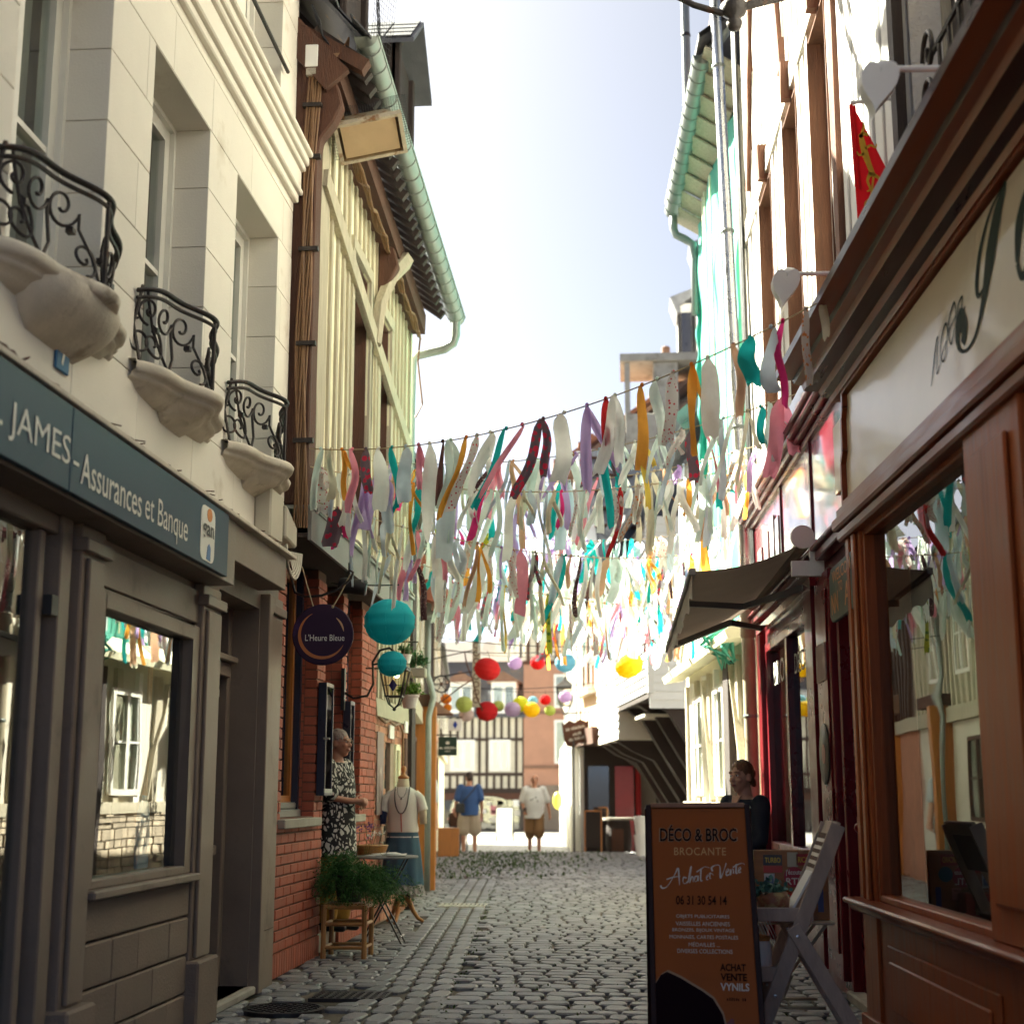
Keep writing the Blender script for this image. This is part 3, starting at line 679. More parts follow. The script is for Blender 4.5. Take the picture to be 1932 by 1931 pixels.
# ================================================================ LEFT: half timbered house with the red brick ground floor
XB = -.06                                                # brick face in the left frame
def brick_house():
    H = thing('timbered_house', 'pale yellow half timbered house over a red brick ground floor', 'house', (-2.4, 11.8, 0))
    u0, u1 = 9.74, 13.9
    holes = [(10.12, 11.22, 1.05, 2.62), (11.52, 12.22, 0.0, 2.62), (12.42, 13.12, 1.05, 2.62)]
    cells(MB(FL), u0, u1, 0, 2.95, [(a - .004, b + .004, c - .02, d + .4) for a, b, c, d in holes], XB - .30, XB - .10).build('backing', M['brick_joint'], H)
    cells(MB(FL), u0, u1, 0, 2.95, [(a - .004, b + .004, c - .004, d + .4) for a, b, c, d in holes], XB - .10, XB - .010).build('mortar', M['brick_joint'], H)
    # bricks
    L, hgt, row = .215, .0615, .0715
    bl = []
    def lay(a, b, z, off):
        u = a - (off % 1) * L
        while u < b - .01:
            p, q = max(a, u), min(b, u + L - .008)
            if q - p > .02: bl.append((p, q, z))
            u += L
    z = .16; k = 0
    while z + hgt < 2.93:
        segs = [(u0 + .005, u1)]
        for a, b, c, d in holes:
            if z + hgt > c and z < d + .3: segs = [s for p, q in segs for s in (((p, a), (b, q)) if p < a and q > b else ((p, q),)) if s[1] - s[0] > .02]
        for p, q in segs: lay(p, q, z, .5 * (k % 2))
        z += row; k += 1
    me = {}
    def bm_(w):
        w = round(w, 3)
        if w not in me:
            mb = MB(); mb.box(0, .095, 0, w, 0, hgt); me[w] = mb.mesh('brick', bevel=.004); me[w].materials.append(M['brick'])
        return me[w]
    bl.sort(key=lambda b: -(b[1] - b[0]) / b[0] ** 3)
    for p, q, z in bl[:290]:
        inst('brick', bm_(q - p), Matrix.Translation((-2.34 + XB - .095 + random.uniform(-.002, .004), p, z)), H)
    mb = MB(FL)
    for p, q, z in bl[290:]: mb.box(p, q, XB - .095, XB + random.uniform(-.002, .004), z, z + hgt)
    for i in range(int((11.5 - u0) / .072)):            # soldier course at the foot
        mb.box(u0 + .005 + i * .072, u0 + .069 + i * .072, XB - .095, XB + .012, 0.0, .15)
    for i in range(int((u1 - 12.24) / .072)): mb.box(12.24 + i * .072, 12.304 + i * .072, XB - .095, XB + .012, 0.0, .15)
    # returns of the openings
    for a, b, c, d in holes:
        zz = max(.16, c); kk = 0
        while zz + hgt < 2.9:
            w = .20 if kk % 2 else .24
            mb.box(a - .09, a - .0005, XB - .10 - w, XB - .10, zz, zz + hgt); mb.box(b + .0005, b + .09, XB - .10 - w, XB - .10, zz, zz + hgt); zz += row; kk += 1
    mb.build('brickwork', M['bricks'], H, kind='stuff', weld=False)
    for (a, b, c, d) in (holes[0], holes[2]):
        MB(FL).box(a - .07, b + .05, XB - .25, XB + .055, c - .075, c - .012).build('sill', M['concrete'], H, bevel=.006)
        w = window(H, FL, a + .05, b - .05, c + .10, d + .25, XB - .17, M['orange_wood'], M['glass_old'], bars=0, mull=False, fw=.05, d=.05)
        MB(FL).box(a, b, XB - .26, XB - .10, c - .012, c + .05).box(a + .015, b - .015, XB - .24, XB - .13, c + .05, c + .10).build('ledge', M['greypaint'], w, bevel=.01)
        MB(FL).box(a, a + .05, XB - .22, XB - .14, c + .05, d + .3).build('jamb', M['navy'], w); MB(FL).box(b - .05, b, XB - .24, XB - .12, c + .05, d + .3).build('jamb', M['navy'], w)
    MB(FL).box(11.52, 12.22, XB - .5, XB - .01, 0, .14).build('doorstep', M['concrete'], H, bevel=.01)
    MB(FL).add([(11.5, -.3, .1), (12.24, -.3, .1), (12.24, -2.2, .1), (11.5, -2.2, .1), (11.5, -.3, 2.7), (12.24, -.3, 2.7), (12.24, -2.2, 2.7), (11.5, -2.2, 2.7)], [(2, 3, 7, 6), (1, 2, 6, 5), (0, 3, 7, 4), (4, 5, 6, 7)]).build('hallway', M['room'], H)
    # grey fascia and dark soffit between the floors
    m = MB(FL); m.add([(9.74, .19, 2.92), (14.6, .16, 2.92), (14.6, .16, 3.14), (9.74, .19, 3.14), (9.74, .165, 2.92), (14.6, .135, 2.92), (14.6, .135, 3.14), (9.74, .165, 3.14)], [(0, 1, 2, 3), (4, 7, 6, 5), (0, 4, 5, 1), (3, 2, 6, 7), (0, 3, 7, 4), (1, 5, 6, 2)]); m.build('fascia', M['greypaint'], H)
    MB(FL).box(9.74, 14.6, -.4, .16, 2.94, 2.97).build('soffit', M['blackwood'], H)
    MB(FL).box(9.74, 14.6, -.02, .20, 3.14, 3.165).build('flashing', M['zinc'], H)
    # upper wall
    v = .15; z0 = 3.17; zt = lambda u: 6.52 - .08 * (u - 9.75)
    wn = [(11.35, 12.10, 3.45, 5.62), (12.65, 13.25, 3.45, 5.55)]
    cells(MB(FL), 9.95, 14.58, z0, 6.2, wn, -.4, v - .022).build('infill', M['yellow'], H)
    MB(FL).box(9.75, 14.5, -4, -.42, 0, 6.3).build('core', M['room'], H)
    # brown corner post and end beams that face the camera
    MB(FL).box(9.74, 9.95, -.02, v + .005, 3.17, 6.5).build('corner_post', M['darkwood'], H, bevel=.01, jit=.004)
    def stud(u, za, zb, w=.085, lean=0, nm='stud', mt='greytimber'):
        m = MB(FL); pts = 7
        for i in range(pts - 1):
            a, b = i / (pts - 1), (i + 1) / (pts - 1)
        wob = [random.uniform(-.012, .012) for _ in range(pts)]
        L_ = []; Rr = []
        for i in range(pts):
            f = i / (pts - 1); c = u + lean * f + wob[i]; ww = w * random.uniform(.42, .56); z = za + (zb - za) * f
            L_.append((c - ww, z)); Rr.append((c + ww, z))
        vs = [(a, v - .05, z) for a, z in L_] + [(a, v - .05, z) for a, z in Rr] + [(a, v, z) for a, z in L_] + [(a, v, z) for a, z in Rr]
        fs = []
        for i in range(pts - 1):
            fs += [(14 + i, 15 + i, 22 + i, 21 + i), (i, i + 1, 15 + i, 14 + i), (7 + i, 21 + i, 22 + i, 8 + i)]
        fs += [(0, 14, 21, 7), (6, 13, 27, 20)]
        m.add(vs, fs); return m.build(nm, M[mt], H)
    stud(10.12, z0, 6.4, .30)
    u = 10.42
    while u < 14.5:
        inw = [w for w in wn if w[0] - .07 < u < w[1] + .07]
        if inw: stud(u, inw[0][3] + .12, zt(u) - .1, .06)
        else: stud(u, z0, zt(u) - .1, random.uniform(.055, .075), random.uniform(-.03, .03))
        u += random.uniform(.205, .245)
    stud(14.47, z0, 6.1, .16, 0, 'stud', 'yellow')
    for a, b, c, d in wn:
        stud(a - .06, z0, d + .1, .12); stud(b + .06, z0, d + .1, .12)
        MB(FL).box(a - .1, b + .1, v - .05, v + .006, d, d + .11).build('lintel', M['greytimber'], H, jit=.005)
        MB(FL).box(b - .025, b, v - .24, v - .04, c, d).box(a, a + .025, v - .24, v - .04, c, d).box(a, b, v - .24, v - .04, d - .025, d).build('reveal', M['darkwood'], H)
        window(H, FL, a + .03, b - .03, c, d - .03, v - .16, M['white_frame'], M['glass'], bars=2, fw=.06, curtain=M['curtain'])
        MB(FL).box(a - .06, b + .06, v - .1, v + .05, c - .06, c).build('sill', M['greytimber'], H)
    MB(FL).beam((10.0, v + .008, 5.68), (14.45, v + .008, 4.62), .05, .15, (0, 0, 1)).build('brace', M['greytimber'], H, jit=.006)
    q = MB(FL); q.tube([(12.25, v + .02, 5.1), (12.35, v + .03, 5.5), (12.55, v + .10, 5.85), (12.9, v + .16, 6.12)], [.05, .06, .075, .09], 6); q.build('brace', M['greytimber'], H)
    # eaves: plates, carved bracket, rafters ends, roof edge, gutter
    MB(FL).beam((9.75, v + .06, 6.43), (14.5, v + .04, 6.02), .20, .22).build('wall_plate', M['darkwood'], H, jit=.008)
    def bracket(uu, zz, mt):
        pts = [(0, 0), (.14, -.06), (.18, -.22), (.12, -.36), (.03, -.48), (0, -.70)]
        MB(FL).prism([(uu, v + a, zz + b) for a, b in pts], (.14, 0, 0)).build('bracket', mt, H, bevel=.012)
    bracket(9.75, 6.36, M['darkwood']); bracket(12.4, 6.12, M['darkwood'])
    for k in range(26):
        uu = 9.8 + k * .185; zz = 6.52 - .08 * (uu - 9.75)
        MB(FL).beam((uu, v - .05, zz + .22), (uu, v + .33, zz - .06), .07, .085).build('rafter', M['blackwood'], H)
    MB(FL).add([(9.70, .53, 6.57), (14.75, .50, 6.20), (14.75, -2.6, 9.9), (9.70, -2.6, 10.2), (9.70, .53, 6.53), (14.75, .50, 6.16), (14.75, -2.6, 9.84), (9.70, -2.6, 10.14)], [(0, 1, 2, 3), (7, 6, 5, 4), (0, 4, 5, 1), (1, 5, 6, 2), (0, 3, 7, 4), (3, 2, 6, 7)]).build('roof', M['slate'], H)
    MB(FL).beam((9.72, .30, 6.30), (9.72, -1.2, 8.0), .06, .22).build('bargeboard', M['darkwood'], H)
    MB(FL).beam((9.78, .02, 6.72), (9.78, .50, 6.42), .10, .10).build('tie', M['darkwood'], H)
    # slates along the first courses above the gutter
    for r_ in range(3):
        for k in range(20):
            uu = 9.75 + k * .25 + (r_ % 2) * .12; zz = 6.60 - .073 * (uu - 9.7)
            MB(FL).beam((uu, .55 - r_ * .13, zz + r_ * .155), (uu, .40 - r_ * .13, zz + .18 + r_ * .155), .235, .012, (0, -.8, .6)).build('slate', M['slate'], H)
    # half round gutter, joints and bracket straps, swan neck and downpipe
    A = Vector((9.68, .51, 6.62)); B = Vector((14.85, .575, 6.2)); r_ = .088
    m = MB(FL); N = 30; vs = []; fs = []
    for i in range(N + 1):
        p = A.lerp(B, i / N)
        for ring in (r_, r_ - .008):
            for j in range(13):
                a = math.pi + math.pi * j / 12; vs.append(p + Vector((0, math.cos(a) * ring, math.sin(a) * ring)))
    for i in range(N):
        for o in (0, 13):
            for j in range(12): fs.append((i * 26 + o + j, i * 26 + o + j + 1, (i + 1) * 26 + o + j + 1, (i + 1) * 26 + o + j))
        for j in (0, 12): fs.append((i * 26 + j, (i + 1) * 26 + j, (i + 1) * 26 + 13 + j, i * 26 + 13 + j))
    m.add(vs, fs); fs = []
    m.prism([A + Vector((0, math.cos(math.pi + math.pi * j / 12) * r_, math.sin(math.pi + math.pi * j / 12) * r_)) for j in range(13)], (.004, 0, 0))
    m.prism([B + Vector((0, math.cos(math.pi + math.pi * j / 12) * r_, math.sin(math.pi + math.pi * j / 12) * r_)) for j in range(13)], (.004, 0, 0))
    G = m.build('gutter', M['zinc'], H, smooth=True)
    MB(FL).tube([A + Vector((0, r_, .0)), B + Vector((0, r_, 0))], .012, 6).build('bead', M['zinc'], G)
    for i in range(22):
        p = A.lerp(B, (i + .5) / 22)
        MB(FL).tube([p + Vector((0, math.cos(math.pi + math.pi * j / 10) * (r_ + .003), math.sin(math.pi + math.pi * j / 10) * (r_ + .003))) for j in range(11)], .006, 5).build('strap', M['zinc'], G)
    e = B + Vector((-.08, 0, -.06))
    MB(FL).tube([e, e + Vector((0, .0, -.16)), e + Vector((.02, -.03, -.24)), e + Vector((.02, -.12, -.30)), e + Vector((.02, -.40, -.36)), e + Vector((0, -.46, -.42)), e + Vector((0, -.47, -.9)), e + Vector((0, -.47, -3.2))], .048, 12).build('downpipe', M['zinc'], H, smooth=True)
    # two dormers
    def dormer(uc, vf, zb, w, h, nm):
        q = MB(FL); q.box(uc - w / 2, uc + w / 2, vf - 1.2, vf - .02, zb, zb + h)
        dd = q.build('dormer', M['blackwood'], H)
        MB(FL).box(uc - w / 2, uc - w / 2 + .1, vf - .06, vf + .03, zb - .05, zb + h).box(uc + w / 2 - .1, uc + w / 2, vf - .06, vf + .03, zb - .05, zb + h).box(uc - w / 2, uc + w / 2, vf - .06, vf + .05, zb - .12, zb - .02).build('frame', M['blackwood'], dd, bevel=.01)
        m = MB(FL); o = .18; zr = zb + h + .42
        for s in (-1, 1):
            m.prism([(uc, vf + o, zr), (uc + s * (w / 2 + o), vf + o, zb + h - .1), (uc + s * (w / 2 + o), vf + o, zb + h - .15), (uc, vf + o, zr - .05)], (0, -1.6, 0))
        m.build('dormer_roof', M['slate'], dd)
        for r2 in range(4):
            for c2 in range(5):
                f0, f1 = r2 / 4, (r2 + 1.05) / 4; 
                a = Vector((uc - (w / 2 + o) * f0, vf + o - .15 - c2 * .26, zr + .01 - (.52) * f0)); b = Vector((uc - (w / 2 + o) * f1, vf + o - .15 - c2 * .26, zr + .02 - (.52) * f1))
                m2 = MB(FL); m2.beam(a, b, .24, .012, (0, 0, 1)); m2.build('slate', M['slate'], dd)
        return dd
    dormer(10.9, .18, 6.95, .95, 1.3, 0); dormer(13.2, .24, 7.25, .95, 1.05, 1)
    MB(FL).box(9.9, 10.35, -.65, -.2, 6.9, 9.2).build('chimney', M['cream'], H)
    return H
H2 = brick_house()
# dark bird netting over the nearer dormer and the floodlight, wires
def net(fn, nu, nv, r, name, lab, cat, parent=None):
    m = MB(FL)
    for i in range(nu + 1): m.tube([fn(i / nu, j / nv) for j in range(nv + 1)], r, 3, cap=False)
    for j in range(nv + 1): m.tube([fn(i / nu, j / nv) for i in range(nu + 1)], r, 3, cap=False)
    o = m.build(name, M['black'], parent, weld=False); o['kind'] = 'stuff'; return tag(o, lab, cat)
net(lambda s, t: (10.38 + 1.05 * s, .40 + .05 * math.sin(5 * s + 3 * t), 6.80 + 1.6 * t - .06 * math.sin(math.pi * s)), 22, 32, .0016, 'bird_netting', 'fine dark bird netting hung over the nearer roof dormer', 'netting')
t = thing('floodlight', 'old square floodlight with netting draped over it under the eaves', 'floodlight', (-1.95, 10.2, 6.0))
A = Vector((10.12, .18, 6.24)); r3 = Matrix.Rotation(R(12), 3, 'X')
def fp(a, b, c): # a along wall, b out, c up, tipped downwards
    v = Vector((a, b, c)); v = Matrix.Rotation(R(14), 3, 'X') @ v; v = Matrix.Rotation(R(24), 3, 'Y') @ v; return Vector((10.2, .46, 6.08)) + v
def fbox(m, a0, a1, b0, b1, c0, c1): return m.add([fp(a, b, c) for c in (c0, c1) for b in (b0, b1) for a in (a0, a1)], [(0, 2, 3, 1), (4, 5, 7, 6), (0, 1, 5, 4), (2, 6, 7, 3), (0, 4, 6, 2), (1, 3, 7, 5)])
m = MB(FL)
m.add([fp(*q) for q in ((-.17, -.24, .0), (.17, -.24, 0), (.17, .24, 0), (-.17, .24, 0), (-.10, -.15, .17), (.10, -.15, .17), (.10, .15, .17), (-.10, .15, .17))], [(4, 5, 6, 7), (0, 1, 5, 4), (1, 2, 6, 5), (2, 3, 7, 6), (3, 0, 4, 7)])
m.build('housing', mat('rusty cream enamel', (.42, .36, .26), .6, .2, 9, .2, col2=(.25, .12, .05), c2s=9, c2t=.6), t)
m = MB(FL); fbox(m, -.19, -.165, -.26, .26, -.03, .012); fbox(m, .165, .19, -.26, .26, -.03, .012); fbox(m, -.165, .165, -.26, -.23, -.03, .012); fbox(m, -.165, .165, .23, .26, -.03, .012)
m.build('frame', mat('rust stained cream paint', (.55, .48, .36), .55, .25, 12, .2, col2=(.28, .13, .05), c2s=10, c2t=.6), t)
m = MB(FL); fbox(m, -.165, .165, -.23, .23, -.02, -.012); m.build('pane', M['lampglass'], t)
m = MB(FL); fbox(m, -.15, .15, -.21, .21, -.010, -.006); m.build('reflector', mat('bright reflector', (.86, .86, .84), .5, .05, 5, 0), t)
MB(FL).tube([(10.2, .05, 6.15), (10.2, .14, 6.25), (10.2, .3, 6.30)], .022, 8).build('bracket', M['iron'], t)
net(lambda s, q: tuple(fp(-.24 + .46 * s, -.30 + .62 * q, .10 + .10 * math.sin(math.pi * s) + .02 * math.sin(9 * q + 4 * s))), 26, 34, .0014, 'netting', None, None, t)
t = thing('sensor_box', 'small white plastic box high on the brown corner post', 'sensor', (-2.2, 9.73, 6.3))
MB(FL).box(9.685, 9.738, .06, .16, 6.40, 6.58).build('case', M['white'], t, bevel=.008); MB(FL).box(9.69, 9.735, .07, .15, 6.34, 6.40).build('base', M['concrete'], t, bevel=.006)
m = MB(FL)                                              # cable bundle down the corner post
for k in range(9):
    pts = []
    for i in range(40):
        z = 3.0 + 3.35 * i / 39; pts.append((9.72 + .004 * (k % 3), .115 + .009 * (k - 4) + .012 * math.sin(z * 4 + k) + .02 * math.sin(z * 1.1), z))
    pts += [(9.72, .20 + .006 * k, 6.45), (9.74, .28 + .005 * k, 6.54), (9.8, .36, 6.6 + .01 * k)]
    m.tube(pts, .0075, 5)
t = thing('cable_bundle', 'bundle of brown cables clipped down the dark corner post', 'cables', (-2.2, 9.72, 3))
m.build('cables', mat('brown sheathed cable', (.20, .105, .05), .6, .25, 14, .2), t, weld=False)
for z in (3.6, 4.3, 5.0, 5.7, 6.1): MB(FL).box(9.70, 9.742, .05, .19, z, z + .03).build('clip', M['iron'], t)
m = MB(FL)
for k in range(5): m.tube([(9.85 + 4.6 * i / 30, .26 + .012 * math.sin(i + k) - .012 * k, 6.22 - .375 * i / 30 + .03 * math.sin(i * 2.2) + .008 * k) for i in range(31)] + ([(14.6, .2, 5.6 + .05 * k), (14.62, .25, 5.2), (14.6, .18, 5.05)] if k == 1 else []), .011, 5)
tag(m.build('eaves_cable', MATS['brown sheathed cable'], None, weld=False), 'twisted brown cables tied along under the left eaves', 'cables')
m = MB(FL)
for k in range(7): m.tube([(9.70, .10 + .01 * k, 6.9 - .02 * k), (9.72, .18, 6.66), (9.78, .30 + .01 * k, 6.48 - .01 * k), (9.8, .2, 6.38), (9.73, .12 + .005 * k, 6.3)], .009, 5)
tag(m.build('loose_cable', M['black'], None, weld=False), 'loose black cables looped between the roofs at the corner post', 'cables')
m = MB(FL); m.tube([(9.9 + .2 * i, .215 + .01 * math.sin(i), 3.17 + .008 * math.sin(i * 3)) for i in range(24)], .012, 6)
tag(m.build('awning_rod', M['concrete'], None), 'pale cable lying along the top of the grey fascia', 'cable')
# display cases by the door
def case(ua, ub, lab, z0, z1):
    t = thing('display_case', lab, 'display case', (-2.3, ua, z0), 'glazed display cases beside the brick house door')
    m = MB(FL); m.box(ua, ua + .02, XB + .01, XB + .075, z0, z1).box(ub - .02, ub, XB + .01, XB + .075, z0, z1).box(ua + .02, ub - .02, XB + .01, XB + .075, z1 - .03, z1).box(ua + .02, ub - .02, XB + .01, XB + .075, z0, z0 + .03).box(ua + .02, ub - .02, XB + .01, XB + .03, z0 + .03, z1 - .03); m.build('case', M['navy'], t, bevel=.003)
    MB(FL).box(ua + .02, ub - .02, XB + .062, XB + .068, z0 + .03, z1 - .03).build('pane', M['glass_shop'], t)
    MB(FL).box(ua + .05, ub - .05, XB + .03, XB + .036, z0 + .08, z1 - .08).build('menu', M['poster'], t)
    MB(FL).box(ua - .004, ub + .004, XB + .069, XB + .078, z0 + .02, z0 + .05).build('rail', M['zinc'], t)
    MB(FL).tube([(ua - .012, XB + .06, (z0 + z1) / 2), (ua - .012, XB + .11, (z0 + z1) / 2)], .008, 6).build('catch', M['zinc_shiny'], t)
case(11.23, 11.515, 'tall navy display case left of the brick doorway', 1.20, 2.06)
case(12.24, 12.42, 'tall navy display case right of the brick doorway', 1.15, 1.98)
# round hanging sign on its curled bracket
t = thing('hanging_sign', 'round purple hanging sign with an orange crescent under the grey fascia', 'sign', (-2.1, 9.9, 2.1))
cs = Vector((-2.085, 9.9, 2.285)); n_ = Vector((.06, -1, 0)).normalized(); rt = Vector((1, .06, 0)).normalized()
m = MB(); m.lathe([(.205, -.012), (.211, -.006), (.211, .006), (.205, .012)], cs, 56, ax=n_); m.build('disc', mat('aubergine sign face', (.026, .010, .030), .55, .1, 3, 0, spec=.2, col2=(.06, .028, .11), c2s=3.2, c2t=.6), t, smooth=True)
O_ = cs + n_ * .0125
def arc(r0, w0, a0, a1, mt, nm, off=(0, 0)):
    k = 28; pts = []; ws = []
    for i in range(k + 1):
        f = i / k; a = R(a0 + (a1 - a0) * f); pts.append((off[0] + r0 * math.cos(a), off[1] + r0 * math.sin(a))); ws.append(w0 * math.sin(math.pi * min(1, max(.02, f))) ** .7)
    return stroke(MB(), pts, ws, O_, rt, UP).build(nm, mt, t)
arc(.16, .024, 118, 335, mat('copper orange', (.42, .13, .03), .4, .1, 5, 0), 'crescent'); arc(.145, .013, 8, 52, mat('peach print', (.60, .33, .17), .4, .1, 5, 0), 'arc')
text("L'Heure Bleue", M['lettering'], t, O_ + rt * .015 - UP * .022, rt, UP, .27, .045, .003)
m = MB(); m.tube([(-2.34, 9.98, 2.70), (-2.30, 9.95, 2.585), (-2.22, 9.92, 2.55), (-2.10, 9.9, 2.555), (-1.98, 9.9, 2.60), (-1.90, 9.9, 2.67), (-1.885, 9.9, 2.715), (-1.91, 9.9, 2.73), (-1.93, 9.9, 2.71)], .009, 8); m.build('bracket', M['iron'], t, smooth='all')
for a, b in (((-2.245, 9.9, 2.76), (-2.155, 9.895, 2.475)), ((-1.905, 9.9, 2.70), (-2.02, 9.895, 2.475))):
    m = MB(); m.tube([a, ((a[0] + b[0]) / 2, a[1], (a[2] + b[2]) / 2 - .008), b], .0045, 6); m.build('cord', M['ribbon_str'], t)
    m = MB(); m.ball(b, .011, 8, 6); m.build('knot', M['ribbon_str'], t)
t = thing('spotlight', 'small black spotlight under the grey fascia', 'spotlight', (-2.1, 10.9, 2.75))
m = MB(); m.lathe([(.05, -.10), (.062, -.07), (.062, .10), (.055, .105)], (-2.08, 10.9, 2.76), 18, ax=(.9, .1, -.1)); m.build('body', M['black'], t, smooth=True)
m = MB(); m.lathe([(.052, 0), (0, .004)], (-1.97, 10.91, 2.748), 18, ax=(.9, .1, -.1)); m.build('lens', mat('blue lens', (.03, .10, .14), .15, .1, 5, 0), t)
m = MB(); m.tube([(-2.1, 10.9, 2.82), (-2.1, 10.9, 2.94)], .014, 6); m.build('stem', M['black'], t)
# ---------------------------------------------------------------- brick and timber house next along (13.9 to 16.2)
H = thing('brick_timber_house', 'narrow old house with rosy brick base and grey studs above', 'house', (-2.4, 15, 0))
cells(MB(FL), 13.9, 16.2, 0, 1.95, [(14.55, 14.88, .35, 1.72), (15.15, 15.35, 1.05, 1.66)], -.4, XB - .012).build('mortar', mat('pale mortar', (.34, .25, .19), .95, .15, 6, .4), H)
mb = MB(FL); z = .02; k = 0
while z < 1.9:
    u = 13.9 - .1 * (k % 2)
    while u < 16.2:
        p, q = max(u, 13.905), min(16.2, u + .20)
        ok = not any(a < q and b > p and c < z + .06 and d > z for a, b, c, d in ((14.55, 14.88, .35, 1.72), (15.15, 15.35, 1.05, 1.66)))
        if ok and q - p > .03: mb.box(p, q, XB - .06, XB + random.uniform(-.006, .006), z, z + .062)
        u += .212
    z += .074; k += 1
mb.build('brickwork', M['oldbrick'], H, kind='stuff', weld=False)
MB(FL).box(13.9, 16.2, -.4, XB + .01, 1.95, 2.12).build('bressummer', M['greytimber'], H, jit=.01)
MB(FL).box(13.9, 16.2, -.4, XB - .02, 2.12, 4.9).build('infill', M['cream'], H)
for i in range(11): MB(FL).beam((13.98 + i * .215, XB - .01, 2.12), (13.98 + i * .215 + random.uniform(-.02, .02), XB - .01, 4.85), .05, .09, (1, 0, 0)).build('stud', M['greytimber'], H, jit=.006)
MB(FL).box(15.95, 16.2, XB - .1, XB + .05, 0, 4.9).build('end_post', M['blackwood'], H, jit=.006)
MB(FL).add([(14.6, .02, 4.95), (16.3, .02, 4.95), (16.3, -3, 6.8), (14.6, -3, 6.8), (14.6, .02, 4.88), (16.3, .02, 4.88), (16.3, -3, 6.7), (14.6, -3, 6.7)], [(0, 1, 2, 3), (7, 6, 5, 4), (0, 4, 5, 1), (1, 5, 6, 2)]).build('roof', M['slate'], H)
window(H, FL, 14.56, 14.87, .36, 1.71, XB - .05, M['black'], M['glass_shop'], bars=0, mull=False, fw=.03)
m = MB(FL); m.box(15.10, 15.15, XB - .06, XB + .012, 1.0, 1.70).box(15.35, 15.40, XB - .06, XB + .012, 1.0, 1.70).box(15.15, 15.35, XB - .06, XB + .012, 1.66, 1.72).build('stone_surround', M['yellow'], H)
MB(FL).box(15.15, 15.35, XB - .07, XB - .05, 1.05, 1.66).build('blind', M['yellow'], H)
MB(FL).box(15.02, 15.48, XB - .02, XB + .02, .86, 1.05).build('sill_block', M['yellow'], H, bevel=.01)
t = thing('wall_poster', 'faded grey poster with a pale figure on the rosy brick', 'poster', (-2.39, 14.1, 1.0))
MB(FL).box(13.95, 14.30, XB + .007, XB + .016, 1.02, 1.80).build('sheet', mat('grey violet poster', (.27, .20, .19), .7, .2, 3, 0), t)
m = MB(FL); m.prism([(14.12, XB + .017, 1.15), (14.17, XB + .017, 1.12), (14.2, XB + .017, 1.3), (14.17, XB + .017, 1.42), (14.15, XB + .017, 1.5), (14.11, XB + .017, 1.42), (14.09, XB + .017, 1.3)], (0, .002, 0)); m.build('figure', M['poster'], t)
for k, (u, z, w, h, c) in enumerate(((15.62, 1.30, .16, .5, 'darkwood'), (15.60, 1.86, .2, .12, 'white'), (14.6, 1.76, .25, .13, 'white'))):
    tag(MB(FL).box(u, u + w, XB + .012, XB + .03, z, z + h).build('notice', M[c], None), ('dark wooden notice panel near the end post of the rosy brick wall', 'small white notice above the dark panel on the rosy brick', 'white notice above the narrow black window')[k], 'notice')
m = MB(FL); m.tube([(13.92, XB + .03, 1.93), (14.3, XB + .03, 1.90), (14.5, XB + .035, 1.93), (14.9, XB + .03, 1.90), (15.2, XB + .03, 1.93), (15.42, XB + .03, 1.85), (15.46, XB + .03, 1.6), (15.44, XB + .03, 1.3)], .014, 6)
tag(m.build('wall_cable', MATS['brown sheathed cable'], None, smooth='all'), 'thick cable sagging along the top of the rosy brick wall', 'cable')
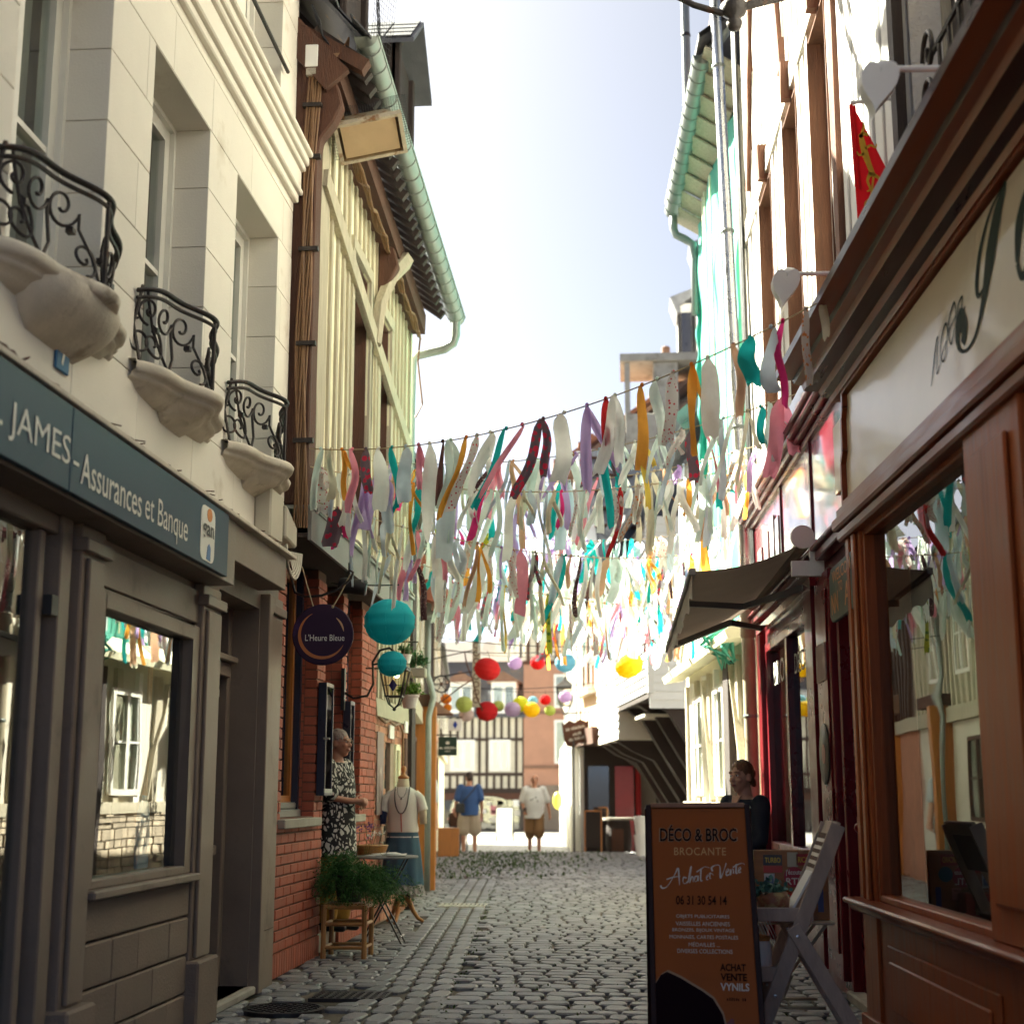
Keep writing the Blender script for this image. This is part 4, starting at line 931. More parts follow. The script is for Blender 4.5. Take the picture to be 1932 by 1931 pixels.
# ================================================================ RIGHT: brown varnished shop nearest the camera
def brown_shop():
    H = thing('brown_shop', 'varnished brown wooden shopfront with a cream script sign', 'shopfront', (1.35, 6, 0))
    V = M['varnish']; VH = M['varnish_h']
    u0 = -5.2
    MB(FB).box(u0, -.02, -4, -.30, 0, 3.55).build('core', M['room'], H)
    # stall riser with raised panels
    MB(FB).box(u0, 0, -.30, .0, 0, .60).build('riser', V, H)
    for a, b in ((-2.42, -.56), (-4.6, -2.75)):
        m = MB(FB); m.box(a, b, 0, .014, .10, .47).box(a + .09, b - .09, .014, .03, .17, .40); m.build('panel', V, H, bevel=.008)
    MB(FB).box(u0, .03, 0, .035, 0, .07).build('skirting', V, H, bevel=.006)
    m = MB(FB); m.box(u0, .02, -.1, .075, .60, .635).box(u0, .04, -.1, .11, .635, .665); m.build('sill', VH, H, bevel=.01)
    # posts and pilaster
    MB(FB).box(-.36, -.02, -.25, .015, 0, 2.62).box(-.30, -.22, .015, .035, .665, 2.6).box(-.16, -.08, .015, .035, .665, 2.6).build('post', V, H, bevel=.008)
    MB(FB).box(-3.12, -2.42, -.12, .03, .665, 2.62).build('pilaster', V, H, bevel=.008)
    m = MB(FB); m.box(-3.0, -2.54, .03, .05, .80, 2.50); m.build('pilaster_panel', V, H, bevel=.02)
    MB(FB).box(u0, -4.9, -.12, .03, .665, 2.62).build('pilaster', V, H, bevel=.008)
    for a, b in ((-2.42, -.36), (-4.9, -3.12)):
        m = MB(FB); m.box(a, a + .06, -.10, .0, .665, 2.62).box(b - .05, b, -.10, 0, .665, 2.62).box(a + .06, b - .05, -.10, 0, .665, .70).box(a + .06, b - .05, -.10, 0, 2.57, 2.62)
        w = m.build('window', V, H, bevel=.006); MB(FB).box(a + .06, b - .05, -.06, -.052, .70, 2.57).build('pane', M['glass_shop'], w)
        MB(FB).box(a, b, -1.4, -.12, .55, .60).build('display_floor', M['room'], w)
    # fascia: lower rail, framed cream glass, cornice
    m = MB(FB); m.box(u0, .02, -.2, .06, 2.60, 2.66).box(u0, .035, -.2, .085, 2.66, 2.73).box(u0, .02, -.2, .06, 2.73, 2.79); m.build('rail', VH, H, bevel=.012)
    MB(FB).box(u0, -.02, -.2, .0, 2.79, 3.44).build('fascia', V, H)
    m = MB(FB)
    pts = [(-.10, 2.83), (-.10, 3.03), (-.155, 3.09), (-.155, 3.27), (-.20, 3.33), (-.20, 3.40), (-5.0, 3.40), (-5.0, 2.83)]
    m.prism([(u, .001, z) for u, z in pts], (0, .012, 0)); m.build('sign_glass', M['signcream'], H)
    fr_ = [(-.07, 2.80), (-.07, 3.04), (-.125, 3.10), (-.125, 3.28), (-.17, 3.34), (-.17, 3.43), (-5.03, 3.43), (-5.03, 2.80), (-.07, 2.80)]
    m = MB(FB)
    for p, q in zip(fr_, fr_[1:]): m.beam((p[0], .015, p[1]), (q[0], .015, q[1]), .034, .05, (0, 1, 0))
    m.build('sign_frame', VH, H)
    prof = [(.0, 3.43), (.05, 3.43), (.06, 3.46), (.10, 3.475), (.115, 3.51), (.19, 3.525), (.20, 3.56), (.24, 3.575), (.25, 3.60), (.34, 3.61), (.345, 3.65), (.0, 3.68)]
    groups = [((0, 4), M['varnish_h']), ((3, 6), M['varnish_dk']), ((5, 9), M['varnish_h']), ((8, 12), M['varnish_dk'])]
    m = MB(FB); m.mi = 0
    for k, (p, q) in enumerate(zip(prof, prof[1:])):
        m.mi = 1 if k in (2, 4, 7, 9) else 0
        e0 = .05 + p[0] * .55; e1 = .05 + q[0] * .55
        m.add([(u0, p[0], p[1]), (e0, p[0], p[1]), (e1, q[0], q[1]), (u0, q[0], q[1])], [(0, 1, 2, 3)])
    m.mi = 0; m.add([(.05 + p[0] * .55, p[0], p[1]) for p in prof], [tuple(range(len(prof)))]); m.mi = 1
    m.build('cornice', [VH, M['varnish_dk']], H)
    # script lettering
    m = MB(FB); rt = -FB.U; up_ = UP
    def S_(pts, ws, o=(-2.42, 3.08)): stroke(m, pts, ws, FB.p((o[0], .0135, o[1])) , rt, up_)
    # tall capital with a swash, hairlines and a drop end
    m2 = MB()
    def S2(mb, pts, ws): stroke(mb, [(p[0] * 1.15, p[1] * .84) for p in pts], [q * 1.7 for q in ws], FB.p((-2.0, .0138, 2.93)), rt, UP)
    S2(m2, [(.40, .07), (.43, .13), (.40, .19), (.36, .17), (.34, .11), (.37, .05), (.45, .02), (.56, .05), (.66, .16), (.76, .32), (.86, .46), (.97, .56)], [.03, .05, .06, .05, .03, .012, .008, .012, .03, .065, .055, .014])
    S2(m2, [(.97, .56), (.80, .52), (.66, .40), (.60, .27), (.61, .21), (.66, .215), (.72, .26)], [.006, .010, .022, .026, .014, .006, .004])
    S2(m2, [(1.02, .16), (1.06, .30), (1.16, .40), (1.26, .38), (1.28, .26), (1.18, .12), (1.06, .08), (1.02, .16)], [.02, .05, .03, .012, .03, .05, .02, .02])
    S2(m2, [(1.36, .10), (1.46, .34), (1.56, .42), (1.66, .30), (1.60, .10), (1.76, .08), (1.9, .2)], [.02, .05, .02, .03, .05, .014, .01])
    # small hairline script before it
    for k, pts in enumerate(([(-.04, .03), (.0, .10), (.05, .20), (.09, .24), (.06, .12), (.05, .06), (.10, .09)], [(.10, .09), (.13, .20), (.20, .26), (.22, .20), (.16, .09), (.12, .12), (.2, .17)], [(.20, .15), (.26, .27), (.33, .31), (.33, .22), (.26, .13), (.24, .2), (.33, .24)], [(.34, .22), (.38, .28), (.43, .29), (.40, .22), (.38, .2), (.46, .23)])):
        S2(m2, pts, [.004, .007, .008, .005, .006, .005, .003][:len(pts)])
    o = m2.build('script', M['script'], H, weld=False); o['kind'] = 'stuff'
    return H
HB = brown_shop()
def heart_lamp(u, lab):
    t = thing('heart_sign', lab, 'heart ornament', FB.p((u, .3, 3.6)), 'white wooden hearts hung from the brown cornice')
    MB(FB).box(u - .03, u + .03, .02, .10, 3.76, 3.93).build('plate', M['white'], t, bevel=.006)
    MB(FB).tube([(u, .08, 3.855), (u, .42, 3.855)], .013, 8).build('arm', M['white'], t, smooth=True)
    pts = []
    for i in range(28):
        a = 2 * math.pi * i / 28; x = 16 * math.sin(a) ** 3; y = 13 * math.cos(a) - 5 * math.cos(2 * a) - 2 * math.cos(3 * a) - math.cos(4 * a)
        pts.append((u - .035, .46 + x * .0044 - y * .0012, 3.785 + y * .0072))
    m = MB(FB); m.prism(pts, (.07, 0, 0)); m.build('heart', M['white'], t, bevel=.006)
    MB(FB).lathe([(.03, -.03), (.035, .0), (.02, .03)], (u, .44, 3.855), 12, ax=FB.V * 0 + Vector((0, 1, 0))).build('socket', M['white'], t, smooth=True)
    MB(FB).tube([(u, .43, 3.85), (u, .43, 3.78)], .004, 5).build('hook', M['zinc_shiny'], t)
heart_lamp(-.92, 'white heart ornament on the far arm beside the striped ribbons'); heart_lamp(-3.1, 'white heart ornament on the near arm above the red flag')
# upper floor of the brown shop: dark studs and cream panels
H = thing('studded_house', 'dark studded house with cream panels above the brown shop', 'house', FB.p((-3, -.3, 3.6)))
MB(FB).box(-5.2, -1.45, -4, -.32, 3.6, 9.6).build('infill', M['cream'], H)
for i in range(18): MB(FB).beam((-1.52 - i * .205, -.29, 3.6), (-1.52 - i * .205 + random.uniform(-.02, .02), -.29, 9.5), .07, .10, (1, 0, 0)).build('stud', M['blackwood'] if i % 3 else M['greytimber'], H, jit=.006)
MB(FB).box(-5.2, -1.45, -.34, -.22, 5.9, 6.15).build('rail', M['blackwood'], H, jit=.008)
w = window(H, FB, -3.4, -2.45, 4.1, 5.8, -.26, M['blackwood'], M['glass'], bars=2, curtain=M['curtain'])
t = thing('window_guard', 'black iron window guard with scrolls above the brown cornice', 'window guard', FB.p((-2.6, -.1, 3.9)))
for k in range(9): MB(FB).tube([(-3.4 + k * .16, -.06, 3.8), (-3.4 + k * .16, -.06, 4.5)], .010, 6).build('bar', M['iron'], t)
for s_, (uu, zz) in enumerate(((-1.98, 4.08), (-1.95, 4.3), (-1.98, 4.52))):
    MB(FB).tube([(uu + .1 * (1 - i / 22) * math.cos(i * .38), -.05, zz + .12 * (1 - i / 26) * math.sin(i * .38)) for i in range(20)], .012, 6).build('scroll', M['iron'], t, smooth='all')
MB(FB).tube([(-3.45, -.06, 4.5), (-1.9, -.06, 4.5)], .014, 6).build('top_bar', M['iron'], t)
t = thing('street_lamp_arm', 'dark iron lamp bracket reaching over the street at the top', 'lamp bracket', FR.p((8.2, .2, 6.4)))
K = lambda x, z: Vector((x, 8.2, z))
m = MB(); m.tube([(1.4, 8.3, 6.12), (1.05, 8.25, 5.98), (.82, 8.2, 5.90), (.62, 8.2, 5.85), (.46, 8.2, 5.91), (.28, 8.2, 6.02)], [.03, .028, .026, .022, .020, .020], 8); m.build('arm', M['iron'], t, smooth='all')
m = MB(); m.lathe([(.0, -.13), (.035, -.12), (.05, -.08), (.03, -.05), (.07, -.02), (.085, .03), (.05, .07), (.03, .12)], (.70, 8.2, 5.86), 14); m.build('boss', M['iron'], t, smooth='all')
m = MB(); m.tube([(1.35, 8.3, 6.4), (1.0, 8.2, 6.2), (.78, 8.2, 6.05), (.72, 8.2, 5.92)], .016, 6); m.build('scroll', M['iron'], t, smooth='all')

# ================================================================ RIGHT: red antique shop
def red_shop():
    H = thing('red_shop', 'oxblood red antique shop with a glossy panelled fascia', 'shopfront', FR.p((10.8, 0, 0)))
    Rd = M['red']
    holes = [(10.35, 12.98, .74, 2.50), (8.42, 9.25, .05, 2.42)]
    cells(MB(FR), 8.36, 13.2, 0, 2.75, holes, -.35, 0).build('wall', Rd, H)
    MB(FR).add([(8.3, -.36, .02), (13.2, -.36, .02), (13.2, -2.2, .02), (8.3, -2.2, .02), (8.3, -.36, 2.7), (13.2, -.36, 2.7), (13.2, -2.2, 2.7), (8.3, -2.2, 2.7)], [(0, 1, 2, 3), (4, 5, 6, 7), (2, 3, 7, 6), (1, 2, 6, 5), (0, 3, 7, 4)]).build('interior', M['room'], H)
    # door: frame, leaf with glass, step, round handle
    m = MB(FR); m.box(8.42, 8.50, -.10, .02, .05, 2.42).box(9.17, 9.25, -.10, .02, .05, 2.42).box(8.5, 9.17, -.10, .02, 2.34, 2.42); D = m.build('door', Rd, H, bevel=.006)
    m = MB(FR); m.box(8.5, 8.60, -.08, -.04, .05, 2.34).box(9.07, 9.17, -.08, -.04, .05, 2.34).box(8.6, 9.07, -.08, -.04, .05, .75).box(8.6, 9.07, -.08, -.04, 2.24, 2.34); m.build('leaf', Rd, D, bevel=.005)
    MB(FR).box(8.6, 9.07, -.065, -.058, .75, 2.24).build('pane', M['glass_shop'], D)
    MB(FR).tube([(8.62, -.03, 1.02), (8.62, .03, 1.02)], .012, 8).ball((8.62, .045, 1.02), .03, 12, 8).build('knob', Rd, D, smooth='all')
    # posts
    MB(FR).box(9.32, 9.88, -.02, .05, .1, 2.62).build('post', Rd, H, bevel=.006)
    MB(FR).box(9.40, 9.80, .05, .062, .25, 2.5).build('post_panel', Rd, H, bevel=.006)
    MB(FR).box(9.98, 10.30, -.02, .06, .1, 2.62).build('post', Rd, H, bevel=.006)
    MB(FR).box(13.0, 13.22, -.02, .05, 0, 2.75).build('post', Rd, H, bevel=.006)
    m = MB(FR); m.box(10.35, 10.45, -.08, .01, .74, 2.5).box(12.88, 12.98, -.08, .01, .74, 2.5).box(10.45, 12.88, -.08, .01, 2.42, 2.5).box(10.45, 12.88, -.08, .01, .74, .82).box(11.6, 11.70, -.08, .01, .82, 2.42); w = m.build('window', Rd, H, bevel=.006)
    MB(FR).box(10.45, 11.6, -.045, -.038, .82, 2.42).build('pane', M['glass_shop'], w); MB(FR).box(11.7, 12.88, -.045, -.038, .82, 2.42).build('pane', M['glass_shop'], w)
    text('BROC', M['lettering'], w, FR.p((12.3, -.036, 2.22)), -FR.U, UP, .9, .20)
    text('DÉCO &', M['lettering'], w, FR.p((11.05, -.036, 2.22)), -FR.U, UP, .9, .20)
    MB(FR).box(9.95, 13.1, -.02, .09, .68, .74).build('sill', Rd, H, bevel=.008)
    MB(FR).box(10.0, 13.0, 0, .03, .14, .60).build('riser_panel', Rd, H, bevel=.02)
    # fascia
    MB(FR).box(8.36, 13.3, -.35, .05, 2.75, 3.58).build('fascia', M['redpanel'], H)
    for u in (9.8, 11.3): MB(FR).box(u, u + .04, .05, .062, 2.8, 3.56).build('batten', Rd, H)
    m = MB(FR); m.box(8.36, 13.3, 0, .09, 2.70, 2.76).box(8.36, 13.3, 0, .12, 2.76, 2.79); m.build('lower_moulding', Rd, H, bevel=.008)
    m = MB(FR); m.box(8.36, 13.32, 0, .08, 3.56, 3.60).box(8.36, 13.34, 0, .12, 3.60, 3.64).box(8.36, 13.36, 0, .16, 3.64, 3.68).box(8.36, 13.38, 0, .19, 3.68, 3.705); m.build('cornice', Rd, H, bevel=.01)
    m = MB(FR); m.box(8.55, 12.45, .04, .085, 3.71, 3.985); sb = m.build('name_board', mat('pale blue grey board', (.34, .37, .40), .35, .08, 3, 0, coat=.3), H, bevel=.004)
    text('DÉCO & BROC', M['lettering'], sb, FR.p((10.45, .0865, 3.845)), -FR.U, UP, 3.0, .19, bold=.01)
    # framed plaques on the fascia
    pl = mat('silvery glazed plaque', (.42, .38, .38), .15, .3, 3, 0, coat=.6)
    for u, z, a, b in ((12.55, 3.0, .26, .30), (12.1, 3.02, .26, .34), (11.72, 3.06, .24, .36), (12.5, 2.84, .2, .12), (12.0, 2.83, .2, .13), (11.42, 2.86, .2, .5), (8.55, 2.98, .26, .42)):
        q = MB(FR).box(u, u + a, .052, .066, z, z + b).build('plaque', pl, H, bevel=.003)
        if u < 9: q['label'] = 'pale cream lozenge plaque'; q.data.materials.clear(); q.data.materials.append(M['signcream'])
    MB(FR).lathe([(.0, .0), (.19, .0), (.195, .004), (.19, .008), (.0, .009)], (9.60, .063, 1.46), 36, ax=(0, 1, 0)).build('record', M['black'], H, smooth=True)
    MB(FR).lathe([(.0, .0), (.062, .0), (.062, .002), (0, .002)], (9.60, .0725, 1.46), 24, ax=(0, 1, 0)).build('record_label', mat('faded red label', (.30, .10, .08), .5, .1, 6, 0), H)
    MB(FR).box(9.42, 9.78, .063, .07, 1.92, 2.16).build('notice', M['poster'], H)
    MB(FR).box(8.42, 9.25, -.35, .05, 0, .06).build('doorstep', M['concrete'], H, bevel=.01)
    return H
HR = red_shop()
t = thing('welcome_sign', 'dark green board with orange WELCOME lettering beside the brown post', 'sign', FR.p((8.3, .12, 2.15)))
m = MB(FR); m.prism([(8.80, .10, 2.24), (8.74, .10, 2.20), (7.98, .10, 2.20), (7.98, .10, 2.52), (8.72, .10, 2.52), (8.78, .10, 2.48)], (0, .03, 0)); m.build('board', mat('dark green board', (.02, .035, .022), .5, .2, 5, .05), t, bevel=.006)
og = mat('orange sign paint', (.46, .16, .03), .5, .1, 6, 0)
for s_, uu, z, w_, h_ in (('WELCOM', 8.36, 2.455, .60, .07), ('TO', 8.40, 2.375, .13, .06), ('NN', 8.60, 2.30, .22, .12), ('A', 8.20, 2.31, .16, .13)): text(s_, og, t, FR.p((uu, .1315, z)), -FR.U, UP, w_, h_, bold=.01)
# awning, partly rolled out, seen from below
AW = thing('awning', 'dark grey roll out awning with a pale valance over the red shop window', 'awning', FR.p((11.2, .1, 2.8)))
cv = mat('dark taupe canvas', (.30, .24, .19), .85, .12, 5, .2, 80, trans=.15); vl = mat('pale grey valance', (.74, .72, .67), .85, .12, 5, .2, 80, trans=.5)
u0, u1 = 9.72, 12.8; F0 = (u0, .87, 2.66); F1 = (u1, .87, 2.44)
def cn(s, q): return (u0 + (u1 - u0) * s, .10 + .77 * q, (2.86 - .02 * s) * (1 - q) + (2.66 - .22 * s) * q - .05 * math.sin(math.pi * q) - .015 * math.sin(math.pi * s * 5) * q * (1 - q))
m = MB(FR); m.grid(cn, 24, 8); m.build('canvas', cv, AW, smooth='all')
m = MB(FR); m.grid(lambda s, q: (u0 + (u1 - u0) * s, .875 + .012 * math.sin(s * 30) * q, 2.66 - .22 * s - q * (.17 + .014 * math.cos(s * math.pi * 24))), 96, 3); m.build('valance', vl, AW, smooth='all')
MB(FR).beam(F0, F1, .045, .05).build('front_bar', M['greypaint'], AW, bevel=.006)
MB(FR).tube([(u0 - .1, .13, 2.84), (u1, .13, 2.82)], .045, 10).build('roller', cv, AW)
m = MB(FR); m.lathe([(.0, -.02), (.075, -.015), (.08, .0), (.075, .015), (.0, .02)], (9.56, .16, 2.86), 20, ax=(1, 0, 0)); m.box(9.54, 9.58, .03, .12, 2.60, 2.84).box(9.54, 9.58, .12, .24, 2.60, 2.70); m.build('end_cap', M['white'], AW, smooth=True)
for ua, um, ub in ((10.1, 10.8, 10.5), (12.6, 11.8, 12.3)):
    m = MB(FR); m.beam((ua, .08, 2.60), (um, .42, 2.56), .035, .045).beam((um, .42, 2.56), (ub, .86, 2.60 - .07 * (ub - u0)), .035, .045); m.build('folding_arm', M['greypaint'], AW, bevel=.004)
MB(FR).box(9.8, 12.9, .05, .09, 2.57, 2.63).build('torsion_bar', M['redpanel'], AW)

# ================================================================ RIGHT: white washed timbered house above the red shop
def white_house():
    H = thing('whitewashed_house', 'white washed half timbered house in the sun above the red shop', 'house', FR.p((10.5, 0, 3.7)))
    wn = [(11.45, 12.25, 4.1, 6.28), (10.0, 10.72, 4.1, 6.28), (8.72, 9.42, 4.1, 6.28)]
    zt = 9.3
    cells(MB(FR), 6.75, 13.42, 3.70, zt, wn, -.45, -.03).build('wall', M['wht_rough'], H)
    MB(FR).box(6.8, 13.4, -4, -.46, 0, zt).build('core', M['room'], H)
    def tm(a, b, w, mt='wht_timber', nm='stud', d=.07, v=.0, j=.007):
        m = MB(FR); n_ = 8; A = Vector(a); B = Vector(b); t_ = (B - A).normalized(); s_ = Vector((t_.z, 0, -t_.x)).normalized()
        vs = []; 
        for i in range(n_ + 1):
            p = A.lerp(B, i / n_); hw = w / 2 * random.uniform(.86, 1.14); off = random.uniform(-j, j)
            vs += [p + s_ * (off - hw) + Vector((0, v - .05, 0)), p + s_ * (off - hw) + Vector((0, v + random.uniform(-.004, .006), 0)), p + s_ * (off + hw) + Vector((0, v + random.uniform(-.004, .006), 0)), p + s_ * (off + hw) + Vector((0, v - .05, 0))]
        m.add(vs, [(4 * i + k, 4 * i + k + 1, 4 * i + 5 + k, 4 * i + 4 + k) for i in range(n_) for k in range(3)] + [(0, 1, 2, 3), (4 * n_, 4 * n_ + 1, 4 * n_ + 2, 4 * n_ + 3)])
        return m.build(nm, M[mt], H)
    z1 = 6.40
    tm((6.8, 0, z1 + .09), (13.4, 0, z1 + .03), .20, nm='rail', v=.03)
    tm((6.8, 0, 3.82), (13.4, 0, 3.80), .20, nm='rail', v=.03)
    u = 13.3
    while u > 8.45:
        clash = [w for w in wn if w[0] - .10 < u < w[1] + .10]
        if not clash: tm((u, .012, 3.9), (u + random.uniform(-.03, .03), .012, z1), random.uniform(.10, .14))
        tm((u - .04, .012, z1 + .15), (u - .04 + random.uniform(-.08, .08), .012, zt), random.uniform(.10, .15))
        u -= .235
    for a, b, c, d in wn:
        for e in (a - .07, b + .07): tm((e, .02, 3.9), (e, .02, d + .1), .13)
        MB(FR).box(a, a + .012, -.24, .028, c, d).build('jamb', M['brn_edge'], H); MB(FR).box(b - .012, b, -.24, .028, c, d).build('jamb', M['brn_edge'], H)
        MB(FR).box(a + .012, b - .012, -.24, .02, d - .012, d + .0).build('lintel', M['brn_edge'], H)
        window(H, FR, a + .012, b - .012, c, d - .012, -.09, M['white_frame'], M['glass'], bars=2, fw=.085, d=.06, curtain=M['curtain'])
        MB(FR).box(a + .25, a + .33, .0, .09, d + .02, d + .32).build('peg', M['brn_edge'], H, jit=.006)
    for a, b in (((12.9, .03, 6.7), (12.1, .03, 9.2)), ((11.2, .03, 9.2), (10.6, .03, 6.7))): tm(a, b, .12, 'brn_edge', 'brace', v=.02)
    tm((8.40, .03, 3.9), (8.36, .03, 8.9), .15, 'brn_edge', 'post', v=.03)
    # white boarding on the near part
    u = 8.28; k = 0
    while u > 6.8:
        MB(FR).box(u - .125, u - .006, -.03, .022 if k % 2 else .034, 3.70, 8.8).build('plank', M['boards'], H, bevel=.006); u -= .125; k += 1
    tm((6.78, .03, 3.7), (6.76, .03, 8.9), .12, 'blackwood', 'post', v=.03)
    MB(FR).add([(6.7, .5, zt - .1), (13.6, .5, zt - .1), (13.6, -3, zt + 3), (6.7, -3, zt + 3), (6.7, .5, zt - .18), (13.6, .5, zt - .18), (13.6, -3, zt + 2.9), (6.7, -3, zt + 2.9)], [(0, 1, 2, 3), (7, 6, 5, 4), (0, 4, 5, 1), (1, 5, 6, 2)]).build('roof', M['slate'], H)
    return H
HW = white_house()
t = thing('flag', 'red pennant flag with a golden lion hung on the white boards', 'flag', FB.p((-1.3, .14, 3.9)))
fl = mat('scarlet flag cloth', (.62, .008, .016), .8, .08, 6, .1, 60, trans=.4)
def ff(s, q):                                            # hanging limp from its pole, widest at the foot
    return (1.155 + .02 * q + (.015 + .30 * q ** .9) * s, 6.95 + .02 * math.sin(8 * s + 2 * q) * q, 4.60 - .82 * q + .05 * s * q)
MB().grid(ff, 14, 18).build('cloth', fl, t, smooth='all')
MB().grid(lambda s, q: (1.148 + .035 * s + .01 * q, 6.93 - .012 * math.sin(6 * s), 4.60 - (.44 + .02 * s) * q), 4, 8).build('fold', fl, t, smooth='all')
m = MB()
def L_(pts, ws): stroke(m, [(x * 1.15, y * 1.25) for x, y in pts], [w * 1.1 for w in ws], (1.135, 6.925, 4.17), (1, 0, 0), UP)
L_([(.055, .215), (.06, .18), (.07, .13), (.085, .08), (.10, .035)], [.014, .026, .030, .024, .022]); L_([(.05, .20), (.07, .215), (.085, .205)], [.016, .020, .008]); L_([(.06, .215), (.07, .245), (.066, .265)], [.014, .010, .003])
L_([(.072, .15), (.095, .165), (.115, .155), (.12, .17)], [.014, .010, .009, .005]); L_([(.066, .13), (.045, .125), (.035, .14)], [.012, .009, .005]); L_([(.10, .04), (.125, .02), (.12, -.02), (.135, -.03)], [.020, .012, .010, .006]); L_([(.09, .05), (.075, .015), (.085, -.02), (.07, -.03)], [.018, .012, .010, .006])
L_([(.10, .03), (.085, -.05), (.06, -.08), (.07, -.115), (.10, -.105), (.095, -.075)], [.010, .009, .009, .009, .010, .006])
m.build('lion', mat('gold flag print', (.62, .34, .02), .7, .05, 6, 0), t, weld=False)['kind'] = 'stuff'
MB().tube([(1.16, 6.95, 4.62), (1.45, 6.95, 4.64)], .010, 6).build('pole', M['white'], t)
# rainwater pipe and black cables at the end of the white house
t = thing('rain_pipe', 'tall shiny zinc rainwater pipe, beige below, at the end of the white house', 'pipe', FR.p((13.4, .1, 0)))
PX = lambda z: (13.42 + max(0, z - 3) * .06, .10 + max(0, z - 3) * .016, z)
MB(FR).tube([PX(z) for z in (2.9, 4, 5, 6, 7, 8, 9, 9.9)], .055, 14).build('pipe', M['zinc_shiny'], t, smooth='all')
MB(FR).tube([(13.42, .10, 0), (13.42, .10, 2.6)], .062, 14).build('lower_pipe', mat('beige cast pipe', (.36, .31, .22), .45, .12, 5, .1), t, smooth=True)
MB(FR).lathe([(.062, 0), (.075, .02), (.075, .2), (.06, .3)], (13.42, .10, 2.6), 14).build('collar', MATS['beige cast pipe'], t, smooth=True)
for z in (.75, 1.9, 4.6, 6.6, 8.4): q = PX(z); MB(FR).lathe([(.066, -.015), (.07, 0), (.066, .015)], q, 14).build('clip', M['zinc'], t)
m = MB(FR)
for k in range(11):
    m.tube([(13.24 - .014 * k + .05 * max(0, z - 3) + .01 * math.sin(z * 3 + k), .05 + .01 * (k % 3), z) for z in [2.7 + .3 * i for i in range(24)]], .012, 5)
tag(m.build('cable_run', M['black'], None, weld=False), 'thick run of black cables beside the zinc rainwater pipe', 'cables')

# ================================================================ RIGHT: house wrapped in mint netting
H = thing('netted_house', 'tall house wrapped in mint green scaffold netting', 'house', F2.p((1.3, 0, 3)))
MB(F2).box(-.25, 2.45, -3.5, -.06, 2.9, 8.55).build('wall', M['cream'], H)
def nf(s, q): return (-.25 + 2.72 * s, .02 + .03 * math.sin(s * 16 + 2 * math.sin(q * 5)) + .02 * math.sin(q * 30 + s * 8), 2.95 + 5.3 * q)
MB(F2).grid(nf, 60, 70).build('netting', M['mint'], H, smooth='all')
for u in (.35, 1.1, 1.55, 1.72): MB(F2).tube([(u, .075, 3.0), (u + .02, .07, 5.5), (u, .075, 8.1)], .012, 6).build('batten', M['yellow'], H)
def nfold(s, q):
    k = noise.noise(Vector((math.cos(s * 6.283) * 1.5, math.sin(s * 6.283) * 1.5, q * 22))); r_ = .05 + .03 * k + .012 * math.sin(q * 60)
    return (2.46 + r_ * math.cos(s * 6.283) + .012 * math.sin(q * 14), .04 + r_ * math.sin(s * 6.283), 3.2 + 4.5 * q)
MB(F2).grid(nfold, 14, 120).build('netting_fold', M['mint_dk'], H, smooth='all')
# eaves: boarded soffit, gutter, swan neck
for k in range(9):
    MB(F2).beam((-.6 + .39 * k + .0, -.02, 8.40 - .045 * k), (-.6 + .39 * k, .36, 8.64 - .047 * k), .43, .02, (0, 0, 1)).build('soffit_board', M['greytimber'], H, jit=.004)
MB(F2).add([(-.8, .42, 8.80), (2.6, .42, 8.42), (2.6, -3, 11), (-.8, -3, 11.4), (-.8, .42, 8.74), (2.6, .42, 8.36), (2.6, -3, 10.94), (-.8, -3, 11.34)], [(0, 1, 2, 3), (7, 6, 5, 4), (0, 4, 5, 1), (1, 5, 6, 2)]).build('roof', M['slate'], H)
A = Vector((-.6, .36, 8.66)); B = Vector((2.55, .33, 8.27)); m = MB(F2); N = 12; vs = []; fs = []
for i in range(N + 1):
    p = A.lerp(B, i / N)
    for j in range(11): a = math.pi + math.pi * j / 10; vs.append(p + Vector((0, math.cos(a) * .10, math.sin(a) * .10)))
for i in range(N):
    for j in range(10): fs.append((i * 11 + j, i * 11 + j + 1, i * 11 + 12 + j, i * 11 + 11 + j))
m.add(vs, fs); m.prism(vs[:11], (.01, 0, 0)).prism(vs[-11:], (-.01, 0, 0)); G = m.build('gutter', M['zinc'], H, smooth=True)
for i in range(14):
    p = A.lerp(B, (i + .5) / 14); MB(F2).tube([p + Vector((0, math.cos(math.pi + math.pi * j / 10) * .103, math.sin(math.pi + math.pi * j / 10) * .103)) for j in range(11)], .007, 5).build('strap', M['zinc'], G)
MB(F2).tube([(2.5, .33, 8.25), (2.5, .33, 8.02), (2.5, .30, 7.94), (2.48, .20, 7.88), (2.46, .10, 7.80), (2.44, .09, 7.6), (2.44, .09, 6.9)], .05, 10).build('swan_neck', M['zinc'], H, smooth='all')
MB(F2).tube([(-.5, .36, 8.62), (-.55, .15, 8.9), (-.6, .0, 9.1)], .06, 10).build('inlet_pipe', M['zinc'], H, smooth='all')
t = thing('chimney_stack', 'narrow rusty brown chimney with a flue pipe behind the gutter', 'chimney', F2.p((1.2, -.5, 8.6)))
MB(F2).box(.6, 1.1, -.9, .06, 8.6, 9.9).prism([(.6, -.9, 9.9), (.6, .06, 9.9), (.6, -.3, 10.4), (.6, -.9, 10.4)], (.5, 0, 0)).build('stack', M['darkwood'], t, jit=.02)
MB(F2).tube([(1.6, .24, 8.5), (1.6, .24, 10.7)], .05, 10).build('flue', M['zinc'], t)
for z in (9.2, 10.1): MB(F2).lathe([(.055, -.02), (.06, 0), (.055, .02)], (1.6, .24, z), 12).build('band', M['black'], t)
